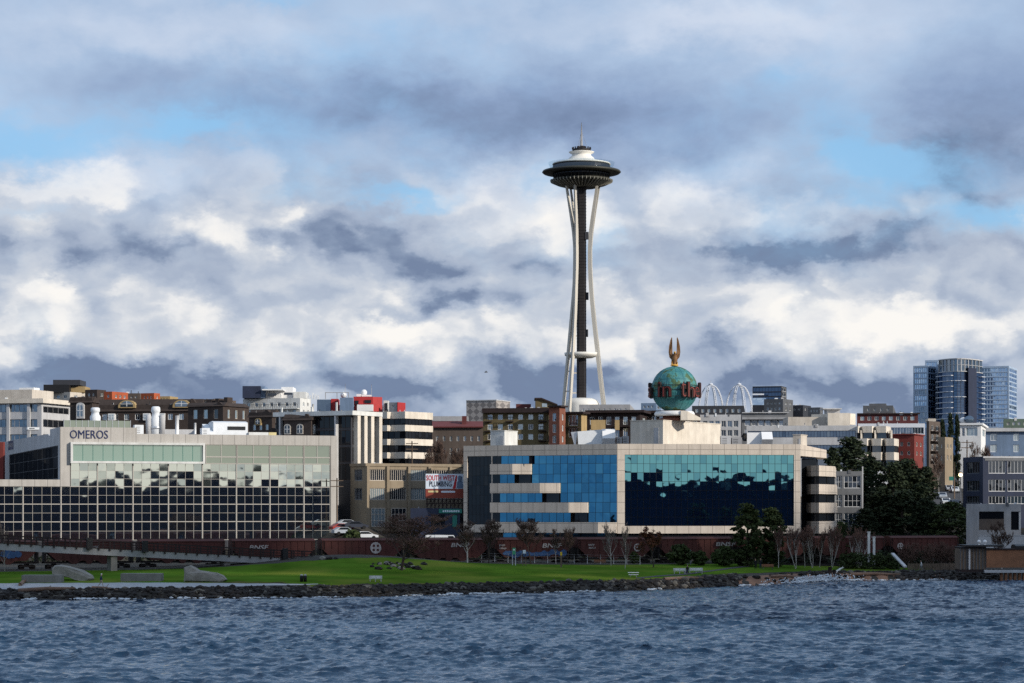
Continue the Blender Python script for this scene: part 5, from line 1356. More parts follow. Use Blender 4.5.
# 8 navy shop, billboard
b = Bld('shop_building', 'low navy blue shop under the billboard', 410.5, 460, 468, 508.2, 446, 'navy', th=6)
b.face('L', [(514.5, 527.5)], colsu=[(b.L.u(431), b.L.u(445)), (b.L.u(452), b.L.u(457.5))], gl=['g_dark'], frm='black', nx=3); b.face('R', [], 1)
q = MB(); q.fbox(b.L, b.L.u(452.4), b.L.u(457.1), b.z(527), b.z(515), -.15, .0); q.build('door', 'teal', b.root)
sg = MB(); sg.fbox(b.L, b.L.u(439), b.L.u(462), b.z(513.2), b.z(509), .003, .25); s_ = sg.build('shop_sign', 'teal', b.root); q = MB()
for i in range(9): q.fbox(b.L, b.L.u(443) + i * .36, b.L.u(443) + i * .36 + .22, b.z(512), b.z(510.2), .252, .28)
q.build('lettering', 'board', s_); b.finish()
def billboard():
    D = 447.0; f = Fr(P(425.5, D), P(470, D + .8)); u = f.u; z = lambda p: Z(p, D)
    root = thing('billboard', 'pale billboard reading south west plumbing in red and black on a timber trestle', 'billboard', (P(445, D).x, D, z(508.3)))
    q = MB(); q.fbox(f, u(425.6), u(469), z(488.8), z(473.8), 0, .25); o = q.build('poster_panel', 'board', root)
    t = MB(); add_text(t, 'SOUTH WEST', f, u(426.2), u(454.6), z(480.6), z(475.2), .255, .03, 0, 0, .02); t.build('lettering', 'red_l', o)
    t = MB(); add_text(t, 'PLUMBING', f, u(429.2), u(451.5), z(486.6), z(481.2), .255, .03, 0, 0, .02); t.build('lettering', 'blk_l', o)
    t = MB(); t.ball(f.pt(u(459.5), z(478.5), .26), (.5, .03, .6), 2); t.fpoly(f, [(u(456.2), z(488.4)), (u(463.2), z(488.4)), (u(462.3), z(481.4)), (u(459.8), z(479.8)), (u(457.2), z(481.6))], .256, .275); t.build('figure_print', 'bluegrey', o)
    t = MB(); t.fpoly(f, [(u(452.5), z(488.7)), (u(455.6), z(488.7)), (u(457.2), z(476)), (u(456), z(475))], .256, .27); t.build('red_stripe', 'red_l', o)
    q = MB(); q.fbox(f, u(425.6), u(469), z(498.2), z(489), .02, .24); o = q.build('lower_strip', 'redboard', root)
    t = MB(); t.fbox(f, u(428), u(438), z(492.4), z(490.6), .242, .26); t.build('green_print', 'ybox', o); t = MB(); t.fbox(f, u(441), u(455), z(492.6), z(490.8), .2421, .25); t.build('white_print', 'board', o)
    q = MB()
    for px in np.arange(427, 466, 3.9):
        q.fbox(f, u(px) - .1, u(px) + .1, z(508.3), z(498.3), -.1, .1); q.bar(f.pt(u(px), z(507), .15), f.pt(u(px) + .7, z(499.5), .15), .12, .12)
    q.fbox(f, u(426), u(466), z(504), z(503), .12, .22); q.fbox(f, u(426), u(466), z(500), z(499), .12, .3); q.build('trestle', 'dwood', root)
billboard()
# 9 maroon hall, checkered tower
b = far_block('hall', 'long maroon roofed hall with a brown wall left of the olive apartments', 425, 484, 488, 426.5, 620, 'tand', [(436, 441), (448, 454)], 8, 1, th=4, fill=.35)
q = MB(); q.fprism(b.L, [(.8, b.z(427.5)), (.8, b.z(426.4)), (-6, b.z(420.4)), (-6.5, b.z(420.4)), (-6.5, b.z(427.5))], 0, b.L.L); q.build('pitched_roof', 'mroof', b.root); slabbox(b.root, 'upper_roof', 'grey', 432, 468, 416.2, 421, 634, 8); slabbox(b.root, 'chimney', 'maroon', 462, 466.5, 416, 425, 622.5, 2.2); b.finish()
b = Bld('theatre_tower', 'square tower clad in a beige diamond check beside the olive apartments', 466.3, 496, 510, 400, 720, 'check', th=22); b.face('L', [], 1); b.face('R', [], 1); b.cornice(399.6, 400.6, .2, 'lgrey'); b.finish()
# 10 olive apartments
def eave(B, p0, p1, out=1.2, mt='dwood'): B.cornice(p0, p1, out, mt, 'eave')
RW = [(414.2, 419.4), (423.8, 429.4), (433.8, 439.4)]
b = Bld('apartment_building', 'olive green apartment building with a dark overhanging roof and small balconies', 483, 548, 551, 408.2, 560, 'olive', th=10)
b.face('L', RW, 6, .5, ('g_pale', 'g_mid', 'g_dark')); b.face('R', RW, 1, .3); eave(b, 408, 412.6)
for i in (0, 2, 5):
    for p in (421, 430.6, 440.6): st = b.L.L / 6; balcony(b, 'L', st * i + .4, st * (i + 1) - .4, b.z(p))
slabbox(b.root, 'roof_housing', 'maroon', 516, 531, 404, 408.2, 566, 6); b.finish()
sh = [o for o in bpy.data.objects if o.get('label', '').startswith('olive green apartment')][0]
q = MB(); f_ = Fr(P(535, 563), P(560, 563)); q.fpoly(f_, [(f_.u(535.5), Z(409, 563)), (f_.u(556), Z(409, 563)), (f_.u(556), Z(404.8, 563)), (f_.u(546), Z(400.2, 563)), (f_.u(541), Z(399, 563)), (f_.u(535.5), Z(399, 563))], -8, 0); at_ = q.build('attic_gable', 'olive', sh)
q = MB(); q.fpoly(f_, [(f_.u(534.5), Z(399.3, 563)), (f_.u(541), Z(399.3, 563)), (f_.u(557.5), Z(405.4, 563)), (f_.u(557.5), Z(404.2, 563)), (f_.u(541.5), Z(397.8, 563)), (f_.u(534.5), Z(397.8, 563))], -8.4, .5); q.build('curved_roof', 'dwood', at_)
q = MB(); q.fbox(f_, f_.u(542), f_.u(547), Z(407, 563), Z(403.4, 563), .003, .06); q.build('window', 'g_pale', at_)
b = Bld('apartment_building', 'rust brick apartment tower with pale window strips joined to the olive apartments', 549, 559.5, 565.5, 405.8, 556, 'rust', th=28)
b.face('L', [(413, 421), (424, 432.5), (435.5, 443)], 1, .55, ['g_mid', 'g_pale']); b.face('R', [(414, 420), (425, 431), (436, 442)], 1, .5, ['g_pale']); eave(b, 405.4, 407, .7); b.finish()
b = Bld('apartment_building', 'olive apartment block with a yellow sunlit edge right of the rust tower', 565.5, 581, 586.5, 412.2, 558, 'olive', th=28)
b.face('L', [(415, 425.5), (428, 437)], 1, .8, ['g_mid', 'g_dark'], nx=3); b.face('R', [(418, 423)], 1, .25); eave(b, 411.8, 413.8, 1.0)
q = MB(); q.fbox(b.Rt, .01, b.Rt.L, b.z0, b.z(414), .003, .1); q.build('sun_tinted_end_wall', 'oltan', b.root); balcony(b, 'L', .5, b.L.L - .4, b.z(427)); b.finish()  # tan end wall carries the olive block's sunlight in its colour
b = Bld('apartment_building', 'dark timber apartment block with tan bays behind the long air handler', 586, 640, 648, 410.5, 566, 'dwood', th=12)
b.face('L', [(416.5, 424.5), (428, 437)], 6, .55, ('g_dark', 'g_mid', 'g_pale')); b.face('R', [(417, 424)], 1, .4); eave(b, 410, 412.6, 1.1)
for a, c in ((591, 605.5), (615, 619.5)): slabbox(b.root, 'tan_bay', 'oltan', a, c, 420, 430, 561, 3)
for i in (3, 4): balcony(b, 'L', b.L.L * i / 6 + .3, b.L.L * (i + 1) / 6 - .2, b.z(426))
b.finish()
b = Bld('apartment_building', 'dark timber apartment block with blue windows behind the white globe pedestal', 641, 682, 700, 411, 575, 'dwood', th=12)
b.face('L', [(416, 424), (427, 436)], 5, .6, ('g_mid', 'g_dark')); b.face('R', [(416, 424)], 2, .5); eave(b, 410.4, 412.8, .9); b.finish()
# 11 long grey block and cubes
b = far_block('arena_building', 'long low grey concrete block behind the foot of the observation tower', 579, 630, 634.5, 404.4, 740, 'grey', [(408.5, 411)], 9, 1, th=5, fill=.3, gl=('g_pale',)); b.finish()
far_block('office_cube', 'small blue grey cube just left of the globe sign', 641, 656, 661, 403, 720, 'bluegrey', [(405.5, 408)], 3, 1, th=10).finish()
# 12 buildings right of the globe
b = far_block('apartment_building', 'charcoal flats with a row of white windows under the white arches', 692, 744, 750, 405.6, 620, 'charcoal', [(408.6, 412.4)], 8, 1, th=6, fill=.45, gl=('g_pale', 'g_mid')); b.finish()
b = far_block('apartment_building', 'pale grey flats with balconies right of the white globe pedestal', 700, 741, 744, 414.6, 598, 'lgrey', [(420.8, 427), (430, 436)], 6, 1, th=5, fill=.75, gl=('g_mid', 'g_dark')); b.finish()
b = Bld('office_tower', 'dark blue glass block rising behind the flats beside the white arches', 752.5, 781.5, 786.5, 386, 740, 'charcoal', th=18)
b.face('L', [(387, 391.5), (392, 396), (396.5, 400), (401, 404.5)], ribbon=True, nx=9, gl=['g_towd'], frm='navy', end=.1); b.face('R', [(387, 391), (392, 396), (397, 400)], ribbon=True, nx=2, gl=['g_dark'], end=.2)
slabbox(b.root, 'pale_band', 'slab', 752.6, 764, 393.6, 395, 738, .5); slabbox(b.root, 'pale_glass', 'g_tower', 752.6, 766, 398, 405, 738.5, .5); b.finish()
far_block('apartment_building', 'dark grey stepped block below the dark blue glass block', 764, 783, 793, 398.8, 690, 'dgrey', [(402, 404), (407, 410)], 4, 2).finish()
far_block('apartment_building', 'low dark grey block left of the cream penthouse', 786, 803, 811, 405, 700, 'charcoal', [(408, 410)], 3, 2).finish()
far_block('apartment_building', 'low dark block with a flat roof just behind the cream penthouse', 808, 820, 823, 407.3, 690, 'dgrey', [(409.5, 412)], 3, 1).finish()
b = Bld('apartment_building', 'grey flats with a deep dark eave, left of the cream office penthouse', 742, 787, 792, 412.2, 585, 'mgrey', th=5)
b.face('L', [(420.2, 425.6), (429, 434)], 6, .8, ('g_dark', 'g_mid'), nx=4); b.face('R', [], 1); b.cornice(417.2, 419.4, .8, 'grey', 'eave'); b.cornice(412.2, 413, .5, 'lgrey', 'coping'); b.finish()
sg_ = [o for o in bpy.data.objects if o.get('label', '').startswith('low dark block with a flat roof')][0]
# 13 big cream office with stepped bays
b = Bld('terraced_office', 'wide cream office with stepped sunlit bays above the dark evergreens', 746.5, 857, 862, 425.4, 540, 'lgrey', th=7)
b.face('L', [(430.6, 437.2), (444.8, 451)], ribbon=True, nx=34, gl=['g_mid'], frm='navy', end=.3); b.face('R', [], 1)
tr = b.Rt
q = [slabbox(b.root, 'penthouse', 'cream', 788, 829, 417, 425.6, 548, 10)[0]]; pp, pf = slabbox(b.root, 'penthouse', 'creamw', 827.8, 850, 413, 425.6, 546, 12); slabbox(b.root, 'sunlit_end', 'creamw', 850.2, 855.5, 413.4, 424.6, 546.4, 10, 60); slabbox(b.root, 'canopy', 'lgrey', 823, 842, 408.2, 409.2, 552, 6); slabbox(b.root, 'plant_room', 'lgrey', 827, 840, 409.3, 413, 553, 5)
def bay(px0, pxm, px1, D, p0, p1, part, mt, ins=0):
    A, Bc, C_ = P(px0, D + .8 + ins), P(pxm, D + ins), P(px1 - ins * .6, D + 6 + ins); m = MB(); m.prism([A, Bc, C_, C_ + Vector((1.5, 9)), A + Vector((0, 9))], Z(p1, D), Z(p0, D)); return m.build(part, mt, b.root)
for px0, pxm, px1 in ((857.3, 858, 862.5), (863, 872, 876.5), (877, 886, 890.5)):
    bay(px0, pxm, px1, 538, 426, 432.6, 'bay_band', 'creamw'); bay(px0, pxm, px1, 538, 432.7, 438.2, 'bay_window', 'g_dark', .7)
for px0, pxm, px1 in ((857.3, 867, 872), (872.4, 881, 885), (886, 894, 898.6)):
    bay(px0, pxm, px1, 535, 438.4, 445.6, 'bay_band', 'creamw'); bay(px0, pxm, px1, 535, 445.7, 452, 'bay_window', 'g_dark', .7); bay(px0, pxm, px1, 535, 452.1, 460, 'bay_band', 'creamw'); bay(px0, pxm, px1, 535, 460.1, 470, 'bay_window', 'g_dark', .7)
for px in (862.8, 876.8, 872.2, 885.5, 893): 
    q = MB(); a_ = P(px, 537); q.box(a_.x - .2, a_.x + .2, a_.y + 2, a_.y + 4, Z(470, 537), Z(430, 537)); q.build('bay_post', 'creamw', b.root)
b.finish()
# 14 maroon flats etc
b = far_block('apartment_building', 'dark maroon flats with pale windows above a long white band', 857, 918, 927, 413.4, 640, 'maroon', [(416.2, 420.2)], 8, 1, th=6, fill=.55, gl=('g_pale', 'g_dark')); b.cornice(413, 414.2, .5, 'dwood', 'eave'); b.finish()
b = far_block('apartment_building', 'stepped dark grey block on the skyline above the maroon flats', 863, 893, 900, 405.4, 665, 'dgrey', [(408, 411)], 4, 1, th=10, fill=.3); b.penthouse(.25, .82, (.1, .7), 402.3, 'dgrey'); b.finish()
b = Bld('office_building', 'white banded building with blue windows below the maroon flats', 858, 925, 929, 423.4, 610, 'slab', th=5); b.face('L', [(427.4, 434)], ribbon=True, nx=22, gl=['g_mid'], frm='slab', end=.3); b.face('R', [], 1); b.finish()
b = far_block('brick_house', 'red brick house with a bright red sunlit right side above the dark trees', 889, 914.3, 923.5, 434, 560, 'redb', [(442, 446), (451, 455)], 3, 2, th=22, fill=.4, gl=('g_dark',)); b.cornice(433.6, 434.8, .3); b.finish()
b = Bld('apartment_building', 'narrow brown flats with balconies on their sunlit right side, left of the cypresses', 926.5, 929, 940.5, 421, 590, 'tand', th=30); b.face('L', [], 1)
b.face('R', [(425, 430), (434, 440), (444, 450), (454, 460)], 2, .5, ('g_dark', 'g_mid'))
for p in (431, 441, 451, 461): balcony(b, 'R', b.Rt.L * .12, b.Rt.L * .86, b.z(p))
slabbox(b.root, 'roof_screen', 'cream', 928, 936, 418.6, 421.4, 594, 4); b.finish()
b = far_block('apartment_building', 'low cream flats left of the dark lamp lit street', 938, 945, 953, 437, 575, 'tan', [(444, 448), (455, 460)], 1, 2, th=30, fill=.4); b.finish()
# 15 glass towers far right
def glass_tower(label, pl, pc, pr, pt, D, gl, fl, nxl, nxr, th, slabs=True, frm='towerw', bot=424, wall='towerw', extra=None):
    b = Bld('glass_tower', label, pl, pc, pr, pt, D, wall, th=th, group='glass towers on the far right skyline')
    rows = []; p = pt + 1.2
    while p < bot: rows.append((p + .7, p + fl)); p += fl
    b.face('L', rows, ribbon=True, nx=nxl, gl=gl, frm=frm, end=.6, wd=-.2, jit=.012, mw=.35, fw=.2); b.face('R', rows, ribbon=True, nx=nxr, gl=gl, frm=frm, end=.6, wd=-.2, jit=.012, mw=.35, fw=.2)
    if extra: extra(b)
    b.finish(); return b
glass_tower('pale glass tower with a white grid, leftmost of the skyline cluster', 913.2, 928, 936, 365.5, 1105, ['g_tower', 'g_tower', 'g_mid'], 5.6, 6, 3, 24)
glass_tower('narrow pale blue glass slab wedged behind the dark curved tower', 925, 938, 944, 360, 1120, ['g_tower'], 5.6, 4, 2, 20)
def dark_tower():
    D = 1085.0; k = D / F; root = thing('glass_tower', 'tallest dark blue curved glass tower with a pale glazed crown and thin white balconies', 'building', (P(960, D).x, D, 20), 'glass towers on the far right skyline')
    pts = []
    for i in range(13):
        f = i / 12; px = 939 + (982 - 939) * f; dd = D + 14 * (2 * f - 1) ** 2 + (f - .5) * 4; pts.append(P(px, dd))
    back = [pts[-1] + Vector((2, 30)), pts[0] + Vector((6.5, 30))]
    m = MB(); m.prism(pts + back, 20, Z(371.5, D)); m.build('body', 'g_towd', root)
    m = MB(); m.prism([p + Vector((0, -.25)) for p in pts] + back, Z(371.4, D), Z(358.4, D)); c_ = m.build('glazed_crown', 'g_mid', root)
    f_ = MB()
    for i in range(12):
        fr = Fr(pts[i] + Vector((0, -.3)), pts[i + 1] + Vector((0, -.3)))
        f_.fbox(fr, 0, .35, Z(371.2, D), Z(358.6, D), .0, .3); f_.fbox(fr, 0, fr.L, Z(359.2, D), Z(358.2, D), .002, .5); f_.fbox(fr, 0, fr.L, Z(365, D), Z(364.6, D), .002, .3); f_.fbox(fr, 0, fr.L, Z(371.6, D), Z(370.9, D), .002, .4)
    f_.build('frame', 'lgrey', c_)
    py = 375.0; j = 0
    while py < 425:
        s = MB()
        for i in list(range(0, 4)) + ([4, 5, 6] if j % 3 == 1 else []) + [11]:
            fr = Fr(pts[i], pts[i + 1]); s.fbox(fr, 0, fr.L, Z(py + .55, D), Z(py, D), .003, 1.6)
        s.build('balcony', 'slab', root); py += 5.4; j += 1
    m = MB()
    for i in range(4, 11):
        fr = Fr(pts[i], pts[i + 1]); m.fbox(fr, 0, .22, Z(425, D), Z(372, D), .003, .12)
        for q in np.arange(375, 425, 2.7): m.fbox(fr, .22, fr.L, Z(q + .25, D), Z(q, D), .003, .1)
    m.build('mullion', 'navy', root)
    m = MB(); fr = Fr(pts[9] + Vector((0, -2)), pts[10] + Vector((0, -2))); m.prism([pts[8] + Vector((0, -1.8)), pts[10] + Vector((.5, -1.8)), pts[10] + Vector((.5, 3)), pts[8] + Vector((0, 3))], 20, Z(367.5, D)); m.build('dark_shaft', 'navy', root)
dark_tower()
glass_tower('pale blue glass tower, rightmost of the skyline cluster', 980, 1009, 1017, 365.8, 1110, ['g_tower', 'g_tower', 'g_tower', 'g_mid'], 4.6, 9, 3, 20)
# 18 white house, blue-grey house
b = Bld('modern_house', 'small white modern house with a big window in front of the glass towers', 959, 981, 986.5, 423.4, 600, 'white', th=14); b.face('L', [(427.8, 436)], colsu=[(b.L.L * .12, b.L.L * .26), (b.L.L * .32, b.L.L * .84)], gl=['g_mid', 'g_pale'], nx=3); b.face('R', [(428, 435)], 1, .5); b.cornice(423, 425, .5, 'white', 'roof_edge')
q = MB(); c_ = W3(969, 419.5, 604); q.ball(c_, (1.3, .5, 1.0), 2); q.build('curved_rooflight', 'g_mid', b.root); q = MB(); c_ = W3(963, 420.5, 605); q.ball(c_, (1.0, .6, .8), 2); q.build('curved_rooflight', 'white', b.root); b.finish()
b = Bld('clapboard_house', 'blue grey house with white windows at the right edge', 985.8, 1040, 1050, 430, 560, 'bluegrey', th=4)
b.face('L', [(433.6, 440.6), (444.6, 452)], colsu=[(b.L.u(990.5), b.L.u(997)), (b.L.u(1013.5), b.L.u(1019.2)), (b.L.u(1026), b.L.u(1032))], gl=['g_pale', 'g_mid'], nx=2); b.face('R', [], 1); b.cornice(428, 431.4, .8, 'lgrey', 'eave'); b.finish()
far_block('apartment_building', 'low dark green roofed block above the blue grey house', 1003.5, 1035, 1040, 418.8, 590, 'copper', [(422, 425)], 5, 1, th=5).finish()
# 20 navy and charcoal building
b = Bld('brick_apartment_building', 'navy blue and charcoal flats with white paned windows near the right edge', 963, 983, 1060, 456.4, 472, 'navy', th=80)
cu = [(b.Rt.u(a), b.Rt.u(c)) for a, c in ((988.8, 1006), (1007.6, 1025), (1029, 1045))]
b.face('L', [(461.6, 473), (480.6, 491), (496, 503)], 1, .72, ['g_dark'], 'mgrey', 5, 1); b.face('R', [(460.8, 473.4), (479.4, 491.4), (496, 504)], colsu=cu, gl=['g_dark', 'g_dark', 'g_mid'], nx=5, frm='white', mw=.05)
q = MB(); q.fbox(b.Rt, .02, b.Rt.L, b.z(458), b.z(456.2), .003, .15); q.build('coping', 'lgrey', b.root); q = MB(); q.fbox(b.Rt, .41, b.Rt.L, b.z(460.6), b.z(458.1), .002, .06); q.build('charcoal_band', 'mgrey', b.root)
b.finish()
# 21 concrete garage
b = Bld('parking_garage', 'grey concrete parking garage with wide dark openings at the right edge', 966.5, 1021, 1060, 503.8, 438, 'grey', th=4)
b.face('L', [(511.5, 530)], colsu=[(b.L.u(979), b.L.u(1004)), (b.L.u(1011), b.L.u(1020))], gl=['g_blk'], frm='black', nx=1); b.face('R', [(512, 530)], 2, .6, ['g_blk'])
q = MB(); q.fbox(b.L, b.L.u(979), b.L.u(1004), b.z(530), b.z(519), -.1, -.02); q.build('opening_screen', 'tand', b.root); b.finish()
# 22 grey flats right of the blue building
b = Bld('apartment_building', 'grey flats with white grid windows tucked behind the right end of the blue glass building', 826, 862, 866.5, 471.2, 470, 'mgrey', th=6)
b.face('L', [(475.8, 488.2), (494.6, 507), (513, 526)], colsu=[(b.L.u(835), b.L.u(842)), (b.L.u(844), b.L.u(861))], gl=['g_dark', 'g_mid'], nx=4, ny=2, frm='white', mw=.06); b.face('R', [], 1)
q = MB(); q.fbox(b.Rt, 0, b.Rt.L, b.z0, b.z(466.5), .003, .25); q.build('end_pier', 'lgrey', b.root); b.finish()
# left red strip next to the stone building
far_block('brick_house', 'red brick wall corner at the far left edge beside the stone building', -20, 3.2, 5, 442, 475, 'redb', [(450, 456)], 2, 1, th=6).finish()
# grey service wall and retaining wall near the shack
def wall_thing(name, label, px0, px1, py0, py1, D, mt, cat='wall', coping='lgrey'):
    f = Fr(P(px0, D), P(px1, D)); c = f.pt(f.L / 2, 0, 0); z0 = min(Z(py1, D), gzf(c[0], c[1]) - .3); root = thing(name, label, cat, (c[0], c[1], z0))
    q = MB(); q.fbox(f, 0, f.L, z0, Z(py0, D) - .12, -.5, 0); q.build('panel', mt, root); q = MB(); q.fbox(f, -.05, f.L + .05, Z(py0, D) - .118, Z(py0, D), -.6, .1); q.build('coping', coping, root); return f
wall_thing('retaining_wall', 'pale concrete retaining wall behind the waterfront timber hut', 979, 1045, 535, 549, 428, 'lgrey')
# ------------------------------------------------------------------ white lattice arches
def arch_thing(px0, px1, label):
    D = 1000.0; k = D / F; root = thing('lattice_arch', label, 'arch', (P((px0 + px1) / 2, D).x, D, 25), 'white lattice arches left of the dark blue glass block'); w = (px1 - px0) / 2 * k; cx = P((px0 + px1) / 2, D).x; zt = Z(384.5, D); zb = Z(420, D)
    for rot in (20, 65, 110, 155):
        d = Vector((math.cos(R(rot)), math.sin(R(rot)), 0)); m = MB()
        for off in (-.35, .35):
            for sg in (-1, 1):
                pts = []
                for t in np.linspace(0, 1, 14): pts.append(Vector((cx, D, 0)) + d * sg * (w * math.sqrt(max(0, 1 - t ** 2.2)) + .2) + d.cross(Vector((0, 0, 1))) * off + Vector((0, 0, zb + (zt - zb) * t)))
                m.tube(pts, .13, 4)
        for sg in (-1, 1):
            for t in np.linspace(0.05, .97, 16):
                p = Vector((cx, D, 0)) + d * sg * (w * math.sqrt(max(0, 1 - t ** 2.2)) + .2) + Vector((0, 0, zb + (zt - zb) * t)); n_ = d.cross(Vector((0, 0, 1))); m.bar(p - n_ * .45, p + n_ * .45, .10, .10)
        m.build('rib', 'arch', root)
    m = MB(); m.ball((cx, D, zt + .1), (1.0, 1.0, .5), 2); m.tube([(cx, D, zt), (cx, D, zt + 1.6)], .1, 4); m.build('crown_joint', 'arch', root)
arch_thing(697.5, 724, 'white lattice arch nearest the globe sign, left one of the front pair'); arch_thing(725, 753, 'white lattice arch nearest the dark blue glass block, right one of the front pair')
# ================================================================== street at the right, vehicles
def street():
    b = MB(); pts = []
    for D in np.arange(484, 800, 8.0):
        c = 938 + (D - 484) * .03; hw = 4.6
        x = (c - 512) / F * D + 0; pts.append((x, D))
    for i in range(len(pts) - 1):
        (x0, y0), (x1, y1) = pts[i], pts[i + 1]
        b.add([(x0 - 5, y0, gzf(x0, y0) + .05), (x0 + 5, y0, gzf(x0, y0) + .05), (x1 + 5, y1, gzf(x1, y1) + .05), (x1 - 5, y1, gzf(x1, y1) + .05)], [(0, 1, 2, 3)])
    tag(b.build('road', 'asphalt'), kind='structure')
street()
def make_car(paint, label, loc, rz, van=False, group=None):
    root = thing('parked_car' if not van else 'parked_van', label, 'van' if van else 'car', (0, 0, 0), group)
    f = Fr((-2.2, -.86), (2.2, -.86)); L = 4.4
    b = MB()
    if van: prof = [(0.02, .35), (L, .35), (L, 1.0), (L - .35, 1.15), (L - .9, 2.0), (.1, 2.05), (0.0, 1.2)]
    else: prof = [(0, .35), (L, .35), (L, .75), (L - .9, .92), (L - 1.75, 1.42), (1.1, 1.45), (.25, .98), (0, .9)]
    b.fpoly(f, prof, -1.72, 0); b.build('body', paint, root)
    w = MB()
    for wd in ((.003, .02), (-1.74, -1.723)):
        if van: w.fpoly(f, [(L - 1.9, 1.2), (L - .55, 1.2), (L - .98, 1.85), (L - 1.9, 1.85)], *wd)
        else: w.fpoly(f, [(.75, .98), (L - 1.15, .98), (L - 1.8, 1.36), (1.2, 1.36)], *wd)
    x0, x1 = (L - .42, L - .86) if van else (L - .98, L - 1.7); z0, z1 = (1.22, 1.92) if van else (.96, 1.38)
    o = .02; w.hexa([f.pt(x0 + o, z0, -.12), f.pt(x0 + o, z0, -1.6), f.pt(x0 - .02, z0, -1.6), f.pt(x0 - .02, z0, -.12), f.pt(x1 + o, z1, -.2), f.pt(x1 + o, z1, -1.5), f.pt(x1 - .02, z1, -1.5), f.pt(x1 - .02, z1, -.2)])
    w.build('window', 'g_dark', root)
    for u in (.85, L - .85):
        for wv in (-.02, -1.70):
            q = MB(); p = Vector(f.pt(u, .32, wv)); q.tube([p + Vector((0, -.1, 0)), p + Vector((0, .1, 0))], .32, 12, smooth=False); q.build('wheel', 'tyre', root)
    for wv in (-.25, -1.47):
        q = MB(); q.box(f.pt(L, 0, 0)[0] - .02, f.pt(L, 0, 0)[0] + .02, f.pt(0, 0, wv)[1] - .13, f.pt(0, 0, wv)[1] + .13, .6, .74); q.build('headlight', 'carw', root)
    root.location = loc; root.rotation_euler = (0, 0, rz); return root
def g_on(px, D): p = P(px, D); return (p.x, p.y, gzf(p.x, p.y) + .06)
spec = [('carw', 945.5, 500, -92, 'white car driving down the dark street toward the water', 0), ('carg', 942, 528, -92, 'silver car higher up the dark street behind the white one', 0), ('carw', 954.5, 560, -92, 'white car parked high on the right of the street under the lamp', 0),
        ('carg', 949, 575, -92, 'silver car farthest up the dark street', 0), ('card', 955, 498, -88, 'dark car parked on the right side of the street', 0), ('carr', 938.5, 487, 88, 'red car at the bottom of the dark street', 0)]
for pt_, px, D, a, l, v in spec: make_car(pt_, l, g_on(px, D), R(a))
lots = [('carg', 348, 447, 20, 'grey car at the back of the small lot between the two office buildings'), ('carr', 341.5, 444, 30, 'red car in the small lot, against the pale stone building'), ('card', 356, 443, 15, 'dark car in the small lot in front of the tan warehouse'), ('carg', 344, 441, 25, 'silver car nearest the train in the small lot'), ('carw', 366, 440.5, 10, 'white car below the tan warehouse pilasters')]
for pt_, px, D, a, l in lots:
    p = P(px, D); make_car(pt_, l, (p.x, p.y, gzf(p.x, p.y) + .03), R(a))
for px, l in ((437, 'white van left of the pair parked in front of the navy shop'), (446.5, 'white van right of the pair parked in front of the navy shop')):
    p = P(px, 441); make_car('carw', l, (p.x, p.y, gzf(p.x, p.y)+.03), R(2), True)
def lamp_post():
    D = 520; c = P(960.5, D); zb = gzf(c.x, c.y); root = thing('street_lamp', 'lit street lamp glowing warm beside the dark street', 'street lamp', (c.x, c.y, zb)); zt = Z(476.4, D)
    q = MB(); q.tube([(c.x, c.y, zb), (c.x, c.y, zt + .3)], [.12, .08], 6); q.build('post', 'dgrey', root); q = MB(); q.ball((c.x, c.y, zt + .35), .45, 2); q.build('lamp_head', 'lamp', root); q = MB(); q.lathe([(.3, .75), (.5, .8), (.1, 1.1)], (c.x, c.y, zt), 10); q.build('cap', 'dgrey', root)
lamp_post()
def pole(px, D, py, label, arms=True, name='utility_pole'):
    c = P(px, D); zb = gzf(c.x, c.y); zt = Z(py, D); root = thing(name, label, 'pole', (c.x, c.y, zb)); q = MB(); q.tube([(c.x, c.y, zb), (c.x, c.y, zt)], [.17, .12], 7); q.build('post', 'wood', root)
    if arms:
        q = MB()
        for dz in (.5, 1.6): q.box(c.x - 1.2, c.x + 1.2, c.y - .1, c.y + .1, zt - dz - .08, zt - dz + .08)
        q.build('crossarm', 'wood', root)
pole(412, 470, 441, 'brown utility pole in front of the cream banded office', True); pole(954.3, 530, 462, 'grey pole by the sloping street left of the navy flats', False); pole(337, 452, 478, 'thin utility pole at the right end of the pale stone building', True); pole(967, 500, 440, 'utility pole just left of the navy flats', True)
q = MB(); D = 525; f = Fr(P(949, D), P(953.5, D)); q.fbox(f, 0, f.L, Z(480.5, D), Z(476.5, D), 0, .08); sgn = single(q, 'street_sign', 'teal', 'green street sign hanging beside the sloping street', 'sign')
q = MB(); f.A; c = f.pt(f.L / 2, 0, -.1)

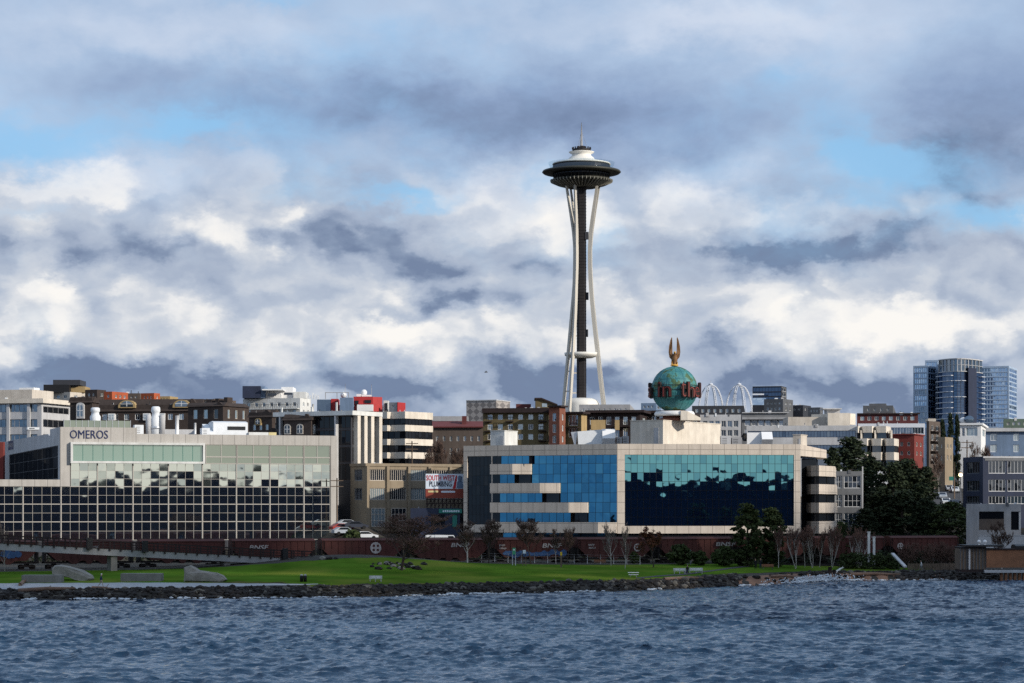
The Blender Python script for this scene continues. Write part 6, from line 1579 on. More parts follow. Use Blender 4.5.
# ================================================================== trees
def leafcloud(mb, c, rad, n, size, rnd, m=0, flat=.5):
    for i in range(n):
        while True:
            v = Vector((rnd.uniform(-1, 1), rnd.uniform(-1, 1), rnd.uniform(-1, 1)))
            if .25 < v.length < 1: break
        p = Vector((c[0] + v.x * rad[0], c[1] + v.y * rad[1], c[2] + v.z * rad[2])); s = size * rnd.uniform(.6, 1.4)
        a = Vector((rnd.gauss(0, 1), rnd.gauss(0, 1), rnd.gauss(0, flat))).normalized(); b = a.cross(Vector((rnd.gauss(0, 1), rnd.gauss(0, 1), rnd.gauss(0, 1)))).normalized()
        mb.add([p - a * s, p + b * s * .6, p + a * s, p - b * s * .6], [(0, 1, 2, 3)], m)
def evergreen(h, w, seed, shape='broad', leaf='leafd', name='evergreen_tree'):
    r = random.Random(seed); root = thing(name, '', 'tree', (0, 0, 0)); t = MB(); t.tube([(0, 0, -.5), (0, 0, h * .5), (r.uniform(-.3, .3), 0, h * .9)], [h * .024, h * .016, .04], 7)
    for i in range(10):
        a = r.uniform(0, 6.28); z = h * r.uniform(.2, .8); l = w * .35 * (1 - z / h * .6); t.tube([(0, 0, z), (math.cos(a) * l, math.sin(a) * l, z + l * .35)], [.12, .03], 4)
    t.build('trunk', 'bark', root); c = MB()
    n = int((60 + h * 2.6) * (1.8 if shape == 'oval' else 1))
    for i in range(n):
        f = r.random()
        if shape == 'cone': z = h * (.08 + .92 * f); R0 = w / 2 * (1 - f) ** .8 + .15
        elif shape == 'oval': z = h * (.03 + .97 * f); R0 = w / 2 * math.sin(math.pi * (.14 + .80 * f)) ** .6
        elif shape == 'column': z = h * (.05 + .95 * f); R0 = w / 2 * (math.sin(math.pi * min(1, .15 + f * .85)) ** .6) * (1 - f * .25)
        else: z = h * (.14 + .86 * f); R0 = w / 2 * math.sin(math.pi * (.12 + .86 * f)) ** .7 * (1.05 - .35 * f)
        a = r.uniform(0, 6.28); q = math.sqrt(r.random()) * R0 * .92
        rr = (.10 * h + .4) * r.uniform(.5, 1.0) * (.55 if shape != 'broad' else .8)
        leafcloud(c, (q * math.cos(a), q * math.sin(a), z - rr * .2), (rr, rr, rr * .62), int(34 * (1 if shape != 'broad' else 1.2)), .24 + h * .006, r)
    o = c.build('crown', leaf, root); return root
def bare(h, spread, seed, bark='bark', twig='twig', stems=1, density=1.0, leaves=None, low=.25, name='bare_tree', up=.5):
    r = random.Random(seed); root = thing(name, '', 'tree', (0, 0, 0)); t = MB(); c = MB()
    def grow(p, d, l, rad, depth):
        n = 3; pts = [p]; q = p
        for i in range(n):
            d = (d + Vector((r.gauss(0, .13), r.gauss(0, .13), r.gauss(0, .08) + .05))).normalized(); q = q + d * l / n; pts.append(q)
        tgt = t if depth < 2 else c
        tgt.tube(pts, [rad, rad * .85, rad * .7, rad * .5], 6 if depth < 2 else 3, 0, True, False)
        if depth >= 4:
            return
        k = max(2, int([11, 7, 6, 8][depth] * density * r.uniform(.85, 1.2)))
        for i in range(k):
            f = (low + (1 - low) * (i + r.random()) / k) if depth == 0 else r.uniform(.25, 1.0)
            j = min(n - 1, int(f * n)); b = pts[j].lerp(pts[j + 1], f * n - j)
            a = i * 2.4 + r.uniform(-.6, .6) if depth == 0 else r.uniform(0, 6.28)
            side = Vector((math.cos(a) * spread, math.sin(a) * spread, up * r.uniform(.4, 1.3)))
            ll = l * (.62 - .22 * f if depth == 0 else r.uniform(.38, .62))
            grow(b, (side + d * .45).normalized(), ll, max(rad * .48, .021), depth + 1)
    for s in range(stems):
        a = 6.28 * s / max(1, stems) + .4; d0 = Vector((math.cos(a) * .30, math.sin(a) * .30, 1)).normalized() if stems > 1 else Vector((r.uniform(-.06, .06), 0, 1)).normalized()
        grow(Vector((0, 0, -.3)), d0, h * .72, max(.08, h * .017) * (.7 if stems > 1 else 1), 0)
    zm = max([v[2] for v in c.v] + [v[2] for v in t.v]); k = h / zm
    for m in (t, c): m.v = [(v[0] * k, v[1] * k, v[2] * k) for v in m.v]
    if leaves:
        for i in [r.randrange(len(c.v)) for _ in range(2200)]:
            leafcloud(c, c.v[i], (.25, .25, .2), 1, .14, r, 1)
    t.build('trunk', bark, root); c.build('crown', [twig, leaves] if leaves else twig, root); return root
def plant(proto, used, label, px, py, top, group=None, D=None, w=None, dz=0.0):
    """stand a tree (the prototype first, then copies) with its foot on the ground seen at px, py and its top at row top"""
    if D is None: g = ong(px, py)
    else: p = P(px, D); g = Vector((p.x, p.y, gzf(p.x, p.y)))
    g.z += dz
    o = proto if proto.name not in used else copy_tree(proto)
    used.add(proto.name)
    zt = Z(top, g.y); hp = max(max(v.co.z for v in ch.data.vertices) for ch in proto.children)
    s = max(.1, (zt - g.z) / hp); wp = max(max(abs(v.co.x) for v in ch.data.vertices) for ch in proto.children)
    sw = s if w is None else (w / 2 * g.y / F) / wp
    o.location = g; o.scale = (sw, sw, s); o.rotation_euler = (0, 0, rng.uniform(0, 6.28)); o['label'] = label
    if group: o['group'] = group
    return o
U = set()
bw = bare(8, 1.2, 1, 'bark', 'twigr', low=.22, up=.45); br1 = bare(7, .8, 2, 'birch', 'twig', low=.32, up=.6); br2 = bare(7, .9, 3, 'bark', 'twig', low=.36, up=.6)
pale = bare(8, .7, 4, 'birch', 'twigp', density=.9, low=.25, up=.9); bir = bare(7, .5, 5, 'birch', 'twigr', stems=3, density=.75, low=.38, up=1.0); bir1 = bare(7, .55, 6, 'birch', 'twigr', density=.9, low=.35, up=.9)
birv = bare(7, .5, 9, 'birch', 'twigr', stems=6, density=.62, low=.42, up=1.1); rus = bare(7, .9, 7, 'bark', 'twig', density=.8, leaves='leafr', low=.3); shb = bare(4, .9, 8, 'bark', 'twigr', stems=4, density=.7, low=.15, name='bare_shrub')
GB = 'bare trees along the park lawn'
plant(bw, U, 'widest spreading bare tree, standing over the rock pile on the lawn mound', 401, 570.5, 512, GB, w=102)
plant(br1, U, 'slim brown bare tree with a pale trunk base, next right of the spreading tree', 467.5, 563, 520, GB, w=42)
plant(br2, U, 'round headed bare tree behind the fence, in front of the black glazed bay', 488.5, 563.3, 518, GB, w=38)
plant(br2, U, 'round headed bare tree just right of the blue and white signs', 531, 564, 517, GB, w=40)
plant(br1, U, 'thin bare tree left of the yellow post', 556, 564, 528, GB, w=22); plant(br2, U, 'thin dark bare tree behind the yellow post', 567, 565, 526, GB, w=20)
plant(pale, U, 'pale slender bare tree, left one of two below the stone pilaster', 611, 565.5, 519, GB, w=23); plant(pale, U, 'pale slender bare tree nearest the water, right one of two below the stone pilaster', 625, 569, 521, GB, w=20)
plant(rus, U, 'small tree with rust coloured leaves left of the dark shrubs', 654, 567.6, 525, GB, w=40)
plant(pale, U, 'pale thin bare tree in front of the far left end of the footbridge', 5, 572, 518, GB, w=24)
GP_ = 'white stemmed birches by the beach'
for k_, (pr2, px, py, tp, w_, l) in enumerate([(bir1, 778.5, 568, 525, 16, 'white stemmed birch against the dark evergreens, first from the evergreens'), (bir, 796, 569, 526, 26, 'bushy birch, second from the dark evergreens'), (bir1, 805, 567.5, 528, 16, 'thin white birch stem between the two bushy birches'), (bir, 812.5, 568, 524, 24, 'tall bushy birch with forked white stems at the middle of the beach'),
        (bir1, 819.5, 567.6, 527, 14, 'thin straight white birch right of the forked birch'), (bir, 832, 568, 524, 22, 'forked white birch standing over the beach post'), (birv, 860.5, 568, 525, 30, 'many stemmed vase shaped white birch right of the others')]):
    plant(pr2, U, l, px, py, tp, GP_, w=w_)
plant(br1, U, 'bare tree behind the roof of the waterfront timber hut', 1002, 548, 520, D=415, w=34)
for px, w_, tp, l in ((904, 20, 545, 'reddish bare shrub nearest the hedge'), (914, 22, 542, 'tall reddish bare shrub behind the white path rail'), (928, 24, 543, 'reddish bare shrub in the middle of the shrub row'), (941, 24, 541, 'reddish bare shrub below the round evergreen'), (952, 18, 545, 'reddish bare shrub nearest the timber hut')): plant(shb, U, l, px, 557, tp, 'reddish bare shrubs behind the beach', D=417, w=w_)
for px, D, tp, w_, l in ((441, 500, 437, 30, 'bare brown tree below the maroon hall, beside the cream banded office'), (455, 505, 445, 28, 'bare brown tree below the maroon hall, nearest the blue glass building'), (427, 490, 447, 22, 'low bare brown tree against the right side of the cream banded office'), (939, 560, 452, 18, 'bare tree on the left side of the sloping street'), (934, 600, 417, 12, 'bare tree on the roof line left of the glass towers'), (988, 530, 444, 22, 'bare tree in front of the blue grey house'), (973, 525, 441, 20, 'bare tree between the cypresses and the blue grey house'), (931, 510, 468, 24, 'brownish bare tree at the left bottom of the street')):
    plant(br2 if w_ > 21 else br1, U, l, px, 0, tp, 'bare trees among the buildings', D=D, w=w_)
# evergreens
ev1 = evergreen(12, 7, 21, 'broad'); ev2 = evergreen(14, 8, 22, 'broad'); evm = evergreen(13, 10, 23, 'broad', 'leafm'); cyp = evergreen(14, 4, 24, 'column', 'leafd', 'cypress_tree'); bush = evergreen(3.2, 5, 26, 'broad', 'leafg', 'round_shrub'); bushd = evergreen(3.2, 5, 27, 'broad', 'leafm', 'round_shrub'); bush['category'] = bushd['category'] = 'shrub'
GE = 'dark evergreens at the right'
law1 = evergreen(12, 6, 61, 'oval', 'leafm'); law2 = evergreen(12, 6, 62, 'oval', 'leafm')
plant(law1, U, 'dark evergreen on the lawn, left one of the pair before the turquoise glass', 747.5, 566.5, 502, 'evergreens on the lawn', w=40); plant(law2, U, 'dark evergreen on the lawn, right one of the pair before the turquoise glass', 772, 566.5, 506, 'evergreens on the lawn', w=34)
for pr2, px, D, tp, w_, l in [(ev2, 851, 500, 436, 54, 'tall dark evergreen rising in front of the cream office bays'), (ev1, 833, 492, 446, 30, 'dark evergreen between the blue glass building and the cream office'), (ev1, 872, 480, 455, 44, 'dark evergreen below the cream sunlit bays'), (ev2, 893, 476, 461, 42, 'dark evergreen below the red brick house'), (ev1, 912, 482, 468, 40, 'dark evergreen left of the street, below the narrow brown flats'), (ev1, 880, 462, 486, 50, 'low dark evergreen behind the train end'), (ev2, 902, 458, 489, 50, 'low dark evergreen behind the reddish shrubs'), (ev1, 921, 464, 482, 34, 'dark evergreen at the foot of the street'), (evm, 949, 452, 501, 62, 'broad rounded evergreen in front of the street and the garage'), (ev1, 927, 455, 497, 36, 'dark evergreen left of the broad rounded one'), (ev2, 866, 455, 508, 30, 'dark evergreen against the grey flats'), (ev2, 906, 500, 458, 44, 'dark evergreen right in front of the red brick house'), (ev1, 925, 500, 466, 34, 'dark evergreen beside the narrow brown flats, next to the street')]:
    plant(pr2, U, l, px, 0, tp, GE, D=D, w=w_)
plant(evm, U, 'small green tree between the birches and the stone bays', 841, 0, 521, D=424, w=24)
for px, tp, w_, l in ((942.5, 418, 11, 'short dark cypress, left of the three beside the white modern house'), (950.3, 411.5, 12, 'tallest dark cypress, middle of the three beside the white modern house'), (957.2, 413.5, 11, 'tall dark cypress touching the white modern house')): plant(cyp, U, l, px, 0, tp, 'dark cypresses', D=585, w=w_)
for pr2, px, py, tp, w_, l in [(bushd, 680, 565.5, 543, 32, 'big dark round shrub right of the rusty leaved tree'), (bush, 700, 565.5, 550, 18, 'small olive green shrub beside the teal sign'), (bush, 724, 565.5, 545, 28, 'round olive green shrub before the dark evergreens'), (bush, 634, 565, 551, 12, 'little green shrub behind the pale slender trees')]: plant(pr2, U, l, px, py, tp, 'round shrubs along the train', D=404, w=w_)
plant(bushd, U, 'dark green shrub beside the small parking lot', 352, 0, 528, 'round shrubs along the train', D=437, w=30)
def hedge():
    b = MB(); r = random.Random(31)
    for i in range(150):
        px = r.uniform(840, 898); D = r.uniform(412, 416); p = P(px, D); zz = r.uniform(gzf(p.x, p.y), Z(554.5, D)); leafcloud(b, (p.x, p.y, zz), (.6, .6, .4), 26, .2, r)
    single(b, 'hedge', 'leafm', 'long clipped dark hedge behind the vase shaped birch', 'hedge')
    b = MB()
    for i in range(120):
        px = r.uniform(870, 965); D = r.uniform(421, 424); p = P(px, D); zz = r.uniform(gzf(p.x, p.y), Z(551, D)) ; leafcloud(b, (p.x, p.y, zz), (.7, .6, .4), 18, .2, r)
    single(b, 'hedge', 'leafd', 'rough dark hedge behind the reddish bare shrubs', 'hedge')
hedge()
def ivybank():
    b = MB(); r = random.Random(33)
    for i in range(330):
        px = r.uniform(836, 965); D = r.uniform(444, 490); p = P(px, D); leafcloud(b, (p.x, p.y, gzf(p.x, p.y) + r.uniform(.2, 2.2)), (1.6, 1.2, .9), 18, .32, r)
    for i in range(420):
        px = r.uniform(-30, 850); D = r.uniform(424.5, 429) + max(0, (px - 600)) * .012; p = P(px, D); leafcloud(b, (p.x, p.y, gzf(p.x, p.y) + r.uniform(0, .9)), (1.5, .9, .6), 16, .26, r)
    for i in range(60):
        px = r.uniform(336, 345); D = r.uniform(435, 438); p = P(px, D); leafcloud(b, (p.x, p.y, gzf(p.x, p.y) + r.uniform(.0, .6)), (.8, .6, .5), 16, .2, r)
    tag(b.build('undergrowth', 'leafd'), 'dark undergrowth covering the bank behind the train', 'undergrowth', kind='stuff')
ivybank()

# ================================================================== footbridge
def footbridge():
    A = P(-40, 355); B = P(313, 381); f = Fr(A, B); u = f.u
    zt = lambda uu: float(np.interp(uu, [u(0), u(305)], [Z(543.3, f.pt(u(0), 0)[1]), Z(559.2, f.pt(u(305), 0)[1])])) + (0 if uu > u(0) else (u(0) - uu) * .05)
    root = thing('footbridge', 'concrete footbridge ramp with dark railings sloping down to the lawn', 'footbridge', (f.pt(f.L, 0)[0], f.pt(f.L, 0)[1], zt(f.L) - .8))
    def strip(m, u0, u1, a, b_, w0, w1):
        q = [f.pt(u0, zt(u0) + a, w1), f.pt(u1, zt(u1) + a, w1), f.pt(u1, zt(u1) + a, w0), f.pt(u0, zt(u0) + a, w0)]; t_ = [f.pt(u0, zt(u0) + b_, w1), f.pt(u1, zt(u1) + b_, w1), f.pt(u1, zt(u1) + b_, w0), f.pt(u0, zt(u0) + b_, w0)]; m.hexa(q + t_)
    d = MB(); us = list(np.linspace(0, f.L, 12))
    for i in range(11): strip(d, us[i], us[i + 1], -1.0, 0, -3.2, 0)
    d.build('deck', 'grey', root)
    for side, w in (('near', .02), ('far', -3.3)):
        r1 = MB()
        for i in range(11):
            for h0, h1 in ((1.10, 1.28), (.70, .82), (.30, .42), (.02, .12)): strip(r1, us[i], us[i + 1], h0, h1, w, w + .1)
        n = int(f.L / 1.75)
        for i in range(n + 1): q = min(f.L - .1, i * 1.75 + .2); r1.fbox(f, q - .11, q + .11, zt(q) + (-.3 if side == 'near' else .0), zt(q) + 1.3, w + .101, w + .2)
        r1.build('railing', 'dwood', root)
    for px in (88.5, 144, 284): q = MB(); c = u(px); q.fbox(f, c - .42, c + .42, zt(c) - .25, zt(c) + 1.55, .21, .7); q.build('lamp_box', 'black', root)
    for px in (115, 228): q = MB(); c = u(px); p = f.pt(c, 0, -1.5); q.fbox(f, c - .5, c + .5, gzf(p[0], p[1]) - .3, zt(c) - 1.0, -2.4, -.4); q.build('pier', 'concd', root)
footbridge()

# ================================================================== park objects
def plinth(px0, px1, py0, py1, label, split=None):
    D = ong((px0 + px1) / 2, py1).y; f = Fr(P(px0, D), P(px1, D)); c = f.pt(f.L / 2, 0, 0); zb = gzf(c[0], c[1]); root = thing('concrete_plinth', label, 'plinth', (c[0], c[1], zb)); zt = Z(py0, D); sp = f.L * (split or .5)
    b = MB(); b.fbox(f, 0, sp - .01, zb - .2, zt, -2.6, 0); b.build('slab', 'concd', root); b = MB(); b.fbox(f, sp + .01, f.L, zb - .2, zt + .002, -2.6, .02); b.build('slab', 'concd', root)
plinth(21.5, 60.5, 575.2, 583, 'low wide concrete plinth in front of the leaning stone', .6); plinth(120.5, 161, 573.6, 581.6, 'taller concrete plinth in two blocks beside the angular standing rock', .38)
def slabstone(pts, D0, depth, label, seed, name='sculpture_stone'):
    """a rough stone: outline (photo px) given a real distance and thickness, edges knocked off"""
    r = random.Random(seed); f = Fr(P(0, D0), P(300, D0)); n = len(pts); b = MB(); rings = [(-depth, .82), (-depth * .75, 1.0), (-.3, 1.0), (0, .9)]
    cu = sum(f.u(p[0]) for p in pts) / n; cv = sum(Z(p[1], D0) for p in pts) / n; vs = []
    for w, s in rings:
        for px, py in pts: vs.append(f.pt(cu + (f.u(px) - cu) * s + r.uniform(-.12, .12), cv + (Z(py, D0) - cv) * s + r.uniform(-.08, .08), w + r.uniform(-.25, .25)))
    fs = [tuple(range(n - 1, -1, -1)), tuple(range(3 * n, 4 * n))]
    for k in range(3): fs += [(k * n + i, k * n + (i + 1) % n, (k + 1) * n + (i + 1) % n, (k + 1) * n + i) for i in range(n)]
    b.add(vs, fs); single(b, name, 'rockl', label, 'rock')
slabstone([(52, 574.5), (51.3, 569), (53.5, 565.8), (59, 565.3), (66, 566.6), (80, 571), (89.5, 575.5), (91.3, 578.6), (89, 581.6), (84, 581.8), (76, 580.4), (68, 577.3), (62, 576), (56, 575)][::-1], ong(70, 581).y, 3.2, 'long grey stone slab leaning down to the right between the plinths', 3)
slabstone([(184, 581.6), (183, 573), (183.4, 567.6), (189, 565.8), (192, 567.5), (196, 570.2), (206, 572), (216, 573.4), (222, 576.3), (225, 580), (222, 582), (204, 582)][::-1], ong(204, 582).y, 3.4, 'angular pale standing rock with a pointed left end on the paved path', 4)
def bench(px0, px1, py0, py1, label, group=None, table=False):
    g = ong((px0 + px1) / 2, py1); D = g.y; f = Fr(P(px0, D), P(px1, D)); root = thing('picnic_table' if table else 'park_bench', label, 'table' if table else 'bench', tuple(g), group); L = f.L; z = g.z
    if table:
        q = MB(); q.fbox(f, 0, L, z + .70, z + .78, -.9, 0); q.build('table_top', 'white', root)
        for w in (.25, -1.35): q = MB(); q.fbox(f, .1, L - .1, z + .40, z + .46, w - .02, w + .28); q.build('seat', 'white', root)
        for u_ in (.3, L - .4): q = MB(); q.fbox(f, u_, u_ + .1, z - .1, z + .698, -.5, -.4); q.fbox(f, u_, u_ + .1, z + .3, z + .39, -1.2, .4); q.build('leg', 'grey', root)
    else:
        q = MB(); q.fbox(f, 0, L, z + .42, z + .5, -.5, 0); q.build('seat', 'offw', root); q = MB(); q.fbox(f, 0, L, z + .55, z + .88, -.56, -.5); q.build('backrest', 'offw', root)
        for u_ in np.linspace(.1, L - .2, 3): q = MB(); q.fbox(f, u_, u_ + .1, z - .1, z + .419, -.45, -.05); q.fbox(f, u_, u_ + .1, z + .52, z + .82, -.497, -.44); q.build('leg', 'lgrey', root)
bench(369, 382, 577, 582, 'white park bench alone on the lawn near the rocks'); bench(673.5, 686, 570.3, 574, 'long white bench left of the seated person'); bench(689, 703, 570, 573.6, 'white bench right of the seated person'); bench(628, 639, 574, 577.6, 'white picnic table by the riprap edge', table=True)
for px, l in ((600, 'brown bench behind the fence left of the pale slender trees'), (768, 'reddish bench under the dark evergreens')):
    D = 398; p = P(px, D); f = Fr(P(px - 6, D), P(px + 6, D)); zb = gzf(p.x, p.y); root = thing('park_bench', l, 'bench', (p.x, p.y, zb)); q = MB(); q.fbox(f, 0, f.L, zb + .42, zb + .5, -.5, 0); q.build('seat', 'redwood', root); q = MB(); q.fbox(f, 0, f.L, zb + .55, zb + .9, -.56, -.5); q.build('backrest', 'redwood', root)
    for u_ in (.2, f.L - .3): q = MB(); q.fbox(f, u_, u_ + .1, zb - .1, zb + .419, -.4, -.1); q.build('leg', 'dgrey', root)
for px, l in ((301.6, 'dark litter bin on the path end, left one of the touching pair'), (305.2, 'dark litter bin on the path end, right one of the touching pair')):
    g = ong(px, 582); root = thing('litter_bin', l, 'bin', tuple(g)); q = MB(); q.lathe([(.22, 0), (.25, .8), (.23, .86)], g, 12); q.build('drum', 'black', root); q = MB(); q.lathe([(.18, .862), (.2, 1.0), (.1, 1.08)], g, 12); q.build('lid', 'lgrey', root)
def signpost(name, px, py, p0, p1, w_, mt, label, cat='sign', D=None, post='lgrey'):
    g = ong(px, py); D = g.y; f = Fr(P(px - w_ / 2, D), P(px + w_ / 2, D)); root = thing(name, label, cat, tuple(g)); q = MB(); c = g
    for dx in ((-.3, .3) if w_ > 2.4 else (0,)): q.tube([(c.x + dx * .8, c.y + .1, c.z - .3), (c.x + dx * .8, c.y + .1, Z(p0, D))], .07, 6)
    q.build('post', post, root); q = MB(); q.fbox(f, 0, f.L, Z(p1, D), Z(p0, D), 0, .08); o = q.build('panel', mt, root)
    q = MB(); q.fbox(f, f.L * .2, f.L * .8, Z(p0 + (p1 - p0) * .4, D), Z(p0 + (p1 - p0) * .2, D), .082, .1); q.build('white_mark', 'white', o)
signpost('park_sign', 514, 565.5, 547.8, 554.5, 2.9, 'grnsign', 'green park sign on two white posts'); signpost('park_sign', 524.3, 566, 550, 553.5, 3.0, 'board', 'pale blue park sign on a brown post', post='wood'); signpost('park_sign', 689.3, 565, 550, 557, 2.8, 'teal', 'dark teal sign behind the seated person')
def marker():
    g = ong(561.2, 567.5); root = thing('marker_post', 'brown marker post with a yellow top on the lawn', 'post', tuple(g)); q = MB(); q.box(g.x - .14, g.x + .14, g.y - .14, g.y + .14, g.z - .2, Z(555.5, g.y)); q.build('post', 'wood', root); q = MB(); q.box(g.x - .16, g.x + .16, g.y - .16, g.y + .16, Z(555.5, g.y) + .01, Z(552, g.y)); q.build('cap', 'yellow', root)
marker()
def fence():
    f = Fr(P(415, 399), P(640, 402)); c = f.pt(f.L / 2, 0); root = thing('mesh_fence', 'low wire mesh fence with thin grey posts in front of the train', 'fence', (c[0], c[1], gzf(c[0], c[1])))
    n = 17
    for i in range(n + 1):
        u_ = f.L * i / n; p = f.pt(u_, 0); q = MB(); q.tube([(p[0], p[1], gzf(p[0], p[1]) - .2), (p[0], p[1], gzf(p[0], p[1]) + 1.6)], .05, 6); q.build('post', 'lgrey', root)
    q = MB(); m = 60
    for i in range(m):
        a, b = f.pt(f.L * i / m, 0, .06), f.pt(f.L * (i + 1) / m, 0, .06)
        for h in (.1, .6, 1.1, 1.5): q.bar((a[0], a[1], gzf(a[0], a[1]) + h), (b[0], b[1], gzf(b[0], b[1]) + h), .018, .018)
    q.build('mesh', 'grey', root)
fence()
pole(351, 400, 539.5, 'thin pale pole before the train between the ramp and the round emblem', False, 'lamp_pole')
r_ = random.Random(41)
def rockpile():
    for i in range(34):
        px = r_.gauss(396, 13); px = min(max(px, 372), 424); g = ong(px, r_.uniform(564, 569.5) + abs(px - 396) * .02); rad = r_.uniform(.25, .55); b = MB(); rockshape(b, (g.x, g.y, g.z + rad * .3), rad, r_, 0, 2)
        m_ = 'rockl' if i % 3 == 0 else 'rock'
        single(b, 'garden_rock', m_, 'pale rock in the pile under the spreading bare tree' if i % 3 == 0 else 'dark rock in the pile under the spreading bare tree', 'rock', 'pale rocks in the pile' if i % 3 == 0 else 'dark rocks in the pile')
rockpile()
for px, l in ((323, 'small pale stone on the mound nearest the ramp end'), (330, 'second small stone on the mound past the ramp end'), (336, 'dark stone on the mound left of the emblem')):
    g = ong(px, 559.5); b = MB(); rockshape(b, (g.x, g.y, g.z + .15), .45, r_, 0, 2); single(b, 'garden_rock', 'rockl' if 'pale' in l else 'rock', l, 'rock')
# ------------------------------------------------------------------ people: one continuous skinned body each
def person(label, g, face, pose, top, legs, hat=None):
    joints = {'stand': dict(pel=(0, 0, .92), ch=(0, .0, 1.32), nk=(0, .0, 1.47), hd=(0, .02, 1.60), lk=(.1, .02, .50), la=(.11, -.02, .08), lt=(.12, .12, .04), rk=(-.1, .02, .5), ra=(-.11, 0, .08), rt=(-.12, .14, .04), ls=(.19, 0, 1.38), le=(.25, -.02, 1.10), lh=(.24, .08, .86), rs=(-.19, 0, 1.38), re=(-.25, -.02, 1.10), rh=(-.24, .08, .86)),
              'walk': dict(pel=(0, 0, .92), ch=(0, .03, 1.32), nk=(0, .05, 1.47), hd=(0, .08, 1.60), lk=(.09, .2, .52), la=(.1, .26, .09), lt=(.1, .40, .06), rk=(-.09, -.06, .5), ra=(-.1, -.34, .14), rt=(-.1, -.24, .04), ls=(.19, .03, 1.38), le=(.24, -.13, 1.12), lh=(.22, -.1, .9), rs=(-.19, .03, 1.38), re=(-.24, .1, 1.1), rh=(-.2, .28, .96)),
              'sit': dict(pel=(0, 0, .52), ch=(0, -.04, .95), nk=(0, -.02, 1.08), hd=(0, .02, 1.22), lk=(.12, .45, .52), la=(.12, .42, .08), lt=(.12, .56, .04), rk=(-.12, .45, .52), ra=(-.12, .42, .08), rt=(-.12, .56, .04), ls=(.19, -.03, 1.0), le=(.26, .05, .74), lh=(.14, .3, .6), rs=(-.19, -.03, 1.0), re=(-.26, .05, .74), rh=(-.14, .3, .6))}[pose]
    rad = dict(pel=.15, ch=.17, nk=.06, hd=.1, lk=.07, la=.05, lt=.045, rk=.07, ra=.05, rt=.045, ls=.075, le=.05, lh=.04, rs=.075, re=.05, rh=.04)
    E = [('pel', 'ch'), ('ch', 'nk'), ('nk', 'hd'), ('pel', 'lk'), ('lk', 'la'), ('la', 'lt'), ('pel', 'rk'), ('rk', 'ra'), ('ra', 'rt'), ('ch', 'ls'), ('ls', 'le'), ('le', 'lh'), ('ch', 'rs'), ('rs', 're'), ('re', 'rh')]
    ks = list(joints); me = bpy.data.meshes.new('p'); me.from_pydata([joints[k] for k in ks], [(ks.index(a), ks.index(b)) for a, b in E], [])
    o = bpy.data.objects.new('p', me); COL.objects.link(o); sk = o.modifiers.new('s', 'SKIN')
    for i, k in enumerate(ks): me.skin_vertices[0].data[i].radius = (rad[k], rad[k] * .85)
    me.skin_vertices[0].data[0].use_root = True
    o.modifiers.new('u', 'SUBSURF').levels = 1
    e = bpy.data.meshes.new_from_object(o.evaluated_get(bpy.context.evaluated_depsgraph_get())); bpy.data.objects.remove(o); bpy.data.meshes.remove(me)
    root = thing('person', label, 'person', (0, 0, 0)); b = MB(); vs = [v.co[:] for v in e.vertices]; hz = joints['pel'][2]
    for pl in e.polygons:
        cz = sum(vs[i][2] for i in pl.vertices) / len(pl.vertices); cy = sum(vs[i][1] for i in pl.vertices) / len(pl.vertices)
        b.f.append(tuple(pl.vertices)); b.sm.append(True); b.m.append(2 if cz > joints['nk'][2] + .01 else (1 if (cz < hz - .02 or (pose == 'sit' and cz < hz + .1 and cy > .1)) else 0))
    b.v = vs; hd = Vector(joints['hd']); b.ball(hd + Vector((0, .01, .03)), (.085, .105, .125), 2, 2); b.ball(hd + Vector((0, .115, .02)), (.015, .025, .02), 1, 2)
    b.build('body', [top, legs, 'skin'], root); q = MB(); q.ball(hd + Vector((0, -.02, .07)), (.095, .11, .10), 2); q.build('hat' if hat else 'hair', hat or 'twig', root); bpy.data.meshes.remove(e)
    root.location = g; root.rotation_euler = (0, 0, R(face)); return root
person('person in white hat and navy coat walking along the shoreline path', ong(101, 586.6), -80, 'walk', 'denim', 'tan', 'coatw')
person('person in black standing under the evergreens, left of the two', ong(755.5, 569.5), 150, 'stand', 'coatk', 'coatk'); person('person in black standing under the evergreens, right of the two', ong(760.5, 569), 200, 'stand', 'coatk', 'denim')
g = ong(687.3, 573.5); person('person in dark clothes seated between the white benches', g + Vector((0, -.2, -.05)), 175, 'sit', 'coatk', 'denim'); q = MB(); q.box(g.x - .55, g.x + .15, g.y - .35, g.y + .3, g.z - .02, g.z + .44); q.box(g.x - .57, g.x + .17, g.y - .37, g.y + .32, g.z + .441, g.z + .47); single(q, 'stone_block', 'concd', 'small dark stone block the dark clothed person sits on', 'block')
person('person in pale clothes on the path by the reddish shrubs', Vector((*P(921.5, 410), gzf(*P(921.5, 410)))), 90, 'walk', 'coatw', 'mgrey')
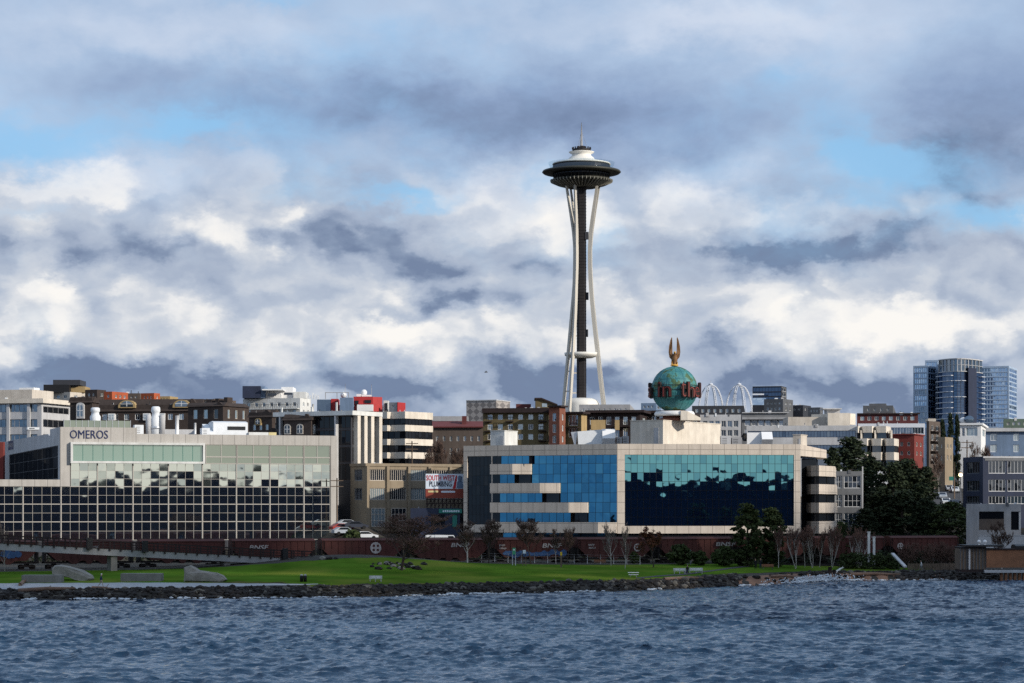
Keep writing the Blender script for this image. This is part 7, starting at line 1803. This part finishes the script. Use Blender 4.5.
# ------------------------------------------------------------------ beach
def log(px0, py0, px1, py1, rad, label, mt='drift', D=None):
    a = ong(px0, py0) if D is None else W3(px0, py0, D); b_ = ong(px1, py1) if D is None else W3(px1, py1, D); q = MB(); m = a.lerp(b_, .5) + Vector((0, 0, .12)); q.tube([a + Vector((0, 0, rad)), m + Vector((0, 0, rad)), b_ + Vector((0, 0, rad))], [rad, rad * .9, rad * .6], 8); q.tube([m, m + Vector((.5, .2, .7))], [rad * .4, rad * .15], 5); single(q, 'driftwood_log', mt, label, 'log', 'driftwood along the shore')
log(18, 593, 75, 591, .3, 'long dark driftwood log on the rocks at the far left'); log(92, 588.5, 118, 591.5, .16, 'thin driftwood branch at the feet of the walking person'); log(664, 581, 703, 580, .28, 'reddish driftwood log on the riprap below the long bench'); log(770, 577.5, 800, 578.5, .22, 'driftwood log at the left end of the beach'); log(836, 573.6, 844, 568.5, .2, 'pale driftwood log propped up on the beach', 'offw'); log(850, 576, 900, 576.5, .28, 'dark driftwood log at the right end of the beach'); log(20, 586.5, 25, 583, .25, 'dark driftwood root standing up at the far left', 'drift')
g = ong(829.5, 575); q = MB(); q.tube([(g.x, g.y, g.z - .2), (g.x + .1, g.y, Z(567, g.y))], [.38, .3], 8); q.tube([(g.x + .8, g.y, g.z - .2), (g.x + .85, g.y, Z(569.5, g.y))], [.3, .25], 8); single(q, 'timber_pile', 'dwood', 'dark broken timber pile standing on the beach', 'pile')
q = MB(); q.bar(W3(892.5, 553.5, 411), W3(905.5, 567, 405), .55, .25); single(q, 'stair_wall', 'lgrey', 'sloping pale concrete stair wall at the end of the hedge', 'stair')
for px, p0, l in ((868.8, 532.5, 'white gate column left of the pair beside the train end'), (874, 537.5, 'shorter white gate column right of the pair beside the train end')): D = 414; c = P(px, D); zb = gzf(c.x, c.y); root = thing('gate_column', l, 'column', (c.x, c.y, zb)); q = MB(); q.box(c.x - .2, c.x + .2, c.y - .2, c.y + .2, zb - .2, Z(p0, D)); q.build('shaft', 'offw', root); q = MB(); q.box(c.x - .28, c.x + .28, c.y - .28, c.y + .28, Z(p0, D) + .003, Z(p0 - .8, D)); q.build('capital', 'offw', root)
def bluff_fence():
    f = Fr(P(908, 412), P(958, 414)); c = f.pt(f.L / 2, 0); root = thing('timber_fence', 'low grey timber fence in front of the reddish shrubs', 'fence', (c[0], c[1], gzf(c[0], c[1]))); q = MB()
    for i in range(24): a = f.L * i / 24; q.fbox(f, a, a + f.L / 24 * .85, gzf(c[0], c[1]) - .1, gzf(c[0], c[1]) + 1.15, 0, .05)
    q.build('board', 'wood', root); q = MB()
    for i in range(7): a = f.L * i / 6; q.fbox(f, a - .07, a + .07, gzf(c[0], c[1]) - .2, gzf(c[0], c[1]) + 1.3, .052, .18)
    q.build('post', 'wood', root)
bluff_fence()
# ------------------------------------------------------------------ waterfront hut
def hut():
    D = 396.0; f = Fr(P(960, D), P(1050, D)); u = f.u; z = lambda p: Z(p, D); root = thing('waterfront_hut', 'flat roofed timber hut on piles at the right edge of the shore', 'hut', (P(1000, D).x, D, -.5))
    q = MB(); q.fbox(f, u(960.3), u(986), z(569.5), z(548.8), -5, -.02); q.build('grey_wall', 'wood', root); q = MB()
    for i in range(9): a = u(960.5) + (u(986) - u(960.5)) * i / 8; q.fbox(f, a - .06, a + .06, z(569.5), z(548.8), 0, .1)
    q.build('batten', 'dgrey', root); q = MB(); q.fbox(f, u(968.4), u(970), z(569.5), z(549), .11, .3); q.build('pale_post', 'lgrey', root)
    q = MB(); q.fbox(f, u(986.2), u(1050), z(567.5), z(549.8), -5, .3); q.build('brown_wall', 'redwood', root); q = MB(); q.fbox(f, u(986), u(1050), z(549.8) + .005, z(548.6), -5.2, .5); q.build('brown_wall_cap', 'dwood', root)
    q = MB(); q.fbox(f, u(961), u(986), z(548.7), z(546.8), -6, .1); q.fbox(f, u(965), u(1003), z(546.7), z(545), -7, 1.0); q.build('flat_roof', 'black', root)
    q = MB(); q.fprism(f, [(.2, z(548.5)), (.2, z(546)), (-1, z(544.6)), (-3, z(544.6)), (-4, z(548.5))], u(1015.5), u(1050)); q.build('curved_roof', 'black', root)
    q = MB(); q.fbox(f, u(983.5), u(1050), z(572.6), z(569.8), -5, .9); q.build('deck', 'lgrey', root); q = MB(); q.fbox(f, u(961), u(983), z(572), z(569.6), -5, .2); q.build('deck_edge', 'dwood', root)
    for i in range(18): q = MB(); a = u(1000) + i * .75; q.fbox(f, a, a + .4, -1.5, z(572.7), -.4, .3); q.build('pile', 'redwood', root)
    for px in (982.5, 988.5): q = MB(); c = f.pt(u(px), 0, -3); q.tube([(c[0], c[1], z(545)), (c[0], c[1], z(543))], .15, 6); q.ball((c[0], c[1], z(542)), .32, 2); q.build('roof_vent', 'white', root)
hut()
# ------------------------------------------------------------------ gull
def gull():
    c = W3(486, 372.2, 420); root = thing('flying_bird', 'small dark bird flying in the sky left of the tall tower', 'bird', tuple(c)); b = MB(); b.tube([c + Vector((-.35, 0, -.02)), c + Vector((-.1, 0, 0)), c + Vector((.2, 0, .02)), c + Vector((.34, 0, .04))], [.02, .09, .08, .03], 8)
    for sg in (-1, 1): b.add([c + Vector((-.12, sg * .05, .03)), c + Vector((.12, sg * .05, .04)), c + Vector((.10, sg * .4, .22)), c + Vector((-.05, sg * .42, .2)), c + Vector((-.05, sg * .8, .06)), c + Vector((-.12, sg * .05, .07)), c + Vector((.12, sg * .05, .08)), c + Vector((.10, sg * .4, .25)), c + Vector((-.05, sg * .42, .23)), c + Vector((-.06, sg * .8, .07))], [(0, 1, 2, 3), (3, 2, 4), (8, 7, 6, 5), (9, 7, 8)])
    b.build('body', 'mgrey', root); root.rotation_euler = (0, 0, 0)
gull()
